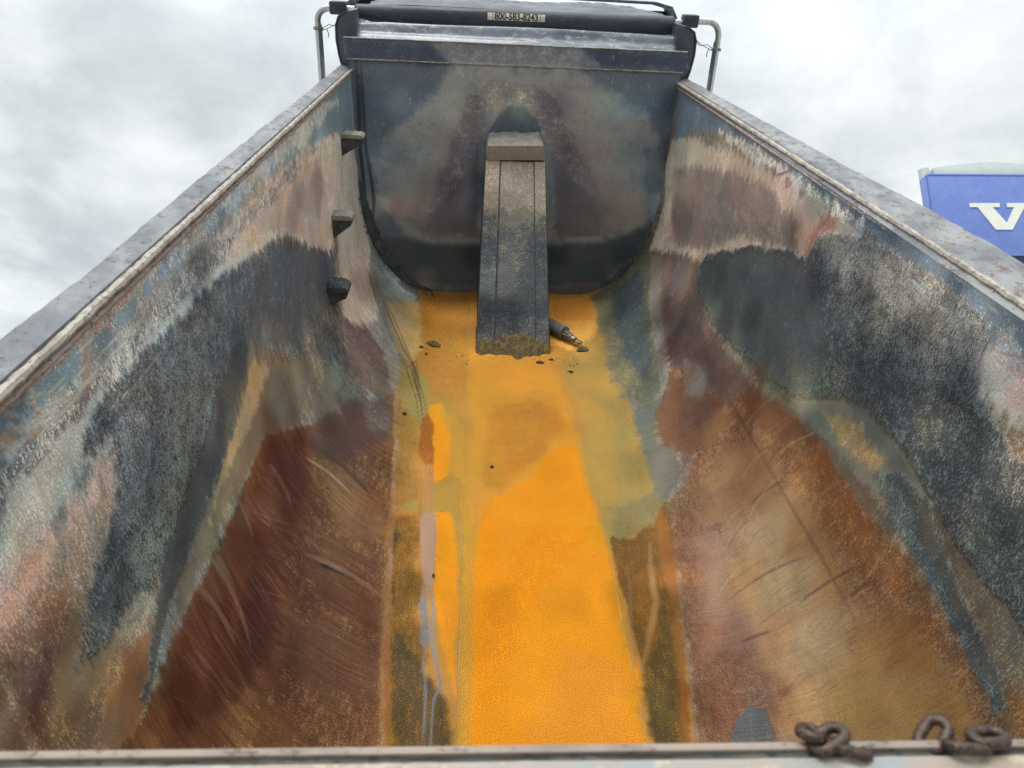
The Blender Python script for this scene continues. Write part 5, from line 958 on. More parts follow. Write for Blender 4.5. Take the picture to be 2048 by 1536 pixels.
L,i,289,179,113,289,179,113,20,40,40,26,5,72;1078,2330,1089,2334,1100,2336,1112,2337,1124,2336,1137,2334,1150,2330;10,36,40,40,40,36,10
L,i,323,201,127,323,201,127,20,40,40,29,5,72;1147,2061,1182,2069,1219,2072,1257,2069,1297,2061,1338,2048,1379,2028;6,24,26,26,26,24,6
L,i,377,234,148,377,234,148,20,40,40,25,5,72;1293,2185,1328,2183,1363,2176,1400,2164,1437,2147,1474,2125,1512,2099;9,33,36,36,36,33,9
L,i,139,77,54,139,77,54,20,40,40,39,5,72;864,1745,882,1758,901,1769,922,1778,943,1785,966,1788,989,1789;3,12,13,13,13,12,3
L,i,123,68,48,123,68,48,20,40,40,23,5,72;776,1873,781,1878,788,1883,794,1887,801,1891,808,1893,816,1895;8,31,34,34,34,31,8
L,i,196,108,76,196,108,76,20,40,40,50,5,72;1263,1633,1282,1633,1302,1631,1323,1626,1343,1620,1364,1613,1385,1603;3,12,13,13,13,12,3
L,i,192,106,75,192,106,75,20,40,40,41,5,72;1203,2125,1228,2122,1254,2117,1280,2109,1307,2097,1334,2082,1361,2065;8,29,32,32,32,29,8
L,i,217,135,85,217,135,85,20,40,40,32,5,72;760,2122,780,2130,801,2136,823,2139,844,2139,867,2135,890,2129;7,27,30,30,30,27,7
L,i,215,129,83,215,129,83,20,40,40,24,5,72;1047,1319,1074,1320,1100,1318,1127,1314,1155,1307,1182,1299,1209,1288;6,20,22,22,22,20,6
L,i,178,99,69,178,99,69,20,40,40,28,5,72;1246,1200,1253,1200,1260,1199,1267,1198,1273,1197,1280,1195,1287,1193;8,29,32,32,32,29,8
L,i,235,146,93,235,146,93,20,40,40,43,5,72;797,1390,826,1404,856,1413,887,1420,920,1422,953,1421,987,1417;10,36,39,39,39,36,10
L,i,187,112,73,187,112,73,20,40,40,22,5,72;874,1406,893,1417,913,1425,934,1432,956,1436,978,1438,1002,1437;9,33,36,36,36,33,9
L,i,184,115,73,184,115,73,20,40,40,35,5,72;632,1691,650,1710,670,1726,691,1740,712,1752,735,1760,759,1766;7,26,29,29,29,26,7
L,i,252,150,98,252,150,98,20,40,40,39,5,72;1217,1884,1253,1890,1292,1890,1331,1886,1372,1876,1413,1861,1456,1841;5,17,19,19,19,17,5
L,i,346,215,136,346,215,136,20,40,40,39,5,72;1219,2149,1233,2152,1247,2153,1262,2152,1277,2149,1293,2144,1309,2138;6,21,22,22,22,21,6
L,i,199,111,77,199,111,77,20,40,40,27,5,72;1323,1654,1349,1654,1375,1652,1402,1646,1430,1638,1457,1628,1486,1614;7,24,26,26,26,24,7
L,i,190,114,74,190,114,74,20,40,40,33,5,72;868,1713,903,1720,939,1722,976,1720,1014,1713,1051,1701,1090,1685;6,22,24,24,24,22,6
L,i,607,444,280,607,444,280,20,40,40,22,5,72;1326,1410,1344,1407,1363,1402,1382,1396,1400,1389,1419,1380,1437,1370;9,32,35,35,35,32,9
L,i,156,86,61,156,86,61,20,40,40,22,5,72;1065,2042,1076,2043,1087,2042,1098,2041,1110,2038,1122,2033,1134,2028;8,28,30,30,30,28,8
L,i,187,112,73,187,112,73,20,40,40,29,5,72;874,1629,909,1636,944,1639,980,1636,1017,1630,1054,1619,1092,1604;6,23,25,25,25,23,6
L,i,253,157,100,253,157,100,20,40,40,34,5,72;926,1435,936,1440,947,1443,958,1445,969,1446,981,1446,993,1445;7,25,27,27,27,25,7
L,i,130,72,51,130,72,51,20,40,40,50,5,72;818,1397,836,1412,856,1424,877,1434,899,1442,923,1447,947,1450;6,23,25,25,25,23,6
L,i,292,175,114,292,175,114,20,40,40,53,5,72;1250,2353,1299,2342,1348,2324,1399,2299,1449,2266,1500,2227,1550,2183;7,26,29,29,29,26,7
L,i,130,77,50,130,77,50,20,40,40,55,5,72;598,1467,609,1474,620,1480,632,1485,644,1489,656,1491,668,1492;4,14,15,15,15,14,4
L,i,157,87,61,157,87,61,20,40,40,49,5,72;973,1860,998,1868,1025,1873,1052,1874,1081,1872,1110,1866,1140,1857;6,22,25,25,25,22,6
L,i,554,405,255,554,405,255,20,40,40,51,5,72;1224,1532,1233,1532,1242,1531,1252,1529,1262,1527,1271,1524,1281,1520;7,24,27,27,27,24,7
L,i,570,417,263,570,417,263,20,40,40,22,5,72;1266,1938,1294,1935,1323,1928,1352,1918,1381,1905,1410,1889,1439,1870;5,17,19,19,19,17,5
L,i,147,82,57,147,82,57,20,40,40,24,5,72;952,1555,981,1565,1011,1571,1042,1574,1075,1573,1108,1568,1142,1560;6,23,26,26,26,23,6
L,i,180,100,70,180,100,70,20,40,40,33,5,72;1088,1475,1117,1486,1147,1494,1178,1498,1211,1499,1245,1496,1280,1490;4,14,16,16,16,14,4
L,i,249,155,98,249,155,98,20,40,40,40,5,72;807,1959,844,1973,884,1981,924,1983,966,1978,1008,1967,1052,1951;4,16,18,18,18,16,4
L,i,252,150,98,252,150,98,20,40,40,42,5,72;1323,1822,1331,1823,1339,1824,1348,1824,1356,1823,1366,1822,1375,1819;9,33,36,36,36,33,9
L,i,317,197,125,317,197,125,20,40,40,26,5,72;1175,1840,1185,1840,1196,1839,1207,1837,1217,1834,1228,1830,1239,1825;5,17,19,19,19,17,5
L,i,601,440,277,601,440,277,20,40,40,52,5,72;1238,2268,1282,2251,1326,2229,1370,2201,1413,2169,1456,2132,1498,2090;6,23,25,25,25,23,6
L,i,517,378,239,517,378,239,20,40,40,29,5,72;1127,1883,1137,1882,1146,1880,1156,1877,1165,1873,1175,1868,1184,1863;7,27,29,29,29,27,7
L,i,234,145,92,234,145,92,20,40,40,28,5,72;837,2018,848,2021,859,2024,870,2025,882,2024,893,2022,905,2019;5,20,22,22,22,20,5
L,i,274,170,107,274,170,107,20,40,40,22,5,72;1028,1626,1039,1630,1049,1632,1061,1633,1072,1633,1084,1632,1096,1630;7,24,26,26,26,24,7
L,i,143,79,55,143,79,55,20,40,40,41,5,72;826,1925,854,1931,882,1933,912,1931,941,1925,971,1915,1002,1902;9,34,38,38,38,34,9
L,i,278,173,109,278,173,109,20,40,40,52,5,72;1037,1511,1062,1524,1089,1534,1116,1541,1146,1544,1176,1544,1208,1541;9,34,37,37,37,34,9
L,i,359,223,141,359,223,141,20,40,40,52,5,72;1267,1356,1293,1359,1320,1359,1347,1357,1375,1353,1404,1346,1433,1337;8,29,31,31,31,29,8
L,i,190,114,74,190,114,74,20,40,40,52,5,72;917,1756,940,1763,965,1767,991,1769,1017,1767,1044,1762,1071,1754;8,29,31,31,31,29,8
L,i,157,87,61,157,87,61,20,40,40,31,5,72;1070,1501,1089,1508,1108,1513,1128,1516,1149,1517,1170,1516,1193,1513;9,32,35,35,35,32,9
L,i,257,154,100,257,154,100,20,40,40,47,5,72;1236,1674,1261,1672,1286,1667,1311,1660,1337,1651,1362,1639,1387,1625;6,22,24,24,24,22,6
L,i,492,359,227,492,359,227,20,40,40,37,5,72;980,2131,1012,2152,1046,2168,1082,2179,1120,2183,1160,2181,1203,2173;9,32,35,35,35,32,9
L,i,446,326,205,446,326,205,20,40,40,51,5,72;1008,1456,1022,1460,1037,1462,1052,1463,1067,1463,1082,1461,1098,1458;6,20,22,22,22,20,6
L,i,154,85,60,154,85,60,20,40,40,45,5,72;949,1341,975,1346,1003,1349,1031,1348,1059,1345,1088,1340,1117,1332;4,14,15,15,15,14,4
L,i,275,165,107,275,165,107,20,40,40,52,5,72;1286,1367,1318,1369,1350,1368,1383,1364,1417,1357,1451,1347,1485,1334;4,14,15,15,15,14,4
L,i,261,162,103,261,162,103,20,40,40,48,5,72;958,2146,966,2146,974,2145,982,2143,991,2141,999,2137,1007,2133;9,33,36,36,36,33,9
L,i,368,228,145,368,228,145,20,40,40,43,5,72;1294,1373,1324,1374,1354,1373,1384,1369,1416,1362,1447,1352,1479,1340;7,25,27,27,27,25,7
L,i,177,98,69,177,98,69,20,40,40,48,5,72;1221,1380,1231,1379,1240,1378,1250,1375,1259,1372,1269,1368,1278,1364;4,14,15,15,15,14,4
L,i,212,132,83,212,132,83,20,40,40,25,5,72;746,2021,767,2039,790,2054,815,2065,840,2073,866,2077,894,2077;8,29,32,32,32,29,8
L,i,182,108,70,182,108,70,20,40,40,42,5,72;826,2425,838,2432,851,2437,864,2440,877,2441,891,2440,906,2437;8,28,30,30,30,28,8
L,i,316,196,125,316,196,125,20,40,40,22,5,72;1069,2284,1093,2283,1117,2280,1142,2273,1168,2263,1194,2250,1220,2234;4,13,15,15,15,13,4
L,i,187,112,73,187,112,73,20,40,40,52,5,72;868,2367,888,2376,909,2383,931,2385,954,2385,977,2381,1001,2374;8,30,33,33,33,30,8
L,i,197,118,77,197,118,77,20,40,40,28,5,72;960,1961,980,1963,1001,1963,1021,1960,1042,1955,1063,1948,1085,1938;9,33,36,36,36,33,9
L,i,312,194,123,312,194,123,20,40,40,54,5,72;1082,2505,1102,2515,1124,2522,1147,2526,1171,2526,1196,2522,1222,2514;4,14,15,15,15,14,4
L,i,425,310,196,425,310,196,20,40,40,32,5,72;924,1996,946,2012,969,2026,993,2036,1020,2042,1047,2044,1076,2043;7,25,27,27,27,25,7
L,i,240,149,94,240,149,94,20,40,40,50,5,72;872,2279,885,2285,897,2288,910,2290,923,2290,937,2289,951,2286;10,37,40,40,40,37,10
L,i,189,105,73,189,105,73,20,40,40,47,5,72;1220,1180,1250,1179,1280,1176,1310,1171,1339,1163,1369,1153,1399,1141;7,27,30,30,30,27,7
L,i,613,448,282,613,448,282,20,40,40,31,5,72;1176,2561,1225,2556,1276,2543,1328,2521,1381,2491,1435,2452,1489,2406;4,16,17,17,17,16,4
L,i,327,203,129,327,203,129,20,40,40,39,5,72;1176,1642,1192,1648,1209,1652,1226,1655,1245,1655,1263,1654,1283,1651;5,18,20,20,20,18,5
L,i,253,157,100,253,157,100,20,40,40,36,5,72;889,2066,912,2082,936,2095,962,2103,988,2108,1017,2110,1046,2107;6,24,26,26,26,24,6
L,i,187,112,73,187,112,73,20,40,40,38,5,72;831,2296,862,2317,895,2331,929,2340,965,2343,1003,2340,1042,2330;7,24,26,26,26,24,7
L,i,189,117,74,189,117,74,20,40,40,35,5,72;667,1550,672,1556,678,1562,685,1566,691,1571,698,1574,705,1577;6,21,22,22,22,21,6
L,i,201,120,78,201,120,78,20,40,40,23,5,72;906,2462,935,2482,965,2497,998,2506,1032,2509,1068,2506,1106,2497;8,30,33,33,33,30,8
L,i,294,183,116,294,183,116,20,40,40,41,5,72;1028,2236,1048,2247,1068,2255,1090,2260,1113,2261,1136,2260,1161,2255;7,26,28,28,28,26,7
L,i,257,153,100,257,153,100,20,40,40,51,5,72;1339,1496,1366,1495,1392,1491,1419,1485,1446,1476,1473,1465,1501,1452;7,27,29,29,29,27,7
L,i,419,306,193,419,306,193,20,40,40,40,5,72;886,2192,903,2200,921,2207,940,2210,959,2211,979,2210,1000,2205;7,26,29,29,29,26,7
L,i,244,146,95,244,146,95,20,40,40,27,5,72;1127,1425,1144,1431,1163,1434,1182,1436,1202,1436,1222,1435,1243,1431;6,22,23,23,23,22,6
L,i,535,391,247,535,391,247,20,40,40,28,5,72;1198,1313,1221,1314,1244,1313,1267,1309,1291,1304,1315,1297,1339,1288;4,14,15,15,15,14,4
L,i,526,384,243,526,384,243,20,40,40,51,5,72;1170,1546,1180,1545,1190,1544,1200,1542,1209,1539,1219,1535,1229,1531;4,16,18,18,18,16,4
L,i,173,96,68,173,96,68,20,40,40,51,5,72;1153,1279,1168,1282,1184,1284,1199,1284,1216,1283,1232,1281,1249,1278;9,33,36,36,36,33,9
L,i,292,181,115,292,181,115,20,40,40,23,5,72;983,1654,1015,1670,1048,1681,1084,1688,1121,1690,1159,1688,1199,1681;6,20,22,22,22,20,6
L,i,162,90,63,162,90,63,20,40,40,27,5,72;967,2234,998,2253,1032,2266,1067,2273,1104,2275,1143,2270,1184,2259;8,30,33,33,33,30,8
L,i,139,77,54,139,77,54,20,40,40,48,5,72;850,2073,869,2091,890,2106,913,2118,937,2126,962,2131,988,2133;10,36,39,39,39,36,10
L,i,199,119,77,199,119,77,20,40,40,40,5,72;919,1354,940,1361,962,1366,985,1369,1008,1370,1031,1368,1056,1365;8,30,33,33,33,30,8
L,i,220,132,86,220,132,86,20,40,40,23,5,72;1112,1618,1120,1619,1128,1621,1135,1621,1143,1620,1152,1619,1160,1617;9,33,36,36,36,33,9
L,i,184,115,73,184,115,73,20,40,40,53,5,72;667,1589,672,1594,677,1598,683,1601,688,1604,694,1606,700,1608;6,24,26,26,26,24,6
L,i,268,167,106,268,167,106,20,40,40,21,5,72;882,2530,916,2549,953,2562,992,2567,1032,2565,1074,2556,1118,2539;4,14,15,15,15,14,4
L,i,159,95,62,159,95,62,20,40,40,32,5,72;745,1732,761,1739,777,1744,793,1746,810,1747,827,1746,845,1743;6,23,26,26,26,23,6
L,i,257,159,101,257,159,101,20,40,40,46,5,72;998,1539,1011,1545,1026,1549,1041,1552,1056,1553,1072,1552,1089,1550;8,30,32,32,32,30,8
L,i,255,152,99,255,152,99,20,40,40,26,5,72;1240,2404,1249,2406,1258,2407,1267,2406,1277,2404,1287,2401,1297,2397;7,27,29,29,29,27,7
L,i,353,219,139,353,219,139,20,40,40,32,5,72;1175,2426,1225,2416,1276,2398,1327,2372,1378,2338,1429,2298,1480,2253;5,19,21,21,21,19,5
L,i,499,365,230,499,365,230,20,40,40,21,5,72;1086,1732,1100,1737,1114,1739,1130,1740,1145,1740,1161,1738,1178,1734;5,20,22,22,22,20,5
L,i,200,111,77,200,111,77,20,40,40,46,5,72;1319,1657,1351,1664,1385,1667,1420,1666,1456,1661,1493,1652,1532,1639;8,31,33,33,33,31,8
L,i,370,271,171,370,271,171,20,40,40,49,5,72;740,1887,764,1911,791,1930,819,1946,849,1958,881,1965,914,1967;9,32,35,35,35,32,9
L,i,345,252,159,345,252,159,20,40,40,37,5,72;722,1422,750,1433,780,1442,810,1446,841,1447,873,1445,905,1439;6,21,23,23,23,21,6
L,i,261,156,102,261,156,102,20,40,40,43,5,72;1319,1626,1342,1620,1364,1612,1386,1603,1408,1592,1430,1579,1451,1564;5,17,18,18,18,17,5
L,i,244,146,95,244,146,95,20,40,40,29,5,72;1225,1825,1237,1825,1250,1823,1262,1821,1275,1817,1288,1812,1302,1805;5,20,22,22,22,20,5
L,i,505,370,233,505,370,233,20,40,40,42,5,72;1047,2344,1073,2353,1099,2359,1127,2360,1156,2356,1187,2349,1218,2337;6,22,24,24,24,22,6
P,l,97,100,96,76,81,83,30,60,200,100,4,50;616,1311,666,1387,716,1422,759,1392,758,1304,747,1242,603,1280
L,l,239,135,81,239,135,81,20,30,40,90,0,60;709,1401,683,1295;8,8
L,l,265,150,90,265,150,90,20,30,40,90,0,60;753,1376,734,1279;8,8
P,i,349,106,13,225,72,13,45,100,120,85,0,30;-517,3198,-493,3247,-459,3132,-441,2909,-439,2785,-485,2805,-521,2886,-527,3038
P,l,429,198,57,331,139,41,45,80,120,60,0,45;-508,2784,-440,2806,-417,2488,-482,2488
P,l,375,240,162,318,196,125,35,40,80,100,0,40;-467,2447,-410,2434,-396,2261,-398,2143,-399,2006,-427,2006,-451,2115,-470,2261,-474,2387
L,i,279,231,208,279,231,208,20,40,40,90,0,40;-488,2785,-466,2454;10,10
L,i,271,225,203,271,225,203,20,40,40,90,0,40;-464,2785,-440,2447;10,10
L,i,264,219,198,264,219,198,20,40,40,90,0,40;-441,2785,-420,2447;10,10
L,i,262,217,196,262,217,196,20,40,40,90,0,40;-432,2019,-430,1904,-414,1808,-416,1740,-402,1696;25,100,100,100,25
L,i,258,214,193,258,214,193,20,40,40,90,0,40;-403,2019,-387,1880,-389,1785,-367,1653,-347,1531;20,80,80,80,20
L,i,265,220,198,265,220,198,20,40,40,90,0,40;-415,2006,-413,1855,-393,1717;18,70,18
P,i,195,168,150,152,138,123,30,40,100,95,0,40;-447,1904,-422,1929,-401,1855,-397,1717,-415,1718,-429,1808
L,i,169,168,167,169,168,167,20,30,60,95,0,40;-404,1717,-409,1632,-395,1532,-391,1420,-387,1316;11,45,45,45,11
L,i,169,168,167,169,168,167,20,30,60,95,0,40;-363,1632,-344,1551,-365,1493,-368,1420,-365,1316;11,45,45,45,11
L,i,174,173,172,174,173,172,20,30,60,95,0,40;-363,1632,-339,1512;10,10
L,i,48,44,34,48,44,34,20,30,50,85,0,40;-1116,4395,-1038,4309,-968,4207,-866,4081,-776,3926,-713,3814,-656,3691,-610,3530,-568,3370,-537,3177;9,25,36,36,36,36,36,36,25,9
L,i,47,42,33,47,42,33,20,30,50,85,0,40;-1083,4454,-1007,4366,-937,4262,-836,4125,-747,3959,-686,3838,-630,3708,-581,3514,-537,3325,-507,3131;9,25,36,36,36,36,36,36,25,9
L,i,47,43,33,47,43,33,20,30,50,85,0,40;-1058,4497,-983,4408,-914,4302,-814,4156,-725,3982,-665,3855,-610,3719,-533,3430,-502,3227;9,27,36,36,36,36,36,27,9
L,i,51,46,36,51,46,36,20,30,50,85,0,40;-1034,4539,-892,4341,-792,4186,-704,4003,-602,3723,-573,3587,-540,3377;9,33,36,36,36,33,9
L,i,61,55,43,61,55,43,20,30,50,85,0,40;-1099,4425,-1022,4338,-953,4235,-851,4103,-761,3942,-700,3826,-643,3700,-603,3815,-567,3589;9,27,36,36,36,36,36,27,9
L,i,47,43,33,47,43,33,20,30,50,85,0,40;-1066,4483,-991,4394,-922,4289,-821,4146,-732,3974,-672,3850,-616,3716,-580,3548,-547,3386,-516,3188;9,25,36,36,36,36,36,36,25,9
L,i,122,57,28,122,57,28,20,40,60,70,0,35;-528,3202,-500,2845;9,9
L,i,123,57,28,123,57,28,20,40,60,70,0,35;-506,3203,-476,2785;9,9
L,i,123,58,28,123,58,28,20,40,60,70,0,35;-487,3203,-465,2888;9,9
L,i,123,58,28,123,58,28,20,40,60,70,0,35;-473,3204,-447,2805;9,9
L,i,150,145,123,150,145,123,20,30,40,60,0,40;-1177,4427,-1011,4282,-896,4034;8,30,8
L,i,130,125,107,130,125,107,20,30,40,60,0,40;-1087,4291,-1003,4143,-950,3946;8,30,8
L,i,139,134,114,139,134,114,20,30,40,60,0,40;-1077,4480,-899,4328,-774,4064;8,30,8
L,i,75,53,28,75,53,28,20,20,20,80,0,60;-448,3007,-444,3003;7,7
L,i,60,42,22,60,42,22,20,20,20,80,0,60;76,1527,79,1525;3,3
L,i,71,50,27,71,50,27,20,20,20,80,0,60;135,3369,139,3364;6,6
L,i,69,48,26,69,48,26,20,20,20,80,0,60;480,2089,483,2086;8,8
L,i,76,54,29,76,54,29,20,20,20,80,0,60;489,3537,493,3531;7,7
L,i,66,46,25,66,46,25,20,20,20,80,0,60;191,2017,193,2014;8,8
L,i,61,43,23,61,43,23,20,20,20,80,0,60;-302,1802,-300,1800;7,7
L,i,72,50,27,72,50,27,20,20,20,80,0,60;-437,2219,-434,2216;5,5
L,i,71,50,27,71,50,27,20,20,20,80,0,60;33,3023,37,3019;3,3
L,i,63,44,24,63,44,24,20,20,20,80,0,60;26,1625,28,1623;7,7
L,i,75,53,28,75,53,28,20,20,20,80,0,60;-424,2220,-421,2217;4,4
L,i,71,50,27,71,50,27,20,20,20,80,0,60;341,1715,344,1713;5,5
L,i,160,112,60,160,112,60,20,20,20,80,0,60;-172,4538,-166,4530;5,5
L,i,61,43,23,61,43,23,20,20,20,80,0,60;-269,1790,-267,1788;5,5
L,i,170,119,64,170,119,64,20,20,20,80,0,60;188,4156,193,4150;3,3
L,i,83,58,31,83,58,31,20,20,20,80,0,60;-280,3736,-275,3730;3,3
L,i,66,46,25,66,46,25,20,20,20,80,0,60;-122,2319,-119,2315;5,5
L,i,60,42,23,60,42,23,20,20,20,80,0,60;-28,2425,-24,2422;3,3
L,i,63,44,24,63,44,24,20,20,20,80,0,60;-54,2032,-51,2029;3,3
L,i,62,43,23,62,43,23,20,20,20,80,0,60;127,1530,129,1528;8,8
L,i,70,49,27,70,49,27,20,20,20,80,0,60;666,3021,668,3015;4,4
L,i,157,110,59,157,110,59,20,20,20,80,0,60;-454,4309,-449,4302;6,6
L,i,148,104,55,148,104,55,20,20,20,80,0,60;172,4465,177,4457;6,6
L,i,66,46,25,66,46,25,20,20,20,80,0,60;361,2089,364,2087;5,5
L,i,153,107,57,153,107,57,20,20,20,80,0,60;-62,4423,-57,4415;4,4
L,i,68,47,25,68,47,25,20,20,20,80,0,60;407,1642,410,1640;3,3
L,i,233,163,87,233,163,87,20,20,20,80,0,60;782,4439,786,4426;4,4
L,i,81,57,30,81,57,30,20,20,20,80,0,60;-30,3669,-25,3663;7,7
L,i,65,45,24,65,45,24,20,20,20,80,0,60;263,1789,265,1786;6,6
L,i,62,43,23,62,43,23,20,20,20,80,0,60;107,1518,109,1516;7,7
L,i,64,44,24,64,44,24,20,20,20,80,0,60;115,1397,117,1395;3,3
L,i,61,43,23,61,43,23,20,20,20,80,0,60;-12,2398,-9,2395;7,7
L,i,72,50,27,72,50,27,20,20,20,80,0,60;-322,2574,-318,2571;5,5
L,i,60,42,23,60,42,23,20,20,20,80,0,60;116,1766,118,1764;5,5
L,i,84,59,32,84,59,32,20,20,20,80,0,60;765,3527,768,3519;7,7
L,i,60,42,22,60,42,22,20,20,20,80,0,60;84,1788,86,1785;7,7
L,i,67,46,25,67,46,25,20,20,20,80,0,60;277,1614,280,1612;5,5
L,i,63,44,24,63,44,24,20,20,20,80,0,60;-254,2645,-250,2641;5,5
L,i,60,42,22,60,42,22,20,20,20,80,0,60;64,1968,67,1966;8,8
L,i,96,67,36,96,67,36,20,20,20,80,0,60;-488,3879,-483,3872;4,4
L,i,70,49,27,70,49,27,20,20,20,80,0,60;-61,2919,-57,2914;3,3
L,i,87,62,32,87,62,32,20,20,20,80,0,60;-280,3511,-276,3505;6,6
L,i,62,43,23,62,43,23,20,20,20,80,0,60;-159,1656,-156,1654;3,3
L,i,71,50,27,71,50,27,20,20,20,80,0,60;331,2889,335,2885;7,7
L,i,60,42,22,60,42,22,20,20,20,80,0,60;-220,1510,-217,1508;4,4
L,i,71,50,27,71,50,27,20,20,20,80,0,60;-278,1565,-275,1563;6,6
L,i,66,46,25,66,46,25,20,20,20,80,0,60;366,2622,369,2618;8,8
L,i,79,56,30,79,56,30,20,20,20,80,0,60;349,1697,351,1695;7,7
L,i,85,60,32,85,60,32,20,20,20,80,0,60;754,3689,757,3679;7,7
L,i,85,60,32,85,60,32,20,20,20,80,0,60;-286,2025,-282,2022;4,4
L,i,67,46,25,67,46,25,20,20,20,80,0,60;-19,3236,-15,3231;3,3
L,i,64,44,24,64,44,24,20,20,20,80,0,60;24,1602,26,1600;4,4
L,i,63,44,24,63,44,24,20,20,20,80,0,60;-257,1725,-255,1723;4,4
L,i,216,151,81,216,151,81,20,20,20,80,0,60;-426,4389,-420,4382;6,6
L,i,62,43,23,62,43,23,20,20,20,80,0,60;448,1966,451,1964;6,6
L,i,67,46,25,67,46,25,20,20,20,80,0,60;199,1831,202,1829;8,8
L,i,88,62,33,88,62,33,20,20,20,80,0,60;348,3813,352,3806;8,8
L,i,70,49,27,70,49,27,20,20,20,80,0,60;293,2767,296,2763;7,7
L,i,67,46,25,67,46,25,20,20,20,80,0,60;532,2784,535,2780;5,5
L,i,60,42,22,60,42,22,20,20,20,80,0,60;-272,1480,-270,1478;6,6
""")
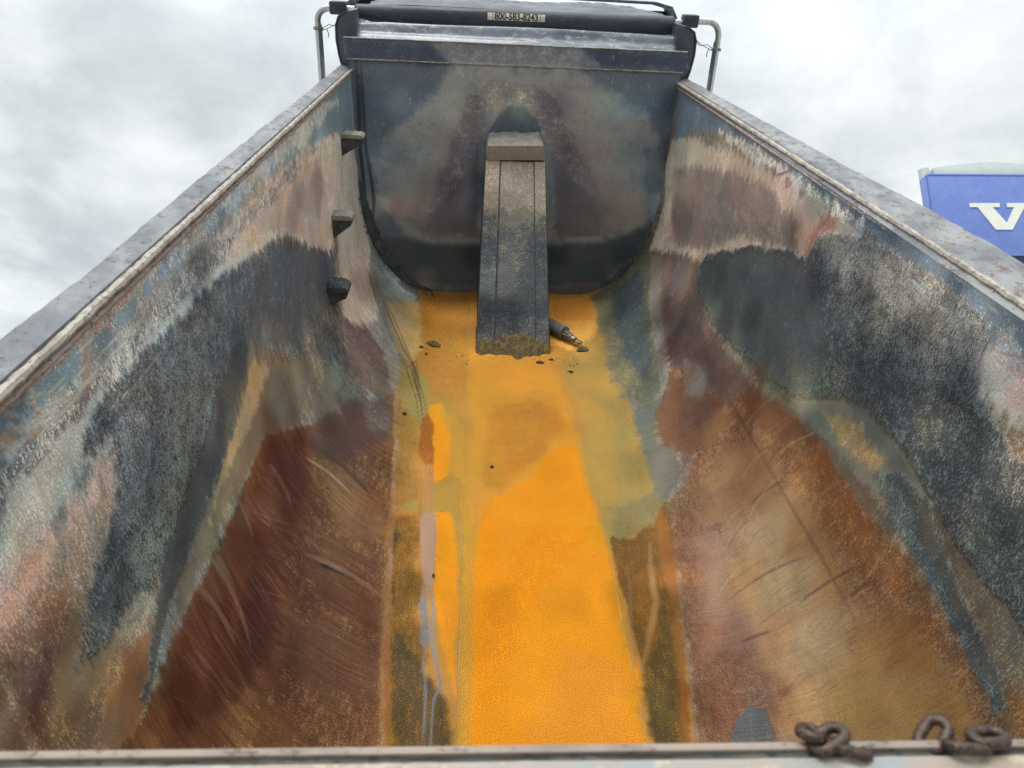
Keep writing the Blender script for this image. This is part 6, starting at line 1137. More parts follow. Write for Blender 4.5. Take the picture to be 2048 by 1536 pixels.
HEAD = _unpack("""
P,i,168,209,259,325,376,394,20,200,300,100,5,45;193,-1102,204,-826,215,-549,226,-270,237,9,248,290,259,572,271,855,282,1140,12,1190,-275,1243,-583,1300,-912,1361,-1267,1427,-1648,1498,-1657,1146,-1665,797,-1674,449,-1683,103,-1691,-241,-1699,-583,-1708,-923,-1716,-1261,-1340,-1230,-990,-1201,-664,-1173,-360,-1148,-75,-1124
P,i,402,416,424,221,231,243,35,700,900,100,5,60;57,-236,47,274,-148,686,-360,984,-800,1088,-1062,909,-1184,666,-1162,78,-1172,-249,-1181,-574,-1039,-819,-691,-973,-424,-858,-195,-588,-9,-426
P,i,553,569,608,357,378,418,40,500,500,70,5,60;121,-426,130,-17,139,394,23,405,7,-12,-9,-426
P,i,274,268,291,508,559,570,22,500,600,100,4,60;-82,-8,-164,258,-412,412,-674,611,-880,813,-1066,800,-1116,366,-789,288,-484,214,-296,68,-301,-97,-498,-192,-805,-202,-1133,-213,-1143,-573,-1001,-782,-748,-600,-439,-360,-184,-297,-73,-153
P,i,213,211,231,347,341,345,16,400,400,95,4,60;-483,265,-544,424,-815,591,-1070,654,-1098,328
P,i,184,189,217,287,304,320,16,400,400,95,4,60;-401,-221,-636,-325,-885,-499,-1070,-607,-1114,-214,-744,-217
P,i,399,344,329,265,267,276,30,300,600,75,4,60;-754,-806,-644,-564,-779,-497,-998,-676,-966,-815
P,i,412,342,319,275,257,262,30,300,600,70,4,60;-607,569,-668,785,-912,961,-1029,759,-814,626
P,i,251,295,314,162,190,213,40,300,400,90,5,65;-499,-226,-385,-211,-287,-147,-263,100,-361,206,-549,260,-896,306,-970,276,-550,225,-363,139,-372,-128,-498,-185,-984,-188,-985,-223
P,i,132,160,198,267,274,288,25,200,200,100,5,55;-374,-178,-287,-131,-212,-35,-217,64,-339,188,-387,181,-400,-177
P,i,105,126,140,164,175,177,20,400,300,100,10,55;-1115,-893,-1166,-573,-1170,-213,-1156,296,-1106,695,-985,1008,-1172,1073,-1414,919,-1541,744,-1550,401,-1559,59,-1567,-280,-1576,-618,-1419,-798,-1229,-935
P,i,167,165,168,359,288,170,30,150,200,90,10,70;-1463,-653,-1485,-244,-1470,319,-1428,693,-1541,744,-1552,401,-1563,59,-1573,-280,-1584,-618
P,i,249,300,334,146,177,218,35,300,400,80,30,70;-461,897,-456,1034,-730,1059,-947,1021,-913,925
P,i,83,106,155,355,371,391,22,500,300,100,5,42;161,-1074,148,-550,20,-426,22,-757,24,-1085
P,i,76,98,146,356,371,390,22,500,300,100,5,42;153,393,156,736,160,1081,37,1103,45,532
P,i,228,252,284,395,407,416,35,200,200,90,5,50;148,-550,149,-238,151,76,153,393,45,532,41,211,36,-109,32,-426
P,i,252,241,260,468,453,409,35,200,400,90,4,60;-184,-297,-58,-154,-64,88,-164,258,-443,449,-815,591,-582,290,-277,150,-172,29,-192,-101,-337,-212,-600,-258,-923,-569,-506,-427
L,i,529,566,606,529,566,606,20,30,30,62,0,60;-520,811,-526,811;9,9
L,i,529,566,606,529,566,606,20,30,30,37,0,60;-437,876,-443,884;8,8
L,i,529,566,606,529,566,606,20,30,30,70,0,60;-457,-862,-466,-872;7,7
L,i,529,566,606,529,566,606,20,30,30,60,0,60;-354,806,-376,807;6,6
L,i,529,566,606,529,566,606,20,30,30,41,0,60;-20,709,-32,717;10,10
L,i,529,566,606,529,566,606,20,30,30,70,0,60;-159,-1008,-171,-1010;4,4
L,i,529,566,606,529,566,606,20,30,30,52,0,60;-54,723,-73,732;8,8
L,i,529,566,606,529,566,606,20,30,30,76,0,60;37,993,25,993;7,7
L,i,529,566,606,529,566,606,20,30,30,77,0,60;-411,-894,-423,-903;9,9
L,i,529,566,606,529,566,606,20,30,30,57,0,60;94,783,79,776;9,9
L,i,529,566,606,529,566,606,20,30,30,73,0,60;-488,-675,-506,-681;5,5
L,i,529,566,606,529,566,606,20,30,30,68,0,60;64,-801,52,-809;4,4
L,i,529,566,606,529,566,606,20,30,30,58,0,60;-151,-984,-158,-992;9,9
L,i,529,566,606,529,566,606,20,30,30,79,0,60;-211,-685,-223,-689;6,6
L,i,529,566,606,529,566,606,20,30,30,66,0,60;-361,887,-371,892;6,6
L,i,529,566,606,529,566,606,20,30,30,40,0,60;-308,-981,-321,-986;5,5
L,i,529,566,606,529,566,606,20,30,30,72,0,60;-386,-583,-392,-587;10,10
L,i,529,566,606,529,566,606,20,30,30,74,0,60;-456,771,-465,768;6,6
L,i,529,566,606,529,566,606,20,30,30,49,0,60;4,861,-1,863;4,4
L,i,529,566,606,529,566,606,20,30,30,58,0,60;-316,1037,-332,1040;6,6
L,i,529,566,606,529,566,606,20,30,30,48,0,60;-509,-720,-516,-714;5,5
L,i,529,566,606,529,566,606,20,30,30,77,0,60;-13,-663,-27,-662;9,9
L,i,529,566,606,529,566,606,20,30,30,66,0,60;-275,1041,-293,1035;6,6
L,i,529,566,606,529,566,606,20,30,30,71,0,60;-115,-850,-119,-841;8,8
L,i,529,566,606,529,566,606,20,30,30,66,0,60;-46,866,-57,858;5,5
L,i,529,566,606,529,566,606,20,30,30,59,0,60;42,-818,23,-818;5,5
L,i,529,566,606,529,566,606,20,30,30,61,0,60;133,765,118,758;7,7
L,i,529,566,606,529,566,606,20,30,30,73,0,60;-555,832,-574,836;6,6
L,i,529,566,606,529,566,606,20,30,30,71,0,60;-353,-930,-359,-927;5,5
L,i,529,566,606,529,566,606,20,30,30,45,0,60;-60,740,-78,735;6,6
L,i,529,566,606,529,566,606,20,30,30,64,0,60;-462,732,-478,738;4,4
L,i,529,566,606,529,566,606,20,30,30,37,0,60;-92,724,-99,721;9,9
L,i,529,566,606,529,566,606,20,30,30,53,0,60;-485,804,-492,800;9,9
L,i,529,566,606,529,566,606,20,30,30,64,0,60;-448,769,-461,764;10,10
L,i,529,566,606,529,566,606,20,30,30,72,0,60;-301,-693,-319,-684;5,5
L,i,529,566,606,529,566,606,20,30,30,32,0,60;-99,716,-106,719;5,5
L,i,529,566,606,529,566,606,20,30,30,55,0,60;-411,763,-435,760;8,8
L,i,529,566,606,529,566,606,20,30,30,42,0,60;-393,728,-406,736;9,9
L,i,529,566,606,529,566,606,20,30,30,39,0,60;-238,-621,-261,-631;9,9
L,i,529,566,606,529,566,606,20,30,30,42,0,60;-184,840,-207,833;4,4
L,i,529,566,606,529,566,606,20,30,30,36,0,60;92,791,87,801;9,9
L,i,529,566,606,529,566,606,20,30,30,37,0,60;-66,-671,-83,-664;6,6
L,i,529,566,606,529,566,606,20,30,30,35,0,60;-176,753,-193,747;10,10
L,i,529,566,606,529,566,606,20,30,30,79,0,60;-316,-719,-320,-717;9,9
L,i,529,566,606,529,566,606,20,30,30,72,0,60;73,668,52,675;7,7
L,i,529,566,606,529,566,606,20,30,30,40,0,60;-572,-597,-596,-599;8,8
L,i,529,566,606,529,566,606,20,30,30,44,0,60;127,958,118,965;6,6
L,i,529,566,606,529,566,606,20,30,30,76,0,60;-317,-812,-325,-805;5,5
L,i,529,566,606,529,566,606,20,30,30,77,0,60;-346,-688,-359,-680;8,8
L,i,529,566,606,529,566,606,20,30,30,71,0,60;-126,-757,-138,-758;4,4
L,i,529,566,606,529,566,606,20,30,30,56,0,60;-364,897,-372,896;5,5
L,i,529,566,606,529,566,606,20,30,30,44,0,60;-442,784,-467,797;8,8
L,i,529,566,606,529,566,606,20,30,30,79,0,60;-44,1011,-49,1018;5,5
L,i,529,566,606,529,566,606,20,30,30,42,0,60;-205,-927,-224,-933;9,9
L,i,529,566,606,529,566,606,20,30,30,61,0,60;-135,900,-157,910;8,8
L,i,529,566,606,529,566,606,20,30,30,36,0,60;-318,875,-338,883;5,5
L,i,529,566,606,529,566,606,20,30,30,34,0,60;-419,-970,-441,-968;5,5
L,i,529,566,606,529,566,606,20,30,30,42,0,60;38,966,26,969;9,9
L,i,529,566,606,529,566,606,20,30,30,51,0,60;-149,-704,-168,-710;8,8
L,i,529,566,606,529,566,606,20,30,30,38,0,60;-14,826,-22,836;7,7
L,i,529,566,606,529,566,606,20,30,30,36,0,60;-501,792,-512,797;4,4
L,i,529,566,606,529,566,606,20,30,30,46,0,60;-147,-631,-161,-621;8,8
L,i,529,566,606,529,566,606,20,30,30,48,0,60;-363,-796,-368,-789;5,5
L,i,529,566,606,529,566,606,20,30,30,38,0,60;-357,985,-376,981;9,9
L,i,529,566,606,529,566,606,20,30,30,71,0,60;-28,-972,-35,-979;8,8
L,i,529,566,606,529,566,606,20,30,30,33,0,60;-548,-771,-563,-773;8,8
L,i,529,566,606,529,566,606,20,30,30,78,0,60;183,806,167,808;7,7
L,i,529,566,606,529,566,606,20,30,30,33,0,60;-279,1014,-304,1019;8,8
L,i,529,566,606,529,566,606,20,30,30,41,0,60;82,759,60,760;8,8
L,i,529,566,606,529,566,606,20,30,30,50,0,60;-163,760,-179,763;5,5
L,i,529,566,606,529,566,606,20,30,30,40,0,60;-608,-1021,-628,-1027;10,10
L,i,529,566,606,529,566,606,20,30,30,77,0,60;-408,913,-422,905;7,7
L,i,529,566,606,529,566,606,20,30,30,75,0,60;-422,-1007,-428,-1001;9,9
L,i,529,566,606,529,566,606,20,30,30,68,0,60;-36,724,-44,722;6,6
L,i,529,566,606,529,566,606,20,30,30,63,0,60;89,993,82,994;5,5
L,i,529,566,606,529,566,606,20,30,30,38,0,60;147,972,133,973;7,7
L,i,529,566,606,529,566,606,20,30,30,33,0,60;-479,924,-486,933;6,6
L,i,529,566,606,529,566,606,20,30,30,49,0,60;18,890,7,886;9,9
L,i,529,566,606,529,566,606,20,30,30,39,0,60;-56,-613,-76,-614;6,6
L,i,529,566,606,529,566,606,20,30,30,43,0,60;-213,-952,-233,-946;10,10
L,i,529,566,606,529,566,606,20,30,30,38,0,60;-460,-572,-473,-563;9,9
L,i,529,566,606,529,566,606,20,30,30,47,0,60;-438,1063,-441,1069;8,8
L,i,529,566,606,529,566,606,20,30,30,68,0,60;-158,1005,-183,1002;9,9
L,i,529,566,606,529,566,606,20,30,30,73,0,60;-503,889,-514,891;7,7
L,i,529,566,606,529,566,606,20,30,30,53,0,60;121,-797,113,-801;6,6
L,i,529,566,606,529,566,606,20,30,30,76,0,60;-263,814,-271,824;8,8
L,i,529,566,606,529,566,606,20,30,30,71,0,60;-43,-590,-54,-584;7,7
L,i,529,566,606,529,566,606,20,30,30,61,0,60;-272,-628,-291,-629;9,9
L,i,529,566,606,529,566,606,20,30,30,79,0,60;-63,821,-70,816;7,7
L,i,529,566,606,529,566,606,20,30,30,32,0,60;-497,1084,-509,1094;8,8
L,i,35,41,59,35,41,59,20,80,60,75,0,30;56,-1014,-80,-1019,-221,-1025,-366,-1031,-510,-1028,-659,-1025,-813,-1017,-972,-1008;25,82,100,100,100,100,82,25
L,i,35,41,59,35,41,59,20,80,60,75,0,30;-1,-987,-149,-988,-302,-990,-460,-992,-591,-980,-725,-968,-971,-962;25,92,100,100,100,92,25
L,i,35,41,59,35,41,59,20,80,60,75,0,30;-60,-1003,-210,-1010,-365,-1016,-526,-1023,-693,-1020,-866,-1018;25,100,100,100,100,25
L,i,37,44,58,37,44,58,20,60,60,80,0,30;-691,-966,-864,-956,-1007,-972;30,120,30
L,i,597,612,635,597,612,635,20,40,40,73,0,60;-732,-388,-775,-393;10,10
L,i,597,612,635,597,612,635,20,40,40,34,0,60;-497,747,-527,767;9,9
L,i,539,569,608,539,569,608,20,40,40,70,0,60;-743,564,-785,573;7,7
L,i,521,545,588,521,545,588,20,40,40,48,0,60;-800,-760,-845,-754;6,6
L,i,521,545,588,521,545,588,20,40,40,78,0,60;-206,553,-249,546;6,6
L,i,597,612,635,597,612,635,20,40,40,46,0,60;-728,394,-738,390;10,10
L,i,597,612,635,597,612,635,20,40,40,69,0,60;-30,863,-63,866;8,8
L,i,539,569,608,539,569,608,20,40,40,44,0,60;-660,423,-688,440;10,10
L,i,539,569,608,539,569,608,20,40,40,57,0,60;-231,539,-268,546;8,8
L,i,597,612,635,597,612,635,20,40,40,42,0,60;-630,151,-653,152;7,7
L,i,521,545,588,521,545,588,20,40,40,56,0,60;-207,258,-238,269;10,10
L,i,521,545,588,521,545,588,20,40,40,73,0,60;-525,165,-547,183;5,5
L,i,521,545,588,521,545,588,20,40,40,52,0,60;-275,-500,-284,-498;4,4
L,i,597,612,635,597,612,635,20,40,40,69,0,60;-503,740,-519,734;6,6
L,i,539,569,608,539,569,608,20,40,40,76,0,60;-89,294,-109,288;6,6
L,i,521,545,588,521,545,588,20,40,40,37,0,60;105,-151,69,-143;10,10
L,i,597,612,635,597,612,635,20,40,40,62,0,60;144,654,121,646;5,5
L,i,539,569,608,539,569,608,20,40,40,56,0,60;-361,711,-382,728;6,6
L,i,597,612,635,597,612,635,20,40,40,65,0,60;-10,598,-38,587;8,8
L,i,539,569,608,539,569,608,20,40,40,55,0,60;131,405,106,397;11,11
L,i,521,545,588,521,545,588,20,40,40,61,0,60;-11,-925,-23,-927;9,9
L,i,539,569,608,539,569,608,20,40,40,43,0,60;-77,152,-90,163;9,9
L,i,597,612,635,597,612,635,20,40,40,40,0,60;-234,-451,-252,-454;6,6
L,i,521,545,588,521,545,588,20,40,40,65,0,60;-516,478,-557,484;8,8
L,i,521,545,588,521,545,588,20,40,40,60,0,60;-145,387,-182,375;4,4
L,i,597,612,635,597,612,635,20,40,40,44,0,60;-192,229,-225,216;11,11
L,i,539,569,608,539,569,608,20,40,40,34,0,60;-333,873,-357,864;8,8
L,i,521,545,588,521,545,588,20,40,40,56,0,60;-949,163,-997,182;10,10
L,i,521,545,588,521,545,588,20,40,40,65,0,60;-901,-6,-947,-17;10,10
L,i,539,569,608,539,569,608,20,40,40,77,0,60;-543,547,-577,562;11,11
L,i,539,569,608,539,569,608,20,40,40,56,0,60;49,-153,11,-157;11,11
L,i,597,612,635,597,612,635,20,40,40,66,0,60;47,79,39,67;11,11
L,i,597,612,635,597,612,635,20,40,40,59,0,60;-876,921,-923,924;8,8
L,i,597,612,635,597,612,635,20,40,40,40,0,60;-841,-308,-863,-313;6,6
L,i,539,569,608,539,569,608,20,40,40,39,0,60;-825,551,-873,570;8,8
L,i,539,569,608,539,569,608,20,40,40,32,0,60;-289,751,-317,771;6,6
L,i,521,545,588,521,545,588,20,40,40,77,0,60;69,-383,32,-379;7,7
L,i,521,545,588,521,545,588,20,40,40,46,0,60;-330,506,-338,495;9,9
L,i,597,612,635,597,612,635,20,40,40,49,0,60;-527,-620,-571,-626;9,9
L,i,597,612,635,597,612,635,20,40,40,80,0,60;-15,133,-39,127;5,5
L,i,539,569,608,539,569,608,20,40,40,44,0,60;6,775,-3,764;8,8
L,i,539,569,608,539,569,608,20,40,40,57,0,60;-38,847,-49,858;6,6
L,i,597,612,635,597,612,635,20,40,40,70,0,60;151,780,118,779;5,5
L,i,521,545,588,521,545,588,20,40,40,74,0,60;-249,-239,-264,-238;10,10
L,i,597,612,635,597,612,635,20,40,40,52,0,60;-775,-264,-803,-263;11,11
L,i,539,569,608,539,569,608,20,40,40,52,0,60;-25,-558,-50,-569;11,11
L,i,521,545,588,521,545,588,20,40,40,48,0,60;-439,-20,-463,-3;6,6
L,i,521,545,588,521,545,588,20,40,40,44,0,60;-769,-923,-801,-918;7,7
L,i,521,545,588,521,545,588,20,40,40,32,0,60;-433,904,-454,913;6,6
L,i,539,569,608,539,569,608,20,40,40,72,0,60;-538,1031,-583,1026;9,9
L,i,521,545,588,521,545,588,20,40,40,38,0,60;-273,351,-295,347;10,10
L,i,521,545,588,521,545,588,20,40,40,38,0,60;-292,-335,-317,-325;9,9
L,i,539,569,608,539,569,608,20,40,40,69,0,60;-555,-92,-585,-88;8,8
L,i,539,569,608,539,569,608,20,40,40,72,0,60;103,-55,85,-49;10,10
L,i,597,612,635,597,612,635,20,40,40,68,0,60;-739,832,-781,844;10,10
L,i,597,612,635,597,612,635,20,40,40,35,0,60;-777,90,-813,107;5,5
L,i,539,569,608,539,569,608,20,40,40,62,0,60;-239,-934,-245,-919;7,7
L,i,597,612,635,597,612,635,20,40,40,64,0,60;-454,46,-461,50;9,9
L,i,597,612,635,597,612,635,20,40,40,44,0,60;-552,937,-562,942;11,11
L,i,521,545,588,521,545,588,20,40,40,74,0,60;-576,-762,-607,-768;7,7
L,i,597,612,635,597,612,635,20,40,40,57,0,60;-761,157,-770,173;8,8
L,i,521,545,588,521,545,588,20,40,40,43,0,60;-579,467,-612,485;8,8
L,i,521,545,588,521,545,588,20,40,40,47,0,60;33,434,22,421;11,11
L,i,597,612,635,597,612,635,20,40,40,62,0,60;-890,-739,-922,-735;9,9
L,i,597,612,635,597,612,635,20,40,40,38,0,60;-343,-880,-358,-867;6,6
L,i,539,569,608,539,569,608,20,40,40,75,0,60;-382,-566,-412,-557;9,9
L,i,539,569,608,539,569,608,20,40,40,46,0,60;-107,692,-120,693;7,7
L,i,521,545,588,521,545,588,20,40,40,70,0,60;97,85,81,77;4,4
L,i,597,612,635,597,612,635,20,40,40,43,0,60;-888,299,-914,303;6,6
L,i,597,612,635,597,612,635,20,40,40,49,0,60;-254,-297,-264,-295;5,5
L,i,539,569,608,539,569,608,20,40,40,39,0,60;-984,-878,-1008,-874;7,7
L,i,597,612,635,597,612,635,20,40,40,35,0,60;-325,454,-347,440;7,7
L,i,539,569,608,539,569,608,20,40,40,39,0,60;-662,-446,-681,-440;8,8
L,i,597,612,635,597,612,635,20,40,40,47,0,60;-123,530,-155,545;5,5
L,i,539,569,608,539,569,608,20,40,40,43,0,60;-616,1034,-652,1047;10,10
L,i,597,612,635,597,612,635,20,40,40,36,0,60;111,-902,99,-902;6,6
L,i,597,612,635,597,612,635,20,40,40,78,0,60;-668,-874,-681,-863;10,10
L,i,597,612,635,597,612,635,20,40,40,75,0,60;-15,619,-49,621;11,11
L,i,597,612,635,597,612,635,20,40,40,51,0,60;-344,614,-380,602;9,9
L,i,521,545,588,521,545,588,20,40,40,61,0,60;-533,163,-577,164;4,4
L,i,521,545,588,521,545,588,20,40,40,54,0,60;-241,-79,-251,-76;6,6
L,i,521,545,588,521,545,588,20,40,40,79,0,60;-732,-219,-770,-226;8,8
L,i,521,545,588,521,545,588,20,40,40,30,0,60;-665,723,-694,744;6,6
L,i,539,569,608,539,569,608,20,40,40,79,0,60;-39,460,-78,456;7,7
L,i,539,569,608,539,569,608,20,40,40,67,0,60;-737,-799,-746,-796;11,11
L,i,539,569,608,539,569,608,20,40,40,61,0,60;72,-131,39,-141;6,6
L,i,597,612,635,597,612,635,20,40,40,34,0,60;-340,-768,-382,-772;6,6
L,i,597,612,635,597,612,635,20,40,40,53,0,60;162,916,140,908;10,10
L,i,597,612,635,597,612,635,20,40,40,48,0,60;-777,1006,-803,1006;10,10
L,i,597,612,635,597,612,635,20,40,40,58,0,60;-748,177,-757,160;8,8
L,i,521,545,588,521,545,588,20,40,40,65,0,60;-315,-226,-331,-232;4,4
L,i,521,545,588,521,545,588,20,40,40,68,0,60;47,207,33,214;7,7
L,i,539,569,608,539,569,608,20,40,40,56,0,60;-319,-923,-353,-914;9,9
L,i,597,612,635,597,612,635,20,40,40,50,0,60;30,527,7,532;4,4
L,i,597,612,635,597,612,635,20,40,40,35,0,60;-674,468,-693,481;8,8
L,i,597,612,635,597,612,635,20,40,40,35,0,60;-427,-525,-436,-533;5,5
L,i,597,612,635,597,612,635,20,40,40,66,0,60;-874,56,-882,42;11,11
L,i,521,545,588,521,545,588,20,40,40,38,0,60;-964,227,-979,219;6,6
L,i,521,545,588,521,545,588,20,40,40,38,0,60;12,-489,-4,-501;5,5
L,i,521,545,588,521,545,588,20,40,40,66,0,60;-712,547,-721,542;6,6
L,i,597,612,635,597,612,635,20,40,40,65,0,60;-64,-209,-95,-213;8,8
L,i,539,569,608,539,569,608,20,40,40,47,0,60;-466,-126,-495,-136;11,11
L,i,521,545,588,521,545,588,20,40,40,72,0,60;-562,-629,-577,-642;10,10
L,i,597,612,635,597,612,635,20,40,40,77,0,60;-660,237,-684,226;4,4
L,i,539,569,608,539,569,608,20,40,40,55,0,60;-188,94,-221,90;6,6
L,i,597,612,635,597,612,635,20,40,40,31,0,60;69,-8,39,-21;6,6
L,i,521,545,588,521,545,588,20,40,40,48,0,60;-750,64,-776,74;11,11
L,i,597,612,635,597,612,635,20,40,40,53,0,60;-544,464,-552,463;7,7
L,i,597,612,635,597,612,635,20,40,40,68,0,60;-24,-287,-37,-295;10,10
L,i,597,612,635,597,612,635,20,40,40,57,0,60;-865,52,-887,36;6,6
L,i,656,613,586,656,613,586,20,30,40,90,0,60;-183,-691,-207,-682;13,13
L,i,656,613,586,656,613,586,20,30,40,90,0,60;-196,-621,-232,-612;13,13
L,i,656,613,586,656,613,586,20,30,40,90,0,60;-206,-465,-236,-456;13,13
L,i,656,613,586,656,613,586,20,30,40,90,0,60;-345,-870,-363,-861;13,13
L,i,656,613,586,656,613,586,20,30,40,90,0,60;-480,-811,-493,-801;13,13
L,i,656,613,586,656,613,586,20,30,40,90,0,60;112,605,89,617;13,13
L,i,656,613,586,656,613,586,20,30,40,90,0,60;-21,-346,-50,-337;13,13
L,i,656,613,586,656,613,586,20,30,40,90,0,60;-331,-493,-293,-483;13,13
L,i,159,111,116,159,111,116,20,40,60,50,0,60;-532,586,-564,585;6,6
L,i,159,111,116,159,111,116,20,40,60,50,0,60;-687,-128,-702,-133;9,9
L,i,159,111,116,159,111,116,20,40,60,50,0,60;-700,-237,-727,-240;9,9
L,i,159,111,116,159,111,116,20,40,60,50,0,60;-620,644,-673,642;6,6
L,i,159,111,116,159,111,116,20,40,60,50,0,60;-795,716,-840,708;8,8
L,i,159,111,116,159,111,116,20,40,60,50,0,60;-764,831,-806,828;9,9
L,i,159,111,116,159,111,116,20,40,60,50,0,60;-707,-193,-762,-194;12,12
L,i,159,111,116,159,111,116,20,40,60,50,0,60;-859,-210,-881,-218;10,10
L,i,159,111,116,159,111,116,20,40,60,50,0,60;-652,-94,-690,-103;9,9
L,i,159,111,116,159,111,116,20,40,60,50,0,60;-768,-484,-818,-485;8,8
L,i,159,111,116,159,111,116,20,40,60,50,0,60;-797,637,-821,627;5,5
L,i,159,111,116,159,111,116,20,40,60,50,0,60;-791,-427,-841,-441;7,7
L,i,159,111,116,159,111,116,20,40,60,50,0,60;-606,-338,-621,-343;12,12
L,i,159,111,116,159,111,116,20,40,60,50,0,60;-623,451,-665,446;12,12
L,i,159,111,116,159,111,116,20,40,60,50,0,60;-924,157,-946,156;6,6
L,i,159,111,116,159,111,116,20,40,60,50,0,60;-807,152,-824,149;6,6
L,i,159,111,116,159,111,116,20,40,60,50,0,60;-1072,-213,-1093,-213;10,10
L,i,159,111,116,159,111,116,20,40,60,50,0,60;-625,842,-676,836;11,11
L,i,159,111,116,159,111,116,20,40,60,50,0,60;-512,-38,-547,-40;9,9
L,i,159,111,116,159,111,116,20,40,60,50,0,60;-832,62,-851,61;9,9
L,i,159,111,116,159,111,116,20,40,60,50,0,60;-604,-548,-643,-557;5,5
L,i,159,111,116,159,111,116,20,40,60,50,0,60;-661,100,-714,95;6,6
L,i,159,111,116,159,111,116,20,40,60,50,0,60;-549,-298,-571,-300;7,7
L,i,159,111,116,159,111,116,20,40,60,50,0,60;-587,-725,-636,-736;11,11
L,i,159,111,116,159,111,116,20,40,60,50,0,60;-984,329,-1030,327;8,8
L,i,159,111,116,159,111,116,20,40,60,50,0,60;-657,30,-673,22;12,12
L,i,159,111,116,159,111,116,20,40,60,50,0,60;-872,889,-929,888;10,10
L,i,159,111,116,159,111,116,20,40,60,50,0,60;-649,228,-682,222;5,5
L,i,159,111,116,159,111,116,20,40,60,50,0,60;-935,-224,-985,-227;7,7
L,i,159,111,116,159,111,116,20,40,60,50,0,60;-503,512,-554,515;6,6
L,i,159,111,116,159,111,116,20,40,60,50,0,60;-778,243,-830,239;10,10
L,i,159,111,116,159,111,116,20,40,60,50,0,60;-918,608,-947,611;7,7
L,i,159,111,116,159,111,116,20,40,60,50,0,60;-806,319,-855,321;11,11
L,i,159,111,116,159,111,116,20,40,60,50,0,60;-782,-284,-799,-296;12,12
L,i,159,111,116,159,111,116,20,40,60,50,0,60;-850,842,-884,838;12,12
L,i,159,111,116,159,111,116,20,40,60,50,0,60;-714,-707,-759,-721;11,11
L,i,159,111,116,159,111,116,20,40,60,50,0,60;-556,672,-584,666;9,9
L,i,159,111,116,159,111,116,20,40,60,50,0,60;-531,259,-547,255;7,7
L,i,159,111,116,159,111,116,20,40,60,50,0,60;-928,64,-945,57;7,7
L,i,159,111,116,159,111,116,20,40,60,50,0,60;-948,-333,-985,-346;12,12
L,i,159,111,116,159,111,116,20,40,60,50,0,60;-1006,266,-1051,255;7,7
L,i,159,111,116,159,111,116,20,40,60,50,0,60;-748,-375,-768,-375;7,7
L,i,159,111,116,159,111,116,20,40,60,50,0,60;-711,581,-726,571;6,6
L,i,159,111,116,159,111,116,20,40,60,50,0,60;-504,414,-537,414;6,6
L,i,159,111,116,159,111,116,20,40,60,50,0,60;-564,215,-593,207;10,10
L,i,159,111,116,159,111,116,20,40,60,50,0,60;-578,-194,-618,-203;10,10
L,i,159,111,116,159,111,116,20,40,60,50,0,60;-1007,296,-1047,290;10,10
L,i,159,111,116,159,111,116,20,40,60,50,0,60;-1059,28,-1078,27;9,9
L,i,159,111,116,159,111,116,20,40,60,50,0,60;-1076,-381,-1113,-387;12,12
L,i,159,111,116,159,111,116,20,40,60,50,0,60;-1018,-630,-1074,-642;11,11
L,i,159,111,116,159,111,116,20,40,60,50,0,60;-632,-303,-676,-303;6,6
L,i,159,111,116,159,111,116,20,40,60,50,0,60;-621,-678,-640,-690;11,11
L,i,159,111,116,159,111,116,20,40,60,50,0,60;-887,-586,-915,-595;9,9
L,i,159,111,116,159,111,116,20,40,60,50,0,60;-671,-483,-707,-494;10,10
L,i,159,111,116,159,111,116,20,40,60,50,0,60;-875,-771,-900,-781;12,12
L,i,159,111,116,159,111,116,20,40,60,50,0,60;-667,-493,-685,-496;5,5
L,i,159,111,116,159,111,116,20,40,60,50,0,60;-773,431,-813,431;6,6
L,i,159,111,116,159,111,116,20,40,60,50,0,60;-806,661,-821,650;9,9
L,i,159,111,116,159,111,116,20,40,60,50,0,60;-897,554,-927,551;5,5
L,i,159,111,116,159,111,116,20,40,60,50,0,60;-644,-309,-678,-314;11,11
""")
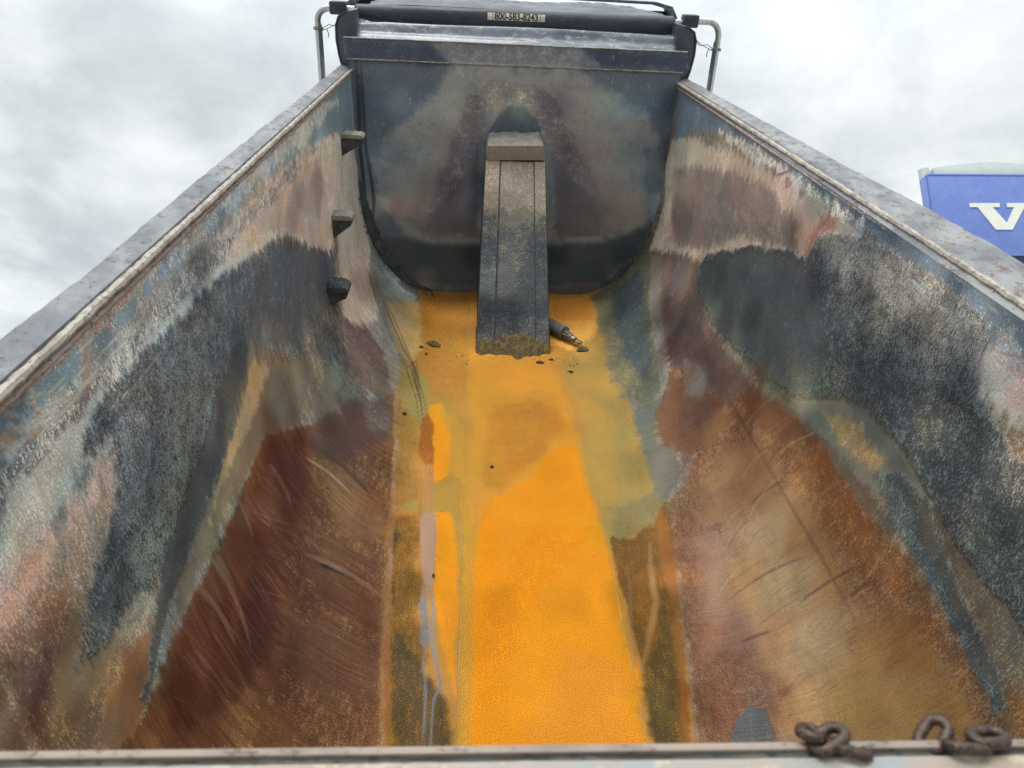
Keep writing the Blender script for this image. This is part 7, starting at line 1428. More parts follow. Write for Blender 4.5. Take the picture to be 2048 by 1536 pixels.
DOG = _unpack("""
P,i,395,334,260,490,440,340,30,300,300,100,12,80;-406,-292,-396,17,-387,329,-639,332,-889,335,-1137,337,-1382,340,-1626,342,-1631,20,-1636,-299,-1394,-298,-1150,-296,-904,-295,-656,-294
P,d,275,247,198,177,182,175,40,300,500,100,15,80;-785,-285,-778,7,-770,301,-1041,304,-1047,11,-1053,-279
P,d,113,124,136,221,213,152,35,200,500,100,25,80;-798,-284,-808,-139,-861,-89,-858,41,-828,138,-786,203,-797,301,-1076,304,-1353,307,-1627,310,-1631,4,-1636,-299,-1359,-294,-1080,-289
P,d,111,121,127,178,184,168,25,400,400,100,35,82;-1107,-310,-1101,-20,-1095,272,-1362,275,-1627,278,-1632,-12,-1636,-299,-1373,-305
P,i,166,173,179,272,257,202,35,300,400,90,90,88;-1320,-306,-1369,-80,-1339,113,-1362,275,-1627,278,-1632,-12,-1636,-299
P,i,186,151,74,309,210,74,40,200,300,100,100,90;-1457,-303,-1487,-46,-1465,147,-1495,276,-1627,278,-1632,-12,-1636,-299
L,i,215,156,133,215,156,133,20,20,30,60,0,60;-677,-62,-695,-61;3,3
L,i,215,156,133,215,156,133,20,20,30,60,0,60;-773,27,-787,28;7,7
L,i,215,156,133,215,156,133,20,20,30,60,0,60;-737,84,-750,84;4,4
L,i,215,156,133,215,156,133,20,20,30,60,0,60;-555,-65,-572,-65;4,4
L,i,215,156,133,215,156,133,20,20,30,60,0,60;-580,123,-587,123;7,7
L,i,215,156,133,215,156,133,20,20,30,60,0,60;-722,67,-733,67;6,6
L,i,215,156,133,215,156,133,20,20,30,60,0,60;-741,88,-758,89;5,5
L,i,215,156,133,215,156,133,20,20,30,60,0,60;-658,42,-676,42;4,4
L,i,215,156,133,215,156,133,20,20,30,60,0,60;-626,73,-643,73;4,4
L,i,215,156,133,215,156,133,20,20,30,60,0,60;-677,64,-685,64;5,5
L,i,215,156,133,215,156,133,20,20,30,60,0,60;-755,-62,-769,-62;3,3
L,i,215,156,133,215,156,133,20,20,30,60,0,60;-610,-49,-627,-49;5,5
L,i,215,156,133,215,156,133,20,20,30,60,0,60;-577,48,-597,48;3,3
L,i,215,156,133,215,156,133,20,20,30,60,0,60;-601,93,-614,93;4,4
L,i,215,156,133,215,156,133,20,20,30,60,0,60;-786,99,-805,99;7,7
L,i,215,156,133,215,156,133,20,20,30,60,0,60;-674,114,-685,114;4,4
L,i,215,156,133,215,156,133,20,20,30,60,0,60;-670,-79,-683,-79;5,5
L,i,215,156,133,215,156,133,20,20,30,60,0,60;-701,81,-720,81;3,3
L,i,215,156,133,215,156,133,20,20,30,60,0,60;-664,132,-678,132;5,5
L,i,215,156,133,215,156,133,20,20,30,60,0,60;-538,86,-557,87;7,7
L,i,215,156,133,215,156,133,20,20,30,60,0,60;-738,82,-743,82;5,5
L,i,215,156,133,215,156,133,20,20,30,60,0,60;-785,-78,-804,-78;7,7
L,i,215,156,133,215,156,133,20,20,30,60,0,60;-556,21,-567,21;7,7
L,i,215,156,133,215,156,133,20,20,30,60,0,60;-761,68,-769,68;6,6
L,i,215,156,133,215,156,133,20,20,30,60,0,60;-674,97,-691,97;3,3
L,i,215,156,133,215,156,133,20,20,30,60,0,60;-575,88,-583,88;7,7
L,i,215,156,133,215,156,133,20,20,30,60,0,60;-772,135,-789,135;7,7
L,i,215,156,133,215,156,133,20,20,30,60,0,60;-786,103,-803,103;5,5
L,i,215,156,133,215,156,133,20,20,30,60,0,60;-652,102,-674,103;5,5
L,i,215,156,133,215,156,133,20,20,30,60,0,60;-572,40,-585,40;7,7
L,i,215,156,133,215,156,133,20,20,30,60,0,60;-763,-20,-782,-20;3,3
L,i,215,156,133,215,156,133,20,20,30,60,0,60;-787,-84,-802,-84;5,5
L,i,215,156,133,215,156,133,20,20,30,60,0,60;-747,20,-763,21;7,7
L,i,215,156,133,215,156,133,20,20,30,60,0,60;-733,96,-753,97;4,4
L,i,215,156,133,215,156,133,20,20,30,60,0,60;-616,93,-633,94;6,6
L,i,215,156,133,215,156,133,20,20,30,60,0,60;-626,-34,-640,-33;6,6
L,i,215,156,133,215,156,133,20,20,30,60,0,60;-694,-67,-703,-67;7,7
L,i,215,156,133,215,156,133,20,20,30,60,0,60;-738,46,-744,46;5,5
L,i,215,156,133,215,156,133,20,20,30,60,0,60;-734,-19,-745,-18;6,6
L,i,215,156,133,215,156,133,20,20,30,60,0,60;-792,-87,-800,-87;4,4
""")
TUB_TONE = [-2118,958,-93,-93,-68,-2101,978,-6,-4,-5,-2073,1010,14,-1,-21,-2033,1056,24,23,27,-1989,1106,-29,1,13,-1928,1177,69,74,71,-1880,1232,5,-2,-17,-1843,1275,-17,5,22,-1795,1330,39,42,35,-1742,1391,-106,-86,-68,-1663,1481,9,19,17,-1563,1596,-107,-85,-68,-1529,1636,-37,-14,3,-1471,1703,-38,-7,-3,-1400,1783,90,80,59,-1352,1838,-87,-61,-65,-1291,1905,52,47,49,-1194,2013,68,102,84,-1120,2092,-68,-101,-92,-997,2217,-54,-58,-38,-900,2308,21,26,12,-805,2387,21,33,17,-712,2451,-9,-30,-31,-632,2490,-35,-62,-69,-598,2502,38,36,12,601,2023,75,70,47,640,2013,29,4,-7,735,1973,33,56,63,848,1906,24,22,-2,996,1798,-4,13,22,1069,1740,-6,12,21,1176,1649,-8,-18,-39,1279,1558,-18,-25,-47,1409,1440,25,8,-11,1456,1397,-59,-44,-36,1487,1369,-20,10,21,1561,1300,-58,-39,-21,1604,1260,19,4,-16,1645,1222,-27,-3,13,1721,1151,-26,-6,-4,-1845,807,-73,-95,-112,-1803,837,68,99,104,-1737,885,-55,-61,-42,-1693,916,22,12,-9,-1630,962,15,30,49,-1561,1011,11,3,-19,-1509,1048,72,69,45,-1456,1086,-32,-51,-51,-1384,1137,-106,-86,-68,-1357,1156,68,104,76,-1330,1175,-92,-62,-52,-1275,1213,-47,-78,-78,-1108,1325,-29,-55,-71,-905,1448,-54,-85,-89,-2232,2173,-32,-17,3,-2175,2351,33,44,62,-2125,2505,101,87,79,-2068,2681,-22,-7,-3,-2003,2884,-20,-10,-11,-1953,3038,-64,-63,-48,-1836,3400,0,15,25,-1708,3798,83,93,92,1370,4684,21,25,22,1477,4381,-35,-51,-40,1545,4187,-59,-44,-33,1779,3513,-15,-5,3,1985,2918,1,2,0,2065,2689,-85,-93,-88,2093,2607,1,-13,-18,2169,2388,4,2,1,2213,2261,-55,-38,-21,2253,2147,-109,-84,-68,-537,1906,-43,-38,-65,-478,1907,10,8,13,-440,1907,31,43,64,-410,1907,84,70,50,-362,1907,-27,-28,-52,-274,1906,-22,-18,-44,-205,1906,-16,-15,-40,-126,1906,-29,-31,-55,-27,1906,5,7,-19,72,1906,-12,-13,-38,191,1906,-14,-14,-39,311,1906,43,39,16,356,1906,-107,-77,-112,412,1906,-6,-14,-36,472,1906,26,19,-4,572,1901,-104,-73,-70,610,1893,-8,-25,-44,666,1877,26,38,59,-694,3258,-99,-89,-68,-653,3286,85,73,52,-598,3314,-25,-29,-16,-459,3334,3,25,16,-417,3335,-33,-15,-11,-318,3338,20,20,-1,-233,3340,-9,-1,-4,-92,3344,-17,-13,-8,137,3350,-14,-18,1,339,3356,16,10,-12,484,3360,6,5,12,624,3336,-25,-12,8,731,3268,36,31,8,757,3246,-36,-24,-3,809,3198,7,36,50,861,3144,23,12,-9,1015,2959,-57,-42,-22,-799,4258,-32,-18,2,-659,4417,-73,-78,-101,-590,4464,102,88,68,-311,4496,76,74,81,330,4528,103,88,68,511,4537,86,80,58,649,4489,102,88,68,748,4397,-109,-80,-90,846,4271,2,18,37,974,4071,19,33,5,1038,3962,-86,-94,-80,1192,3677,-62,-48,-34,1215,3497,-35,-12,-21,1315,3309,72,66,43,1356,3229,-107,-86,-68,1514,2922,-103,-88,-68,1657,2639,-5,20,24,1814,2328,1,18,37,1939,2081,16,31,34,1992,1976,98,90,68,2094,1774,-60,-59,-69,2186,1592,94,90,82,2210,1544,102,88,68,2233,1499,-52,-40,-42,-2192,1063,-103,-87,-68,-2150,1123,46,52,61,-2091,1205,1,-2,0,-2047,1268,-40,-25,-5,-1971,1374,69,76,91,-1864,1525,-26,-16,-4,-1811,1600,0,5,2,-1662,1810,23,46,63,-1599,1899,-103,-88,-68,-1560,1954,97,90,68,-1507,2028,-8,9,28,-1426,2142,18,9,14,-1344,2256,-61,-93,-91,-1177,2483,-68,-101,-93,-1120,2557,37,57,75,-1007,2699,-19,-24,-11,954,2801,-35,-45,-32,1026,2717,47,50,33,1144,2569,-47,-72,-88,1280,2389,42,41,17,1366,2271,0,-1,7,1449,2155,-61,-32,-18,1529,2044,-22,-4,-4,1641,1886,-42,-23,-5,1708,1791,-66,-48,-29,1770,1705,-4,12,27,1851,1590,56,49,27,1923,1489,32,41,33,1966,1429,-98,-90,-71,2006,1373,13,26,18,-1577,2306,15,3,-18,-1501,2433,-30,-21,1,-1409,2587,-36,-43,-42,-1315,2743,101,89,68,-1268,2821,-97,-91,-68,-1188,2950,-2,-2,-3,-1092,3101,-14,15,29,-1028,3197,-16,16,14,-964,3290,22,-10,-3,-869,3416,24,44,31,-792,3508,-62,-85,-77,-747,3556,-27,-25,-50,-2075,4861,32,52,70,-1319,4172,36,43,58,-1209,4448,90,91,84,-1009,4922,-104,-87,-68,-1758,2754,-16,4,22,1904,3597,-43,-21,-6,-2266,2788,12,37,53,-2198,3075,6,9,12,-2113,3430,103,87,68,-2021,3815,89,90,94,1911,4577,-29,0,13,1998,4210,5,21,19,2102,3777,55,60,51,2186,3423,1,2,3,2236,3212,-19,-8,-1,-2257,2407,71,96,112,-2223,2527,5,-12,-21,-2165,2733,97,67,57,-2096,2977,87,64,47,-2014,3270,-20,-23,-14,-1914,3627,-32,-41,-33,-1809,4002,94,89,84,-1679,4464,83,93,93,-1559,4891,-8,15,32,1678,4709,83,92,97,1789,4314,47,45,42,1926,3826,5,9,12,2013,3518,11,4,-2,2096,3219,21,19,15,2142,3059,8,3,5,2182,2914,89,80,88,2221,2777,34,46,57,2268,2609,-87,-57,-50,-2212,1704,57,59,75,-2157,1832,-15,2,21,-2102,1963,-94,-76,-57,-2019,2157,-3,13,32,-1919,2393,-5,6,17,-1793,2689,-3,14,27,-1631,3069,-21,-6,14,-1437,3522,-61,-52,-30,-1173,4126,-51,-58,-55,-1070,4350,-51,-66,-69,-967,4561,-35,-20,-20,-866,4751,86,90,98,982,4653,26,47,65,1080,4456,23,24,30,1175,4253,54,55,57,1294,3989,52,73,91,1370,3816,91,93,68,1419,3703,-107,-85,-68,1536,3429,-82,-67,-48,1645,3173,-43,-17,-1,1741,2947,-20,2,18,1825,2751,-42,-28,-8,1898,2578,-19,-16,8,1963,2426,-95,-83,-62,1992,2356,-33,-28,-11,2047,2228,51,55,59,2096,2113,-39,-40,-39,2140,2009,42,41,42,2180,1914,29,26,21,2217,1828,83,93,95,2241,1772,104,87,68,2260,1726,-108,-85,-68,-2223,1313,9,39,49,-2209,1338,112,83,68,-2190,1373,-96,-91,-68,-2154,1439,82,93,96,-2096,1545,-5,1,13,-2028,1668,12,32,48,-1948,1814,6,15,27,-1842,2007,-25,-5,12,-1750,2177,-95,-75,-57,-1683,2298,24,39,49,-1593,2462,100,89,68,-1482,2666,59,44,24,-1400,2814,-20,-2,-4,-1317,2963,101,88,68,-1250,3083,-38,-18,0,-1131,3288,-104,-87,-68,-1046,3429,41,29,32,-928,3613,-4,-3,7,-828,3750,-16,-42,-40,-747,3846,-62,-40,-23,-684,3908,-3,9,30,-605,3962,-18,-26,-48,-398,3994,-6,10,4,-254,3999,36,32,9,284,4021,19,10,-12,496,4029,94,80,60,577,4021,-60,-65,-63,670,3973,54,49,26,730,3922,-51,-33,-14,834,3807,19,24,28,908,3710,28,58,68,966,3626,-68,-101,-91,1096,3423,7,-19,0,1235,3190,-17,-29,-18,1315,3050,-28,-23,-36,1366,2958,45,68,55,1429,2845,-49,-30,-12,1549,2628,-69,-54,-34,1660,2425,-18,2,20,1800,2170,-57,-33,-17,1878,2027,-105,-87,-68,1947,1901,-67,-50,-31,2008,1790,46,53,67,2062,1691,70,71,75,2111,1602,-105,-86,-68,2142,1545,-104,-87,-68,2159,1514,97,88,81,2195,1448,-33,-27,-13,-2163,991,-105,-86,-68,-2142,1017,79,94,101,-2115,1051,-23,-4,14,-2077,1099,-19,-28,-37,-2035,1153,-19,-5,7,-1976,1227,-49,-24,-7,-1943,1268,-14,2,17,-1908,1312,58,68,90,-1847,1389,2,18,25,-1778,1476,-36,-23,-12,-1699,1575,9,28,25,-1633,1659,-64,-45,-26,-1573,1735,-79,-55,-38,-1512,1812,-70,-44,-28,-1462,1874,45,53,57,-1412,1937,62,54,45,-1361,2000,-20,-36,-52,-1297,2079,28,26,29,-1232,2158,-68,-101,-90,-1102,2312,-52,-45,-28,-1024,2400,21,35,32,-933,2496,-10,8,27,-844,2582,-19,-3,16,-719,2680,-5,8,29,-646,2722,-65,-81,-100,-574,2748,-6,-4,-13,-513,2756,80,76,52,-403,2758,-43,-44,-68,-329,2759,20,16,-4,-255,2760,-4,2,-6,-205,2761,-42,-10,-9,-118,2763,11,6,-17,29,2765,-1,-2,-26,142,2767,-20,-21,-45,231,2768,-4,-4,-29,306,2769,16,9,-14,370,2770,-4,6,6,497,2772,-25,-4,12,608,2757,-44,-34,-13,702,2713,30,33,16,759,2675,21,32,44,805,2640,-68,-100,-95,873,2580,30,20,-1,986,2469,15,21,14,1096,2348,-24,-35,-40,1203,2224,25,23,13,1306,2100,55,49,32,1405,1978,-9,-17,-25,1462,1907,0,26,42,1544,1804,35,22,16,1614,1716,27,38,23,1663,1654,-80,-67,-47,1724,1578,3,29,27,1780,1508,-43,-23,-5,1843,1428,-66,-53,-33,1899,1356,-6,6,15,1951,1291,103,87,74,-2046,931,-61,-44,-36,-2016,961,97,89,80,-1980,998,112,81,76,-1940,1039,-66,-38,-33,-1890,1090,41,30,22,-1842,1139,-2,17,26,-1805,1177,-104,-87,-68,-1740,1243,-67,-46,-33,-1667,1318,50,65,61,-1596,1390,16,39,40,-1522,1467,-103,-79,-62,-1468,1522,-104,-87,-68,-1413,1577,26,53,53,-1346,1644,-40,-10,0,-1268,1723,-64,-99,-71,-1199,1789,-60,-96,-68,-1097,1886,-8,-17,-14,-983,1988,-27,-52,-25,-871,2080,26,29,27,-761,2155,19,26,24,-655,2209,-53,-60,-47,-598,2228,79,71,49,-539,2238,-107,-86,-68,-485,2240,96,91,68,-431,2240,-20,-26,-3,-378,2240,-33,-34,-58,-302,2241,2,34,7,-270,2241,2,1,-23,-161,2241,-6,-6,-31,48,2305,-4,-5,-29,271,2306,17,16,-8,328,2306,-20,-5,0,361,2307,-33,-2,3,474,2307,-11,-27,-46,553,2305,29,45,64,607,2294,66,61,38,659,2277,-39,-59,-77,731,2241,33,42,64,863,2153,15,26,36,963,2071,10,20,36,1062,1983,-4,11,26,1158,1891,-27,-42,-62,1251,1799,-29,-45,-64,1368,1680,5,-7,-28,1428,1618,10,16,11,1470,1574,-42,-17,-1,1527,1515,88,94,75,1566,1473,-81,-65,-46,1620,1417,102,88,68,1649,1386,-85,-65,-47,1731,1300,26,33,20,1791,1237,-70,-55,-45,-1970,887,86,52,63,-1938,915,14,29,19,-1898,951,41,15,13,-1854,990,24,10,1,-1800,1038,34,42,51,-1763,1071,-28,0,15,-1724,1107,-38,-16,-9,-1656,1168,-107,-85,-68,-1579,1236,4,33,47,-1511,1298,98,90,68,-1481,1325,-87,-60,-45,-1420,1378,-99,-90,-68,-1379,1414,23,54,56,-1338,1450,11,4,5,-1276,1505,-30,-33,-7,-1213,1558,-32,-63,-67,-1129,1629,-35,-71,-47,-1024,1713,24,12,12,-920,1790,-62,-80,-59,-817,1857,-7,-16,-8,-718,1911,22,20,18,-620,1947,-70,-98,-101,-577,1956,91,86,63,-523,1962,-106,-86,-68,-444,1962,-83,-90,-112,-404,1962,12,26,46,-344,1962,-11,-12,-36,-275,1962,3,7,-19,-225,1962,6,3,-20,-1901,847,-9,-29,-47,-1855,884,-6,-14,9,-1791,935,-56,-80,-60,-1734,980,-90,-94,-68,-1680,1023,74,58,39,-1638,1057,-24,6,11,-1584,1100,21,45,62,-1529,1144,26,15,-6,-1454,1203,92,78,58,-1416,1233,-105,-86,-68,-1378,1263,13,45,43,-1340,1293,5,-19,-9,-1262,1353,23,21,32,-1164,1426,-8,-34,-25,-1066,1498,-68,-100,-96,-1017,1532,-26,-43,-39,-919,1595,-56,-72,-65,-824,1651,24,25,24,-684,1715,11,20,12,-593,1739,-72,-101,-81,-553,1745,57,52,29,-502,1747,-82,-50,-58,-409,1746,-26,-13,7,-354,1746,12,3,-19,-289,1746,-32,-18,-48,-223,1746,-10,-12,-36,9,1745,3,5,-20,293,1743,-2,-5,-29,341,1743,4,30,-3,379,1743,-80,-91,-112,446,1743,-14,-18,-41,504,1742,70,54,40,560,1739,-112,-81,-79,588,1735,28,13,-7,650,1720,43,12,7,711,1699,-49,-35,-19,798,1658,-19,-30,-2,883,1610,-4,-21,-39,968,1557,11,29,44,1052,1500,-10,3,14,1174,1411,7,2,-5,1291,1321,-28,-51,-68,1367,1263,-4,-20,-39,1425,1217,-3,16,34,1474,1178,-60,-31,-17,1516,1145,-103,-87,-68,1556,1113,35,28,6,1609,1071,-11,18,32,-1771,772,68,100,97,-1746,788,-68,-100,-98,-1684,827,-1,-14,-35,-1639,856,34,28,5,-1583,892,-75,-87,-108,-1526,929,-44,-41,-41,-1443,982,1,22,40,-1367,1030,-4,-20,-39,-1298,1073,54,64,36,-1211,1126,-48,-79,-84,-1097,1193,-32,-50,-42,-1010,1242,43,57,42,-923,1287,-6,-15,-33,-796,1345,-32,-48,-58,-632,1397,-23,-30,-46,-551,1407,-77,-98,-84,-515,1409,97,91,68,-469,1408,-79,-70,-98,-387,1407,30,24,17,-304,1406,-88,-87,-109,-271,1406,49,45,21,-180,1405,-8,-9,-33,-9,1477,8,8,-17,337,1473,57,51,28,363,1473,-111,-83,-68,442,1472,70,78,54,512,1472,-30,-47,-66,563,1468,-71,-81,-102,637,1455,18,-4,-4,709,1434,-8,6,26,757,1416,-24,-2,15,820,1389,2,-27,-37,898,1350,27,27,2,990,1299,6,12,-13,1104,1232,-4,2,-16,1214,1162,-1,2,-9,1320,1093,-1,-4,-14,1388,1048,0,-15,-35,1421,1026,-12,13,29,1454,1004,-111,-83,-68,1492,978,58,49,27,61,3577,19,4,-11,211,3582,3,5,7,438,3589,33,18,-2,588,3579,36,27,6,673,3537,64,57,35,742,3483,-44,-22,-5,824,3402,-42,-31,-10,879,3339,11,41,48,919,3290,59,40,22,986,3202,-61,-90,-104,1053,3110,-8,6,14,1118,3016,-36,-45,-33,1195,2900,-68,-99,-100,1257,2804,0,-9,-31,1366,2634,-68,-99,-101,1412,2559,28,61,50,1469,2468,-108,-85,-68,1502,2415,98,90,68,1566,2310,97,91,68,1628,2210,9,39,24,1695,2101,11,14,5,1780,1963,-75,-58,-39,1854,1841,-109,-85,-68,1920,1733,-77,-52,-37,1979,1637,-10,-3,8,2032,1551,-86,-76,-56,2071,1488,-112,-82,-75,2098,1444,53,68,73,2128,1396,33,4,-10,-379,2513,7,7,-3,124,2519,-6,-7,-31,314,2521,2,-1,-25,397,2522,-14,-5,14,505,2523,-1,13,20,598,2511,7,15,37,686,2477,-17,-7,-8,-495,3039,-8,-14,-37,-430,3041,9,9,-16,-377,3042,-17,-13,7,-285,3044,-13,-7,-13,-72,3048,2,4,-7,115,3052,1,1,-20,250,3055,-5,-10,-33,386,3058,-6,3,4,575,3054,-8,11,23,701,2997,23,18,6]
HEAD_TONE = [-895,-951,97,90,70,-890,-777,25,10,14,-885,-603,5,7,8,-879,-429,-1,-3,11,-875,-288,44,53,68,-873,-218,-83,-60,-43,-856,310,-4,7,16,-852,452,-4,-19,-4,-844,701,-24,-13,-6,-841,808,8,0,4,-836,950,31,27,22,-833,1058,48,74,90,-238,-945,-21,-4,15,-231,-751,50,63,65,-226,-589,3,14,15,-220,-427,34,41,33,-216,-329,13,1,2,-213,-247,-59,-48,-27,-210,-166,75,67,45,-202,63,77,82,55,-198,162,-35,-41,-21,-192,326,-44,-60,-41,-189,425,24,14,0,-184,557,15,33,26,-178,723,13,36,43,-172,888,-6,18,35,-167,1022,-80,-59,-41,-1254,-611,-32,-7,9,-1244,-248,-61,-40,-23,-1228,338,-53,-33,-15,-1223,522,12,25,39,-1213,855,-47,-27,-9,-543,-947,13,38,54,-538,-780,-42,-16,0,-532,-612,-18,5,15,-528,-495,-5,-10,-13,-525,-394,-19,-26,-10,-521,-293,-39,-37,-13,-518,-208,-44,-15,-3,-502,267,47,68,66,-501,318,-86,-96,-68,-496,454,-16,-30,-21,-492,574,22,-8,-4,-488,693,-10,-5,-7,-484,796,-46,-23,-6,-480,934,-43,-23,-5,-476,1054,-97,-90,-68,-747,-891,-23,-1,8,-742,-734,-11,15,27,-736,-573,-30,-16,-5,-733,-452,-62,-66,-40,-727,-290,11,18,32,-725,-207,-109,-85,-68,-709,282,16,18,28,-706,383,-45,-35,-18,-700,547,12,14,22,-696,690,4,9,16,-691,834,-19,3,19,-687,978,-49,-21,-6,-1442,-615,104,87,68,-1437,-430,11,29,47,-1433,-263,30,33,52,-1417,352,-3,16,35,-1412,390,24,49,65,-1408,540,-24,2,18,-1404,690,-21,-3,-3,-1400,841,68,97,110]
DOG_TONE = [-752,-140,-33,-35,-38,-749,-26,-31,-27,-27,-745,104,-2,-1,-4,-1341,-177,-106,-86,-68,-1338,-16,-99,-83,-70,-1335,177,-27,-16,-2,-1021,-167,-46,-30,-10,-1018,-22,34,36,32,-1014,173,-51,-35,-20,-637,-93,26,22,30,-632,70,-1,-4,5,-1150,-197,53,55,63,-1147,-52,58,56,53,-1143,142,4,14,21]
TUB_BASE = ((.2,.17,.14),(.25,.22,.18),(.3,.1,.65))
HEAD_BASE = ((.15,.18,.25),(.2,.24,.3),(.2,.05,.5))
DOG_BASE = ((.3,.26,.22),(.35,.3,.26),(.3,.1,.8))

# ------------------------------------------------------------------ materials
def newmat(name):
    m = bpy.data.materials.new(name); m.use_nodes = True; t = m.node_tree; t.nodes.clear()
    b = N(t, 'ShaderNodeBsdfPrincipled'); o = N(t, 'ShaderNodeOutputMaterial'); Lk(t, b.outputs[0], o.inputs[0]); return m, t, b
def bumpn(t, b, h, strength, dist):
    n = N(t, 'ShaderNodeBump'); n.inputs['Strength'].default_value = strength; n.inputs['Distance'].default_value = dist
    Lk(t, h, n.inputs['Height']); Lk(t, n.outputs[0], b.inputs['Normal']); return n
def weathered(name, c1, c2, c3, scale=6, rough=(.45, .8), metal=0., bump=.002, stretch=(1,1,1), fine=180, split=(.42, .6)):
    """worn metal: two broad tones, a third in specks and chips"""
    m, t, b = newmat(name); tc = N(t, 'ShaderNodeTexCoord'); v = vscale(t, tc.outputs['Object'], stretch)
    a = noise(t, v, scale, 6, .62, .3); f = noise(t, v, fine, 3, .6); k = noise(t, v, scale*4.3, 6, .7)
    c = mixc(t, mrange(t, a, *split), c1, c2)
    sp = mrange(t, mth(t, 'ADD', mth(t, 'MULTIPLY', k, .6), mth(t, 'MULTIPLY', f, .4)), .53, .6)
    c = mixc(t, sp, c, c3); Lk(t, c, b.inputs['Base Color'])
    Lk(t, mrange(t, k, .35, .7, rough[0], rough[1]), b.inputs['Roughness']); b.inputs['Metallic'].default_value = metal
    bumpn(t, b, mth(t, 'ADD', mth(t, 'MULTIPLY', f, .35), k), .5, bump); return m
def painted(name, stretch_wall=True):
    """stained steel: the stains are attributes of the sheet in its own metres, the grain is noise in the same metres"""
    m, t, b = newmat(name)
    A = N(t, 'ShaderNodeAttribute', attribute_name='col_a'); B = N(t, 'ShaderNodeAttribute', attribute_name='col_b')
    P = N(t, 'ShaderNodeAttribute', attribute_name='prm'); U = N(t, 'ShaderNodeAttribute', attribute_name='chart')
    sp = N(t, 'ShaderNodeSeparateColor'); Lk(t, P.outputs['Color'], sp.inputs[0]); frac, grit, rough = sp.outputs
    su = N(t, 'ShaderNodeSeparateXYZ'); Lk(t, U.outputs['Vector'], su.inputs[0])
    wall = mrange(t, mth(t, 'ABSOLUTE', su.outputs[2]), .2, .8)                 # chart z carries how much grain runs down the sheet
    iso = noise(t, U.outputs['Vector'], 230, 3, .62)
    st = noise(t, vscale(t, U.outputs['Vector'], (70, 280, 1)), 1, 4, .65, .5)      # streaks down the wall
    lo = noise(t, U.outputs['Vector'], 21, 5, .6)
    midw = noise(t, vscale(t, U.outputs['Vector'], (26, 150, 1)), 1, 5, .72, .5); midf = noise(t, vscale(t, U.outputs['Vector'], (60, 16, 1)), 1, 5, .68, .4)
    def mx(f, a, b_): return mth(t, 'ADD', mth(t, 'MULTIPLY', a, mth(t, 'SUBTRACT', 1.0, f)), mth(t, 'MULTIPLY', b_, f))
    gg = mx(mth(t, 'MULTIPLY', wall, .6), iso, st); mid = mx(wall, midf, midw)
    g2 = mth(t, 'ADD', mth(t, 'ADD', mth(t, 'MULTIPLY', gg, .5), mth(t, 'MULTIPLY', mid, .28)), mth(t, 'MULTIPLY', lo, .22))
    th = mth(t, 'SUBTRACT', .665, mth(t, 'MULTIPLY', frac, .37))
    k = mth(t, 'DIVIDE', mth(t, 'SUBTRACT', g2, mth(t, 'SUBTRACT', th, .026)), .052, clamp=True)
    c = mixc(t, k, A.outputs['Color'], B.outputs['Color'])
    kv = mth(t, 'ADD', 1.0, mth(t, 'MULTIPLY', mth(t, 'SUBTRACT', k, .4), mth(t, 'ADD', .12, mth(t, 'MULTIPLY', wall, .24))))
    # sweeping scrape lines on the curved flanks, left by loads sliding down and back
    ab = mth(t, 'ABSOLUTE', su.outputs[0]); yb = mth(t, 'ADD', su.outputs[1], mth(t, 'MULTIPLY', su.outputs[0], .2))
    cw = N(t, 'ShaderNodeCombineXYZ'); Lk(t, mth(t, 'MULTIPLY', su.outputs[0], 2.6), cw.inputs[0]); Lk(t, mth(t, 'MULTIPLY', yb, 78), cw.inputs[1])
    cw2 = N(t, 'ShaderNodeCombineXYZ'); Lk(t, mth(t, 'MULTIPLY', su.outputs[0], 4.5), cw2.inputs[0]); Lk(t, mth(t, 'MULTIPLY', yb, 190), cw2.inputs[1])
    l1 = noise(t, cw.outputs[0], 1, 3, .6, .25); l2 = noise(t, cw2.outputs[0], 1, 2, .55, .2)
    fl = mth(t, 'MULTIPLY', mrange(t, ab, .52, .72), mrange(t, ab, 1.45, 1.25)); pm2 = noise(t, U.outputs['Vector'], 2.3, 3, .6)
    fl = mth(t, 'MULTIPLY', fl, mth(t, 'GREATER_THAN', su.outputs[2], -.01)); fl = mth(t, 'MULTIPLY', fl, mrange(t, pm2, .36, .62, .25, 1.0)); fl = mth(t, 'MULTIPLY', fl, mrange(t, su.outputs[0], -.1, .1, 1.0, .5))
    sl_ = mth(t, 'ADD', mth(t, 'MULTIPLY', mth(t, 'SUBTRACT', l1, .5), 1.6), mth(t, 'MULTIPLY', mth(t, 'SUBTRACT', l2, .5), 1.3))
    kv = mth(t, 'MULTIPLY', kv, mth(t, 'ADD', 1.0, mth(t, 'MULTIPLY', sl_, fl)))
    # scuffs and scratches crossing the smooth painted steel (low roughness)
    rot = t.nodes.new('ShaderNodeMapping'); rot.inputs['Rotation'].default_value = (0, 0, .62); Lk(t, U.outputs['Vector'], rot.inputs['Vector'])
    rot2 = t.nodes.new('ShaderNodeMapping'); rot2.inputs['Rotation'].default_value = (0, 0, -.35); Lk(t, U.outputs['Vector'], rot2.inputs['Vector'])
    s1 = noise(t, vscale(t, rot.outputs[0], (7, 330, 1)), 1, 2, .5, .4); s2 = noise(t, vscale(t, rot2.outputs[0], (11, 260, 1)), 1, 2, .5, .5)
    pm = noise(t, U.outputs['Vector'], 3.1, 4, .6)
    sm = mth(t, 'MULTIPLY', mth(t, 'MAXIMUM', mrange(t, s1, .66, .74), mrange(t, s2, .68, .76)), mrange(t, pm, .42, .6))
    sm = mth(t, 'MULTIPLY', sm, mrange(t, rough, .4, .62, .75, .12))
    c = mixc(t, sm, c, (.36, .37, .36))
    med = noise(t, U.outputs['Vector'], 6.5, 6, .62, .3)
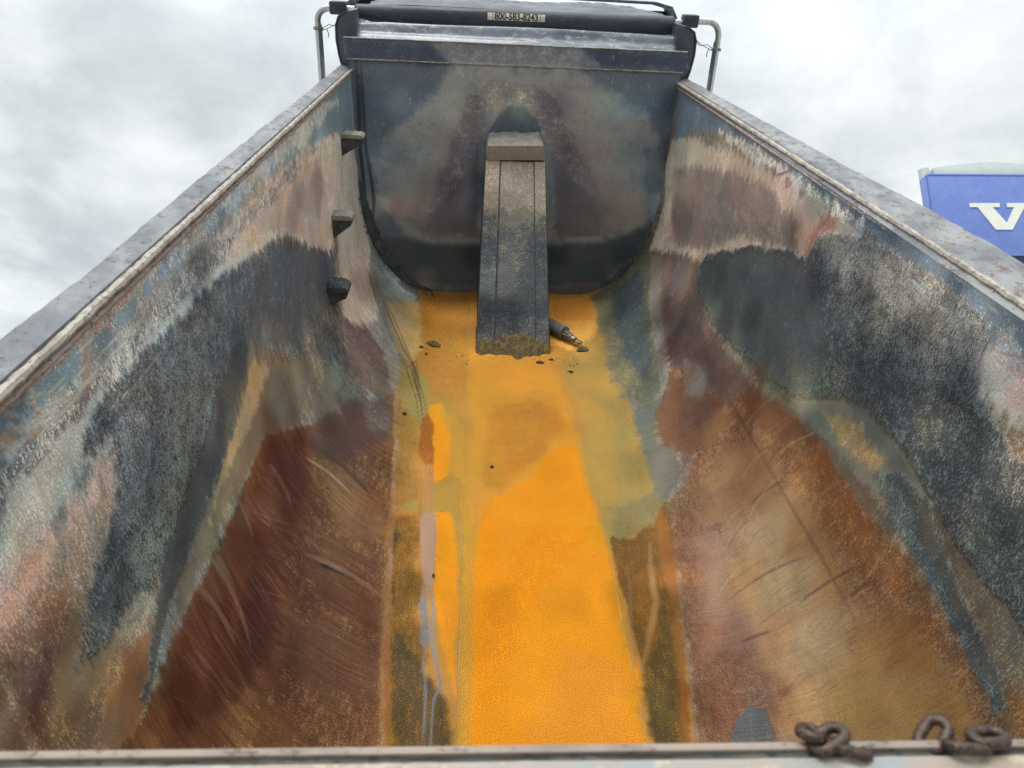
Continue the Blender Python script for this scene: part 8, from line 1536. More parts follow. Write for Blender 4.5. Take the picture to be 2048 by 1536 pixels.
    fine = noise(t, U.outputs['Vector'], 420, 2, .6)
    v = mth(t, 'MULTIPLY', mth(t, 'ADD', 1.0, mth(t, 'MULTIPLY', mth(t, 'SUBTRACT', med, .5), mth(t, 'ADD', .25, mth(t, 'MULTIPLY', wall, .7)))), mrange(t, iso, .3, .7, .74, 1.26, False))
    v = mth(t, 'MULTIPLY', v, kv)
    v = mth(t, 'MULTIPLY', v, mth(t, 'ADD', 1.0, mth(t, 'MULTIPLY', mth(t, 'SUBTRACT', mth(t, 'MULTIPLY', mth(t, 'ADD', gg, fine), .5), .5), mth(t, 'ADD', 1.6, mth(t, 'MULTIPLY', grit, 4.0)))))
    v = mth(t, 'MAXIMUM', v, .15)
    vm = N(t, 'ShaderNodeVectorMath', operation='SCALE'); Lk(t, c, vm.inputs[0]); Lk(t, v, vm.inputs['Scale'])
    Lk(t, vm.outputs[0], b.inputs['Base Color'])
    Lk(t, mth(t, 'ADD', rough, mth(t, 'MULTIPLY', mth(t, 'SUBTRACT', iso, .5), .3), None, True), b.inputs['Roughness'])
    Lk(t, mth(t, 'ADD', .08, mth(t, 'MULTIPLY', wall, .17)), b.inputs['Specular IOR Level'])
    grn = noise(t, U.outputs['Vector'], 95, 5, .75)
    h = mth(t, 'ADD', mth(t, 'MULTIPLY', grn, mth(t, 'ADD', mth(t, 'MULTIPLY', grit, 1.0), .05)), mth(t, 'MULTIPLY', gg, mth(t, 'ADD', mth(t, 'MULTIPLY', grit, .35), .07)))
    bumpn(t, b, h, .9, .013); return m
def seg_dist(u, v, pts, widths=None):
    best = np.full(u.shape, 1e9, np.float32); hw = np.zeros_like(best)
    for i in range(len(pts)-1):
        ax, ay = pts[i]; bx, by = pts[i+1]; dx, dy = bx-ax, by-ay; l2 = dx*dx+dy*dy+1e-12
        t = np.clip(((u-ax)*dx+(v-ay)*dy)/l2, 0, 1); d = np.hypot(u-ax-t*dx, v-ay-t*dy)
        if widths is not None:
            w_ = widths[i]+(widths[i+1]-widths[i])*t; d = d-w_
        m = d < best; best = np.where(m, d, best)
    return best
def inside(u, v, pts):
    c = np.zeros(u.shape, bool); n = len(pts)
    for i in range(n):
        ax, ay = pts[i]; bx, by = pts[(i+1) % n]
        if ay == by: continue
        c ^= ((ay > v) != (by > v)) & (u < (bx-ax)*(v-ay)/(by-ay)+ax)
    return c
def paint(u, v, layers, base):
    """u, v in metres on the sheet -> colour A, colour B, parameters.  Stains are outlines in the sheet's metres."""
    n = len(u); A = np.tile(np.array(base[0], np.float32), (n, 1)); B = np.tile(np.array(base[1], np.float32), (n, 1))
    P = np.tile(np.array(base[2], np.float32), (n, 1))
    wn = {'i': fbm(u*7, v*7, 11, 5, .62), 'd': fbm(u*2.6, v*34, 23, 4, .66)*.7+fbm(u*5, v*6, 29, 3)*.5, 'l': fbm(u*24, v*2.2, 31, 4, .62), 'f': fbm(u*45, v*45, 47, 3, .65), 's': (fbm(u*6, v*48, 53, 4, .75)+.5*fbm(u*30, v*120, 57, 2))*(.55+.9*np.clip(fbm(u*4, v*5, 59, 2)+.5, 0, 1))}
    for (kind, a, b_, frac, feather, warp, mode, alpha, grit, rough, pts, wd) in layers:
        pts = [tuple(p) for p in pts]; pu = [p[0] for p in pts]; pv = [p[1] for p in pts]
        mg = feather*1.8+warp*1.4+.02+(max(wd) if wd else 0)
        ix = np.where((u > min(pu)-mg) & (u < max(pu)+mg) & (v > min(pv)-mg) & (v < max(pv)+mg))[0]
        if not len(ix): continue
        uu, vv = u[ix], v[ix]; wv = wn[mode][ix]*warp*1.05
        if kind == 'P': feather = feather*.8
        fine = (wn['f'][ix]*.7+(wn['s'][ix]*1.0 if mode == 'd' else wn['i'][ix]*.4))*min(feather*1.0, .026)
        if kind == 'P':
            d = seg_dist(uu, vv, pts+[pts[0]]); d = np.where(inside(uu, vv, pts), d, -d)
            d = d+wv+fine; al = np.clip(d/(2*feather)+.5, 0, 1)
        else:
            d = -seg_dist(uu+wv, vv+wv*.6, pts, wd); al = np.clip((d+fine*.4)/(2*feather)+.5, 0, 1)
        al = (al*al*(3-2*al)*alpha)[:, None].astype(np.float32)
        A[ix] = A[ix]*(1-al)+np.array(a, np.float32)*al; B[ix] = B[ix]*(1-al)+np.array(b_, np.float32)*al
        P[ix] = P[ix]*(1-al)+np.array((frac, grit, rough), np.float32)*al
    return A, B, P
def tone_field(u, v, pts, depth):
    """broad colour drift between sampled points: staining, and light and shade put into the colour, metres in, colour factor out"""
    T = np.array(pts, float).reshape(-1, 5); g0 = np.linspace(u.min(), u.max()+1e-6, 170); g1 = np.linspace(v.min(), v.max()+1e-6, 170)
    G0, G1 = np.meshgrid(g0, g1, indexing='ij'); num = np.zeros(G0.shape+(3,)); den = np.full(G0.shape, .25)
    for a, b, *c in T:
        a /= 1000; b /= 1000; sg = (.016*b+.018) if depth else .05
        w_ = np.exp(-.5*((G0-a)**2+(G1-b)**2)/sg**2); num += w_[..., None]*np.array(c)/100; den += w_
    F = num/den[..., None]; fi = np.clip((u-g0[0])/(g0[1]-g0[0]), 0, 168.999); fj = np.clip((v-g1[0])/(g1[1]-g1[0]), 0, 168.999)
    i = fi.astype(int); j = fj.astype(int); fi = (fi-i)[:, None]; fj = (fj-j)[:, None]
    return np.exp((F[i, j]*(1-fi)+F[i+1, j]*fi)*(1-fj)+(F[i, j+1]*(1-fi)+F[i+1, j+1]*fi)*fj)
def sheet(name, co, chart, nu, nv, layers, base, mat, parent, nrm=None, disp=.006, flip=False, tone=None):
    """co (nu*nv,3) grid -> one painted mesh"""
    A, B, P = paint(chart[:, 0], chart[:, 1], layers, base)
    if tone:  # factor carries differences in light and shade into the colours, besides stain drift
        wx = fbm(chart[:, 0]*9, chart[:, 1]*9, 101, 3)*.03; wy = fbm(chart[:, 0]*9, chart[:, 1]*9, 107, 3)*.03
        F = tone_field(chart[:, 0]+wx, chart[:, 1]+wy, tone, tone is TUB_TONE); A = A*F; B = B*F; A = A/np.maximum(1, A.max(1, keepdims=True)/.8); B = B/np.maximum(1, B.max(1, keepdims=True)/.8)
    if nrm is not None:
        u, v = chart[:, 0], chart[:, 1]
        g = fbm(u*55, v*55, 77, 3, .7)*.6+fbm(u*16, v*9, 78, 3)*.7
        dent = fbm(u*1.3, v*1.1, 80, 3)*.006
        co = co+nrm*((P[:, 1]*(g*.5+.35)*disp+dent)[:, None])
    me = bpy.data.meshes.new(name); me.vertices.add(len(co)); me.vertices.foreach_set('co', co.astype(np.float32).ravel())
    i, j = np.meshgrid(np.arange(nu-1), np.arange(nv-1), indexing='ij'); a = (i*nv+j).ravel()
    q = np.stack([a, a+nv, a+nv+1, a+1] if not flip else [a, a+1, a+nv+1, a+nv], 1).astype(np.int32)
    me.loops.add(q.size); me.loops.foreach_set('vertex_index', q.ravel()); me.polygons.add(len(q))
    me.polygons.foreach_set('loop_start', np.arange(0, q.size, 4, dtype=np.int32)); me.polygons.foreach_set('loop_total', np.full(len(q), 4, np.int32))
    me.update(calc_edges=True); me.shade_smooth()
    for nm, ar in (('col_a', A), ('col_b', B), ('prm', P)):
        at = me.attributes.new(nm, 'FLOAT_COLOR', 'POINT'); at.data.foreach_set('color', np.c_[np.clip(ar, 0, 1), np.ones(len(ar))].astype(np.float32).ravel())
    at = me.attributes.new('chart', 'FLOAT_VECTOR', 'POINT'); at.data.foreach_set('vector', chart.astype(np.float32).ravel())
    me.materials.append(mat); o = bpy.data.objects.new(name, me); col.objects.link(o); o.parent = parent; return o

M_paint = painted('stained_steel')
M_rail = weathered('rail_steel', lin((100,104,110)), lin((136,136,136)), lin((98,80,70)), 7, (.42,.66), .1, .004, (1,.6,1), 130, (.4,.62))
M_bead = weathered('rail_weld', lin((178,172,160)), lin((150,140,130)), lin((110,98,92)), 22, (.6,.85), 0, .004, (1,.6,1), 160)
M_beadr = weathered('rail_lower_weld', lin((148,128,118)), lin((160,150,142)), lin((108,82,74)), 20, (.6,.85), 0, .004, (1,.6,1), 160)
M_navy = weathered('navy_paint', lin((58,66,78)), lin((74,82,94)), lin((125,132,140)), 3, (.3,.5), 0, .0008, (1,1,.5), 220, (.4,.65))
M_shelf = weathered('worn_navy_ledge', lin((96,104,116)), lin((124,131,140)), lin((176,180,184)), 7, (.25,.45), .1, .001, (.4,1,1), 220)
M_edge = weathered('bare_edge', lin((205,205,205)), lin((175,165,150)), lin((230,230,225)), 12, (.35,.5), .3, .001)
M_black = weathered('black_skin', lin((38,42,48)), lin((54,58,64)), lin((70,74,80)), 4, (.5,.7), 0, .001)
M_fab = weathered('tarp_fabric', lin((52,58,68)), lin((62,70,80)), lin((84,92,102)), 5, (.5,.65), 0, .0012, (.5,2,2), 260)
M_fab2 = weathered('crumpled_mesh_tarp', lin((92,98,108)), lin((112,118,127)), lin((132,137,145)), 8, (.5,.7), 0, .001, (.5,2,2), 300)
M_alu = weathered('aluminium_tube', lin((200,203,200)), lin((180,184,182)), lin((150,152,148)), 6, (.25,.42), .8, .0006, (1,1,.4), 150)
M_plas = weathered('black_plastic', lin((42,48,58)), lin((52,58,68)), lin((70,76,86)), 8, (.4,.55), 0, .0005)
M_wire = weathered('galvanised_wire', lin((150,150,150)), lin((120,122,125)), lin((95,92,90)), 30, (.4,.6), .6, .0003)
M_chain = weathered('rusty_chain', lin((58,50,48)), lin((76,64,58)), lin((128,92,68)), 55, (.35,.6), .5, .0012, (1,1,1), 500)
M_dirt = weathered('caked_dirt', lin((60,70,74)), lin((78,84,86)), lin((104,104,98)), 14, (.85,.95), 0, .01, (1,1,1), 120)
M_sand = weathered('caked_sandy_dirt', lin((78,70,50)), lin((112,94,56)), lin((138,114,66)), 22, (.9,.97), 0, .01, (1,1,1), 140)
M_dust = weathered('dusty_steel', lin((150,146,134)), lin((128,128,124)), lin((95,98,100)), 14, (.75,.9), 0, .005, (1,1,1), 140)
M_dk = weathered('dark_dirty_steel', lin((52,58,64)), lin((70,74,78)), lin((110,108,98)), 22, (.75,.92), 0, .008, (1,1,1), 110)
M_fit = weathered('dusty_grey_rubber', lin((88,88,88)), lin((104,102,98)), lin((124,118,104)), 16, (.7,.85), 0, .001)
M_fitm = weathered('dull_fitting_metal', lin((150,146,136)), lin((128,122,110)), lin((175,165,140)), 40, (.4,.6), .5, .0006, (1,1,1), 500)

# ------------------------------------------------------------------ the raised dump body
body = thing('dump_body', 'raised half-round steel dump body, stained orange, rust and grey inside', 'dump body', ROOT)
XW = 1.055
def profile(s):
    """s: signed arc length from the centre of the floor -> (x, z, nx, nz) with the normal pointing inwards"""
    s = np.asarray(s, float); sg = np.sign(s); a = np.abs(s); x = np.zeros_like(a); z = np.zeros_like(a); nx = np.zeros_like(a); nz = np.zeros_like(a)
    t = np.linspace(0, PI/2, 400); ex = .51+(XW-.51)*np.sin(t); ez = -.7-.845*np.cos(t)
    es = np.r_[0, np.cumsum(np.hypot(np.diff(ex), np.diff(ez)))]; S1 = .51; S2 = S1+es[-1]
    x = np.where(a < S1, a, np.where(a < S2, np.interp(a-S1, es, ex), XW)); z = np.where(a < S1, -1.545, np.where(a < S2, np.interp(a-S1, es, ez), -.7+(a-S2)))
    tt = np.interp(a-S1, es, t); tx = np.gradient(ex, es); tz = np.gradient(ez, es)
    nx = np.where(a < S1, 0, np.where(a < S2, -np.interp(a-S1, es, tz), -1)); nz = np.where(a < S1, 1, np.where(a < S2, np.interp(a-S1, es, tx), 0))
    return x*sg, z, nx*sg, nz
SMAX = 2.3+.0
_t = np.linspace(0, PI/2, 400); SMAX = .51+np.hypot(np.diff(.51+(XW-.51)*np.sin(_t)), np.diff(-.7-.845*np.cos(_t))).sum()+.7-.045
def vgrid(dy0, dy1):
    v = [.395]
    while v[-1] < L: v.append(v[-1]+dy0+(dy1-dy0)*(v[-1]-.4)/4.5)
    v[-1] = L; return np.array(v)
V = vgrid(.0048, .0088)
def tub_part(name, s0, s1, raise_=0.0, ds=.0065, label=None):
    s = np.linspace(s0, s1, max(3, int((s1-s0)/ds))); x, z, nx, nz = profile(s)
    S, Y = np.meshgrid(s, V, indexing='ij'); sh = S.shape
    X = np.repeat(x[:, None], sh[1], 1); Z = np.repeat(z[:, None], sh[1], 1); NX = np.repeat(nx[:, None], sh[1], 1); NZ = np.repeat(nz[:, None], sh[1], 1)
    nrm = np.stack([NX.ravel(), np.zeros(S.size), NZ.ravel()], 1)
    co = np.stack([X.ravel(), Y.ravel(), Z.ravel()], 1)+nrm*raise_
    wl = np.clip((np.abs(S)-.55)/.5, 0, 1)
    ch = np.stack([S.ravel(), Y.ravel(), wl.ravel()], 1)
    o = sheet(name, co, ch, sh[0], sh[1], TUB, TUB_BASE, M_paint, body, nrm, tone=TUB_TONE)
    if label: o['label'] = label
    return o
SE = (-SMAX, -1.150, -.279, .345, 1.178, SMAX)
tub_part('side_panel', SE[0], SE[1]+.012, label='left side panel, caked dark grey with a pinkish upper patch')
tub_part('lower_panel', SE[1]-.004, SE[2]+.02, label='left curved panel, dark rust brown')
tub_part('floor_plate', SE[2], SE[3], .006, label='bright orange floor plate')
tub_part('lower_panel', SE[3]-.02, SE[4]+.004, label='right curved panel, light tan rust')
tub_part('side_panel', SE[4]-.012, SE[5], label='right side panel with a large grey cement crust')
# seams: thin uneven weld beads
def bead(s, r, mat, y0=.4, y1=L, wob=.0015, name='weld_seam', dx=0, nn=6):
    x, z, nx, nz = profile([s]); mb = MB(); ys = np.arange(y0, y1, .03)
    mb.tube([(x[0]+nx[0]*-.2*r+random.uniform(-1, 1)*wob, y, z[0]+nz[0]*-.2*r+random.uniform(-1, 1)*wob) for y in ys], r, nn, rs=[r*random.uniform(.8, 1.15) for _ in ys])
    return build(name, mb, mat, body, True)
M_seamb = weathered('brown_seam', lin((100,66,52)), lin((112,76,58)), lin((130,94,70)), 20, (.7,.85), 0, .002)
M_seamo = weathered('ochre_seam', lin((170,136,72)), lin((178,140,74)), lin((150,122,66)), 20, (.7,.85), 0, .002)
bead(-.279, .0045, M_seamo); bead(.345, .0045, M_seamo)
# outside skin, so that the sheet has thickness from any side
def outer_skin():
    s = np.linspace(-SMAX, SMAX, 60); x, z, nx, nz = profile(s); mb = MB()
    for k, y in enumerate((.385, L+.02)):
        for a, b, c, d in zip(x, z, nx, nz): mb.v.append((a-c*.03, y, b-d*.03))
    n = len(s)
    for i in range(n-1): mb.f.append((i, i+1, n+i+1, n+i))
    for i in range(1): pass
    o = build('outer_skin', mb, M_black, body, True)
outer_skin()
# top rails: a box section with a dented, slightly wavy cap
def rail(sg):
    mb = MB(); ys = np.arange(.33, L+.03, .03); sec = [(1.115, -.15), (1.115, -.004), (1.105, 0.0), (1.053, -.016), (1.0535, -.05), (1.075, -.15)]
    k = len(sec); ph = 3.3 if sg > 0 else 0
    for y in ys:
        ro = float(np.interp(y, (1.9, 2.3, 2.7, 3.5, L), (.098, .094, .068, .04, .0))) if sg > 0 else 0
        w3 = float(vnoise(np.array([y*31+ph]), np.array([.5]), 8)[0])*2-1
        w1 = float(fbm(np.array([y*3.1+ph]), np.array([.5]), 5, 3)[0]); w2 = float(fbm(np.array([y*9+ph]), np.array([4.5]), 6, 3)[0])
        for i, (a, b) in enumerate(sec):
            da = w1*.007+w2*.003+w3*.0015+ro if i in (0, 1, 2) else (ro*.55 if i == 3 else 0); db = (w1*.003+w2*.002+w3*.001) if i in (1, 2) else (w2*.001 if i == 3 else 0)
            mb.v.append((sg*(a+da), y, b+db))
    for r in range(len(ys)-1):
        for i in range(k):
            j = (i+1) % k; mb.f.append((r*k+i, r*k+j, (r+1)*k+j, (r+1)*k+i))
    mb.f.append(tuple(range(k))); mb.f.append(tuple(range((len(ys)-1)*k, len(ys)*k)))
    o = build('top_rail', mb, M_rail, body, True, ang=25)
    for nm, dx, dz, r, mt in (('weld_strip', 1.046, -.030, .0105, M_bead), ('weld_strip', 1.050, -.055, .0075, M_beadr)):
        b = MB(); yy = np.arange(.35, L, .02); b.tube([(sg*(dx+random.uniform(-1, 1)*.001+(float(np.interp(y, (1.9, 2.7, L), (.036, .026, 0)))*(1 if nm == 'weld_strip' and dz > -.04 else .35) if sg > 0 else 0)), y, dz+random.uniform(-1, 1)*.001) for y in yy], r, 8, rs=[r*random.uniform(.85, 1.15) for _ in yy])
        build(nm, b, mt, o, True)
rail(-1); rail(1)
# left rail: splice plate and cement lumps where the rail meets the tailgate end
# ------------------------------------------------------------------ headboard
def head_sheet():
    u = np.linspace(-1.075, 1.075, 300); z = np.linspace(-1.56, .031, 220)
    U_, Z_ = np.meshgrid(u, z, indexing='ij'); lim = np.interp(Z_.ravel(), *_hb)
    X = np.clip(U_.ravel(), -lim, lim); Z = Z_.ravel()
    co = np.stack([X, np.full(X.shape, L-.001), Z], 1)
    ch = np.stack([X, Z, np.zeros_like(X)], 1)
    return co, ch
_s = np.linspace(0, SMAX+.1, 200); _x, _z, _, _ = profile(_s); _hb = (np.r_[_z[_z > -1.5449], .2], np.r_[_x[_z > -1.5449], XW]+.02)
_o = np.argsort(_hb[0]); _hb = (_hb[0][_o], _hb[1][_o])
u = np.linspace(-1.075, 1.075, 300); z = np.linspace(-1.56, .031, 220); U_, Z_ = np.meshgrid(u, z, indexing='ij')
lim = np.interp(Z_.ravel(), *_hb); X_ = np.clip(U_.ravel(), -lim, lim)
co = np.stack([X_, np.full(X_.shape, L-.001), Z_.ravel()], 1); ch = np.stack([Z_.ravel(), X_, np.full(X_.shape, -.5)], 1)
nrm = np.tile(np.array([[0, -1., 0]]), (len(co), 1))
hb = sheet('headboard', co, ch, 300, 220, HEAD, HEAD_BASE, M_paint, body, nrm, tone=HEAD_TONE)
# upper band above the horizontal weld
u = np.linspace(-1.085, 1.085, 280); z = np.linspace(.031, .155, 26); U_, Z_ = np.meshgrid(u, z, indexing='ij')
co = np.stack([U_.ravel(), np.full(U_.size, L-.008), Z_.ravel()], 1); ch = np.stack([Z_.ravel(), U_.ravel(), np.full(U_.size, -.5)], 1)
sheet('upper_band', co, ch, 280, 26, HEAD, HEAD_BASE, M_paint, hb, np.tile(np.array([[0, -1., 0]]), (len(co), 1)))
mb = MB(); xs = np.arange(-1.07, 1.075, .02)
mb.tube([(x, L-.010+random.uniform(-1, 1)*.001, .033+random.uniform(-1, 1)*.0012) for x in xs], .0042, 6, rs=[random.uniform(.0034, .005) for _ in xs]); build('weld_seam', mb, M_bead, hb, True)
# sloping ledge on top of the band, its front edge worn bright
mb = MB(); nx_, ny_ = 60, 10
for i in range(nx_+1):
    fx = i/nx_; 
    for j in range(ny_+1):
        fy = j/ny_; x0, x1 = -1.085+.05*fy, 1.085-.085*fy; x = x0+(x1-x0)*fx
        z = .155+.082*fy+ (.004*math.sin(fx*9+fy*3))*fy + (.022*math.exp(-((fy-.82)/.12)**2)*min(1, fx*10, (1-fx)*10)) - .012*math.exp(-((fy-.5)/.15)**2)
        mb.v.append((x, L-.010+.10*fy+(.02 if fy > .9 else 0), z))
for i in range(nx_):
    for j in range(ny_):
        a = i*(ny_+1)+j; mb.f.append((a, a+ny_+1, a+ny_+2, a+1))
build('ledge', mb, M_shelf, hb, True, ang=80)
mb = MB(); mb.tube([(x, L-.011, .156+random.uniform(-1, 1)*.0008) for x in np.arange(-1.08, 1.085, .03)], .0038, 6); build('ledge_edge', mb, M_edge, hb, True)
mb = MB(); mb.box((-1.09, L+.022, -1.58), (1.09, L+.04, .15)); build('back_plate', mb, M_black, hb)
# wings that carry the tarp housing at each side of the headboard
def wing(sg):
    out = [(1.062, -.04), (1.100, -.03), (1.118, .05), (1.128, .14), (1.124, .22), (1.105, .268), (1.05, .30), (1.00, .31), (1.00, .17), (1.062, .15)]
    mb = MB(); mb.prism([(sg*a, b) for a, b in out], 1, L-.004, L+.42); o = build('wing_plate', mb, M_navy, body, True, .006)
    mb = MB(); mb.tube([(sg*a, L-.008, b) for a, b in out[1:7]], .006, 6); build('rolled_edge', mb, M_plas, o, True)
wing(-1); wing(1)
# ------------------------------------------------------------------ hoist doghouse
A0, A1 = (3.945, -1.540), (4.665, -.512)        # (y, z) of the cover's foot and head
def dog_pt(f, t, out=0.0):                      # f 0 left .. 1 right, t 0 foot .. 1 head
    xl = -.228+(.228-.186)*t; xr = .238+(.199-.238)*t; n = Vector((0, -(A1[1]-A0[1]), (A1[0]-A0[0]))).normalized()
    return (xl+(xr-xl)*f, A0[0]+(A1[0]-A0[0])*t+n[1]*out, A0[1]+(A1[1]-A0[1])*t+n[2]*out)
dog = MB(); a, b, c, d = dog_pt(0, 0, -.012), dog_pt(1, 0, -.012), dog_pt(1, 1, -.012), dog_pt(0, 1, -.012)
dog.hexa([a, b, (b[0], L, -1.55), (a[0], L, -1.55), d, c, (c[0], L, -.512), (d[0], L, -.512)])
dh = build('hoist_doghouse', dog, M_dk, body, True, .004)
for nm, f0, f1, out, lb in (('side_strip', 0, .232, .004, None), ('cover_plate', .25, .815, -.004, None), ('side_strip', .825, 1, .004, None)):
    nu_, nv_ = max(12, int((f1-f0)*90)), 190; f = np.linspace(f0, f1, nu_); t = np.linspace(0, 1, nv_)
    pts = np.array([[dog_pt(a_, b_, out) for b_ in t] for a_ in f]).reshape(-1, 3)
    n = np.array(Vector((0, -(A1[1]-A0[1]), (A1[0]-A0[0]))).normalized())
    ch = np.stack([pts[:, 2]*1.22, pts[:, 0], np.full(len(pts), -.32)], 1); ch[:, 0] = pts[:, 2]
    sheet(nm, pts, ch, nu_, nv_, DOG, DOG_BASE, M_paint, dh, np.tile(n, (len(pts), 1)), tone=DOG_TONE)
for f in (0, .241, .82, 1):
    mb = MB(); mb.tube([dog_pt(f+(.002 if f in (0,) else 0), t_, -.004) for t_ in np.linspace(0, 1, 30)], .005, 5); build('weld_seam', mb, M_dk, dh, True)
# cap on the doghouse
cap = MB(); n8 = [(-.182, 4.655, -.512), (.196, 4.655, -.500), (.205, L, -.512), (-.195, L, -.512), (-.179, 4.655, -.418), (.185, 4.655, -.405), (.172, L, -.372), (-.176, L, -.384)]
cap.hexa(n8); M_cap = weathered('dusty_cap', lin((150,136,122)), lin((140,130,120)), lin((165,158,146)), 9, (.8,.92), 0, .003); co_ = build('cap', cap, M_cap, dh, True, .008)
mb = MB()
for i in range(26):
    for j in range(9):
        fx, fy = i/25, j/8; e_ = min(fx, 1-fx, fy, 1-fy); x = -.172+(.172+.172)*fx; y = 4.675+(L-4.69)*fy
        zt = -.416+(.036)*fy+.003+.012*(fx)
        mb.v.append((x, y, zt+(.010*random.random()+.004)*(1 if e_ > 0.03 else 0)-(.006 if e_ < .03 else 0)))
for i in range(25):
    for j in range(8): a = i*9+j; mb.f.append((a, a+9, a+10, a+1))
build('settled_dust', mb, M_dust, co_, True, ang=180)
# sandy dirt caked at the foot of the doghouse and dark dirt in the headboard corner
def lump(name, fn, nu_, nv_, mat, parent, label=None, stuff=False):
    mb = MB()
    for i in range(nu_+1):
        for j in range(nv_+1): mb.v.append(fn(i/nu_, j/nv_))
    for i in range(nu_):
        for j in range(nv_): a = i*(nv_+1)+j; mb.f.append((a, a+nv_+1, a+nv_+2, a+1))
    o = build(name, mb, mat, parent, True, ang=180)
    if label: o['label'] = label
    if stuff: o['kind'] = 'stuff'
    return o
def footfn(f, g):
    x = -.235+.48*f; r = .5+.5*float(fbm(np.array([f*9.]), np.array([g*3.]), 91, 4, .7)[0]); e_ = math.sin(PI*f)**.35
    reach = (.04+.09*float(fbm(np.array([f*5.]), np.array([1.]), 96, 3)[0])+.05*math.sin(PI*min(1, f*1.1)))*e_
    p0 = dog_pt(f, .13, -.006); p1 = (x, 3.945-max(.015, reach), -1.5385)
    t = g; y = p0[1]+(p1[1]-p0[1])*t; z = p0[2]+(p1[2]-p0[2])*(t**.62); bul = math.sin(PI*t)*e_
    return (x*(1-t)+x*t, y-.014*bul*r, z+.014*bul*r+random.uniform(-1, 1)*.0035*bul-.01*(1-e_)*0)
lump('caked_dirt', footfn, 110, 44, M_sand, body, 'sandy dirt caked at the foot of the doghouse', True)
def cornerfn(sg, s0, s1, w):
    def fn(f, g):
        s = s0+(s1-s0)*f; x, z, nx, nz = profile([sg*s]); e_ = math.sin(PI*f)**.5; r = .55+.8*float(fbm(np.array([f*14.]), np.array([g*4.+sg]), 88, 4, .75)[0])
        y = L-(1-g)*w*e_*(1+.4*r); h = g*w*e_*(.5+.9*r); b = math.sin(PI*g)*.018*e_*r
        return (float(x[0]+nx[0]*(h+b*.5+.003)), y-b*.6, float(z[0]+nz[0]*(h+b*.5+.003)))
    return fn
lump('caked_dirt', cornerfn(-1, .55, 1.6, .05), 150, 14, M_dirt, body, 'dark dirt crust in the left headboard corner', True)
lump('caked_dirt', cornerfn(1, .70, 1.35, .032), 130, 14, M_dirt, body, 'dark dirt crust in the right headboard corner', True)
# ------------------------------------------------------------------ steps on the left side, each a gusseted tread
def step(y, z, ln, dp, th, gz, top, low, lab, ins=0.0):
    x0 = -XW-.02; x1 = -XW+ln; mb = MB()
    mb.prism([(x0, z), (x1-.012, z+.002), (x1, z-.006), (x1, z-th), (x0, z-th)], 1, y-dp*.5, y+dp*.5)
    o = build('step', mb, top, body, True, .005); o['label'] = lab
    mb = MB(); mb.prism([(x0, z-th-.0005), (x1-.004, z-th-.0005), (x1-.012, z-th-.03), (x0, z-th-gz)], 1, y-dp*.5+.006, y+dp*.5-.006)
    build('gusset', mb, low, o, True, .005)
    mb = MB(); na, nb = 14, 12
    for i in range(na+1):
        for j in range(nb+1):
            fx, fy = i/na, j/nb; e_ = min(fx, 1-fx, fy, 1-fy) < .02
            mb.v.append((x0+.02+(ln-.012)*fx, y-dp*.49+dp*.98*fy, z+.002+(0 if e_ else random.uniform(.001, .012)*(1-fx*.4)*(2.2 if top is M_dk else 1))))
    for i in range(na):
        for j in range(nb): a = i*(nb+1)+j; mb.f.append((a, a+nb+1, a+nb+2, a+1))
    build('settled_dust', mb, top, o, True, ang=180)
step(4.40, -.318, .135, .10, .02, .115, M_dust, M_dk, 'top step with pale dust on its tread')
step(3.92, -.652, .118, .10, .025, .125, M_dust, M_dk, 'middle step with pale dust on its tread')
step(3.54, -.915, .135, .12, .03, .10, M_dk, M_dk, 'lowest step, caked in black dirt')
# ------------------------------------------------------------------ tailgate in the foreground
M_tg = weathered('tailgate_edge', lin((150,136,124)), lin((128,118,110)), lin((104,92,84)), 14, (.65,.85), 0, .002, (.5,1,1), 200)
M_tgd = weathered('tailgate_gap_dirt', lin((76,78,72)), lin((98,96,88)), lin((60,64,64)), 22, (.85,.95), 0, .004, (.5,1,1), 200)
M_tgb = weathered('tailgate_tube', lin((140,146,148)), lin((158,142,126)), lin((176,166,148)), 9, (.5,.7), .1, .002, (.5,1,1), 200, (.35, .65))
mb = MB(); mb.box((-1.12, .384, -1.6), (1.12, .3915, .0)); tg = build('tailgate', mb, M_tg, body, True, .0012)
def strip(nm, y0, y1, z0, mat, amp):
    mb = MB(); xs = np.arange(-1.12, 1.121, .008); k = 0
    for x in xs:
        r = [float(v_) for v_ in fbm(np.array([x*30, x*30+7.7]), np.array([1.5, 8.5]), 55+int(y0*1000), 4, .7)]
        mb.v += [(x, y1+r[0]*amp*.4, z0+r[0]*amp), (x, y0, z0+r[1]*amp), (x, y0, z0-.12), (x, y1, z0-.12)]
    for i in range(len(xs)-1):
        a = i*4
        for j in range(4): mb.f.append((a+j, a+(j+1) % 4, a+4+(j+1) % 4, a+4+j))
    return build(nm, mb, mat, tg, True, ang=40)
strip('packed_dirt', .3762, .3838, -.006, M_tgd, .0035); strip('tailgate_tube', .28, .3758, -.001, M_tgb, .0012)
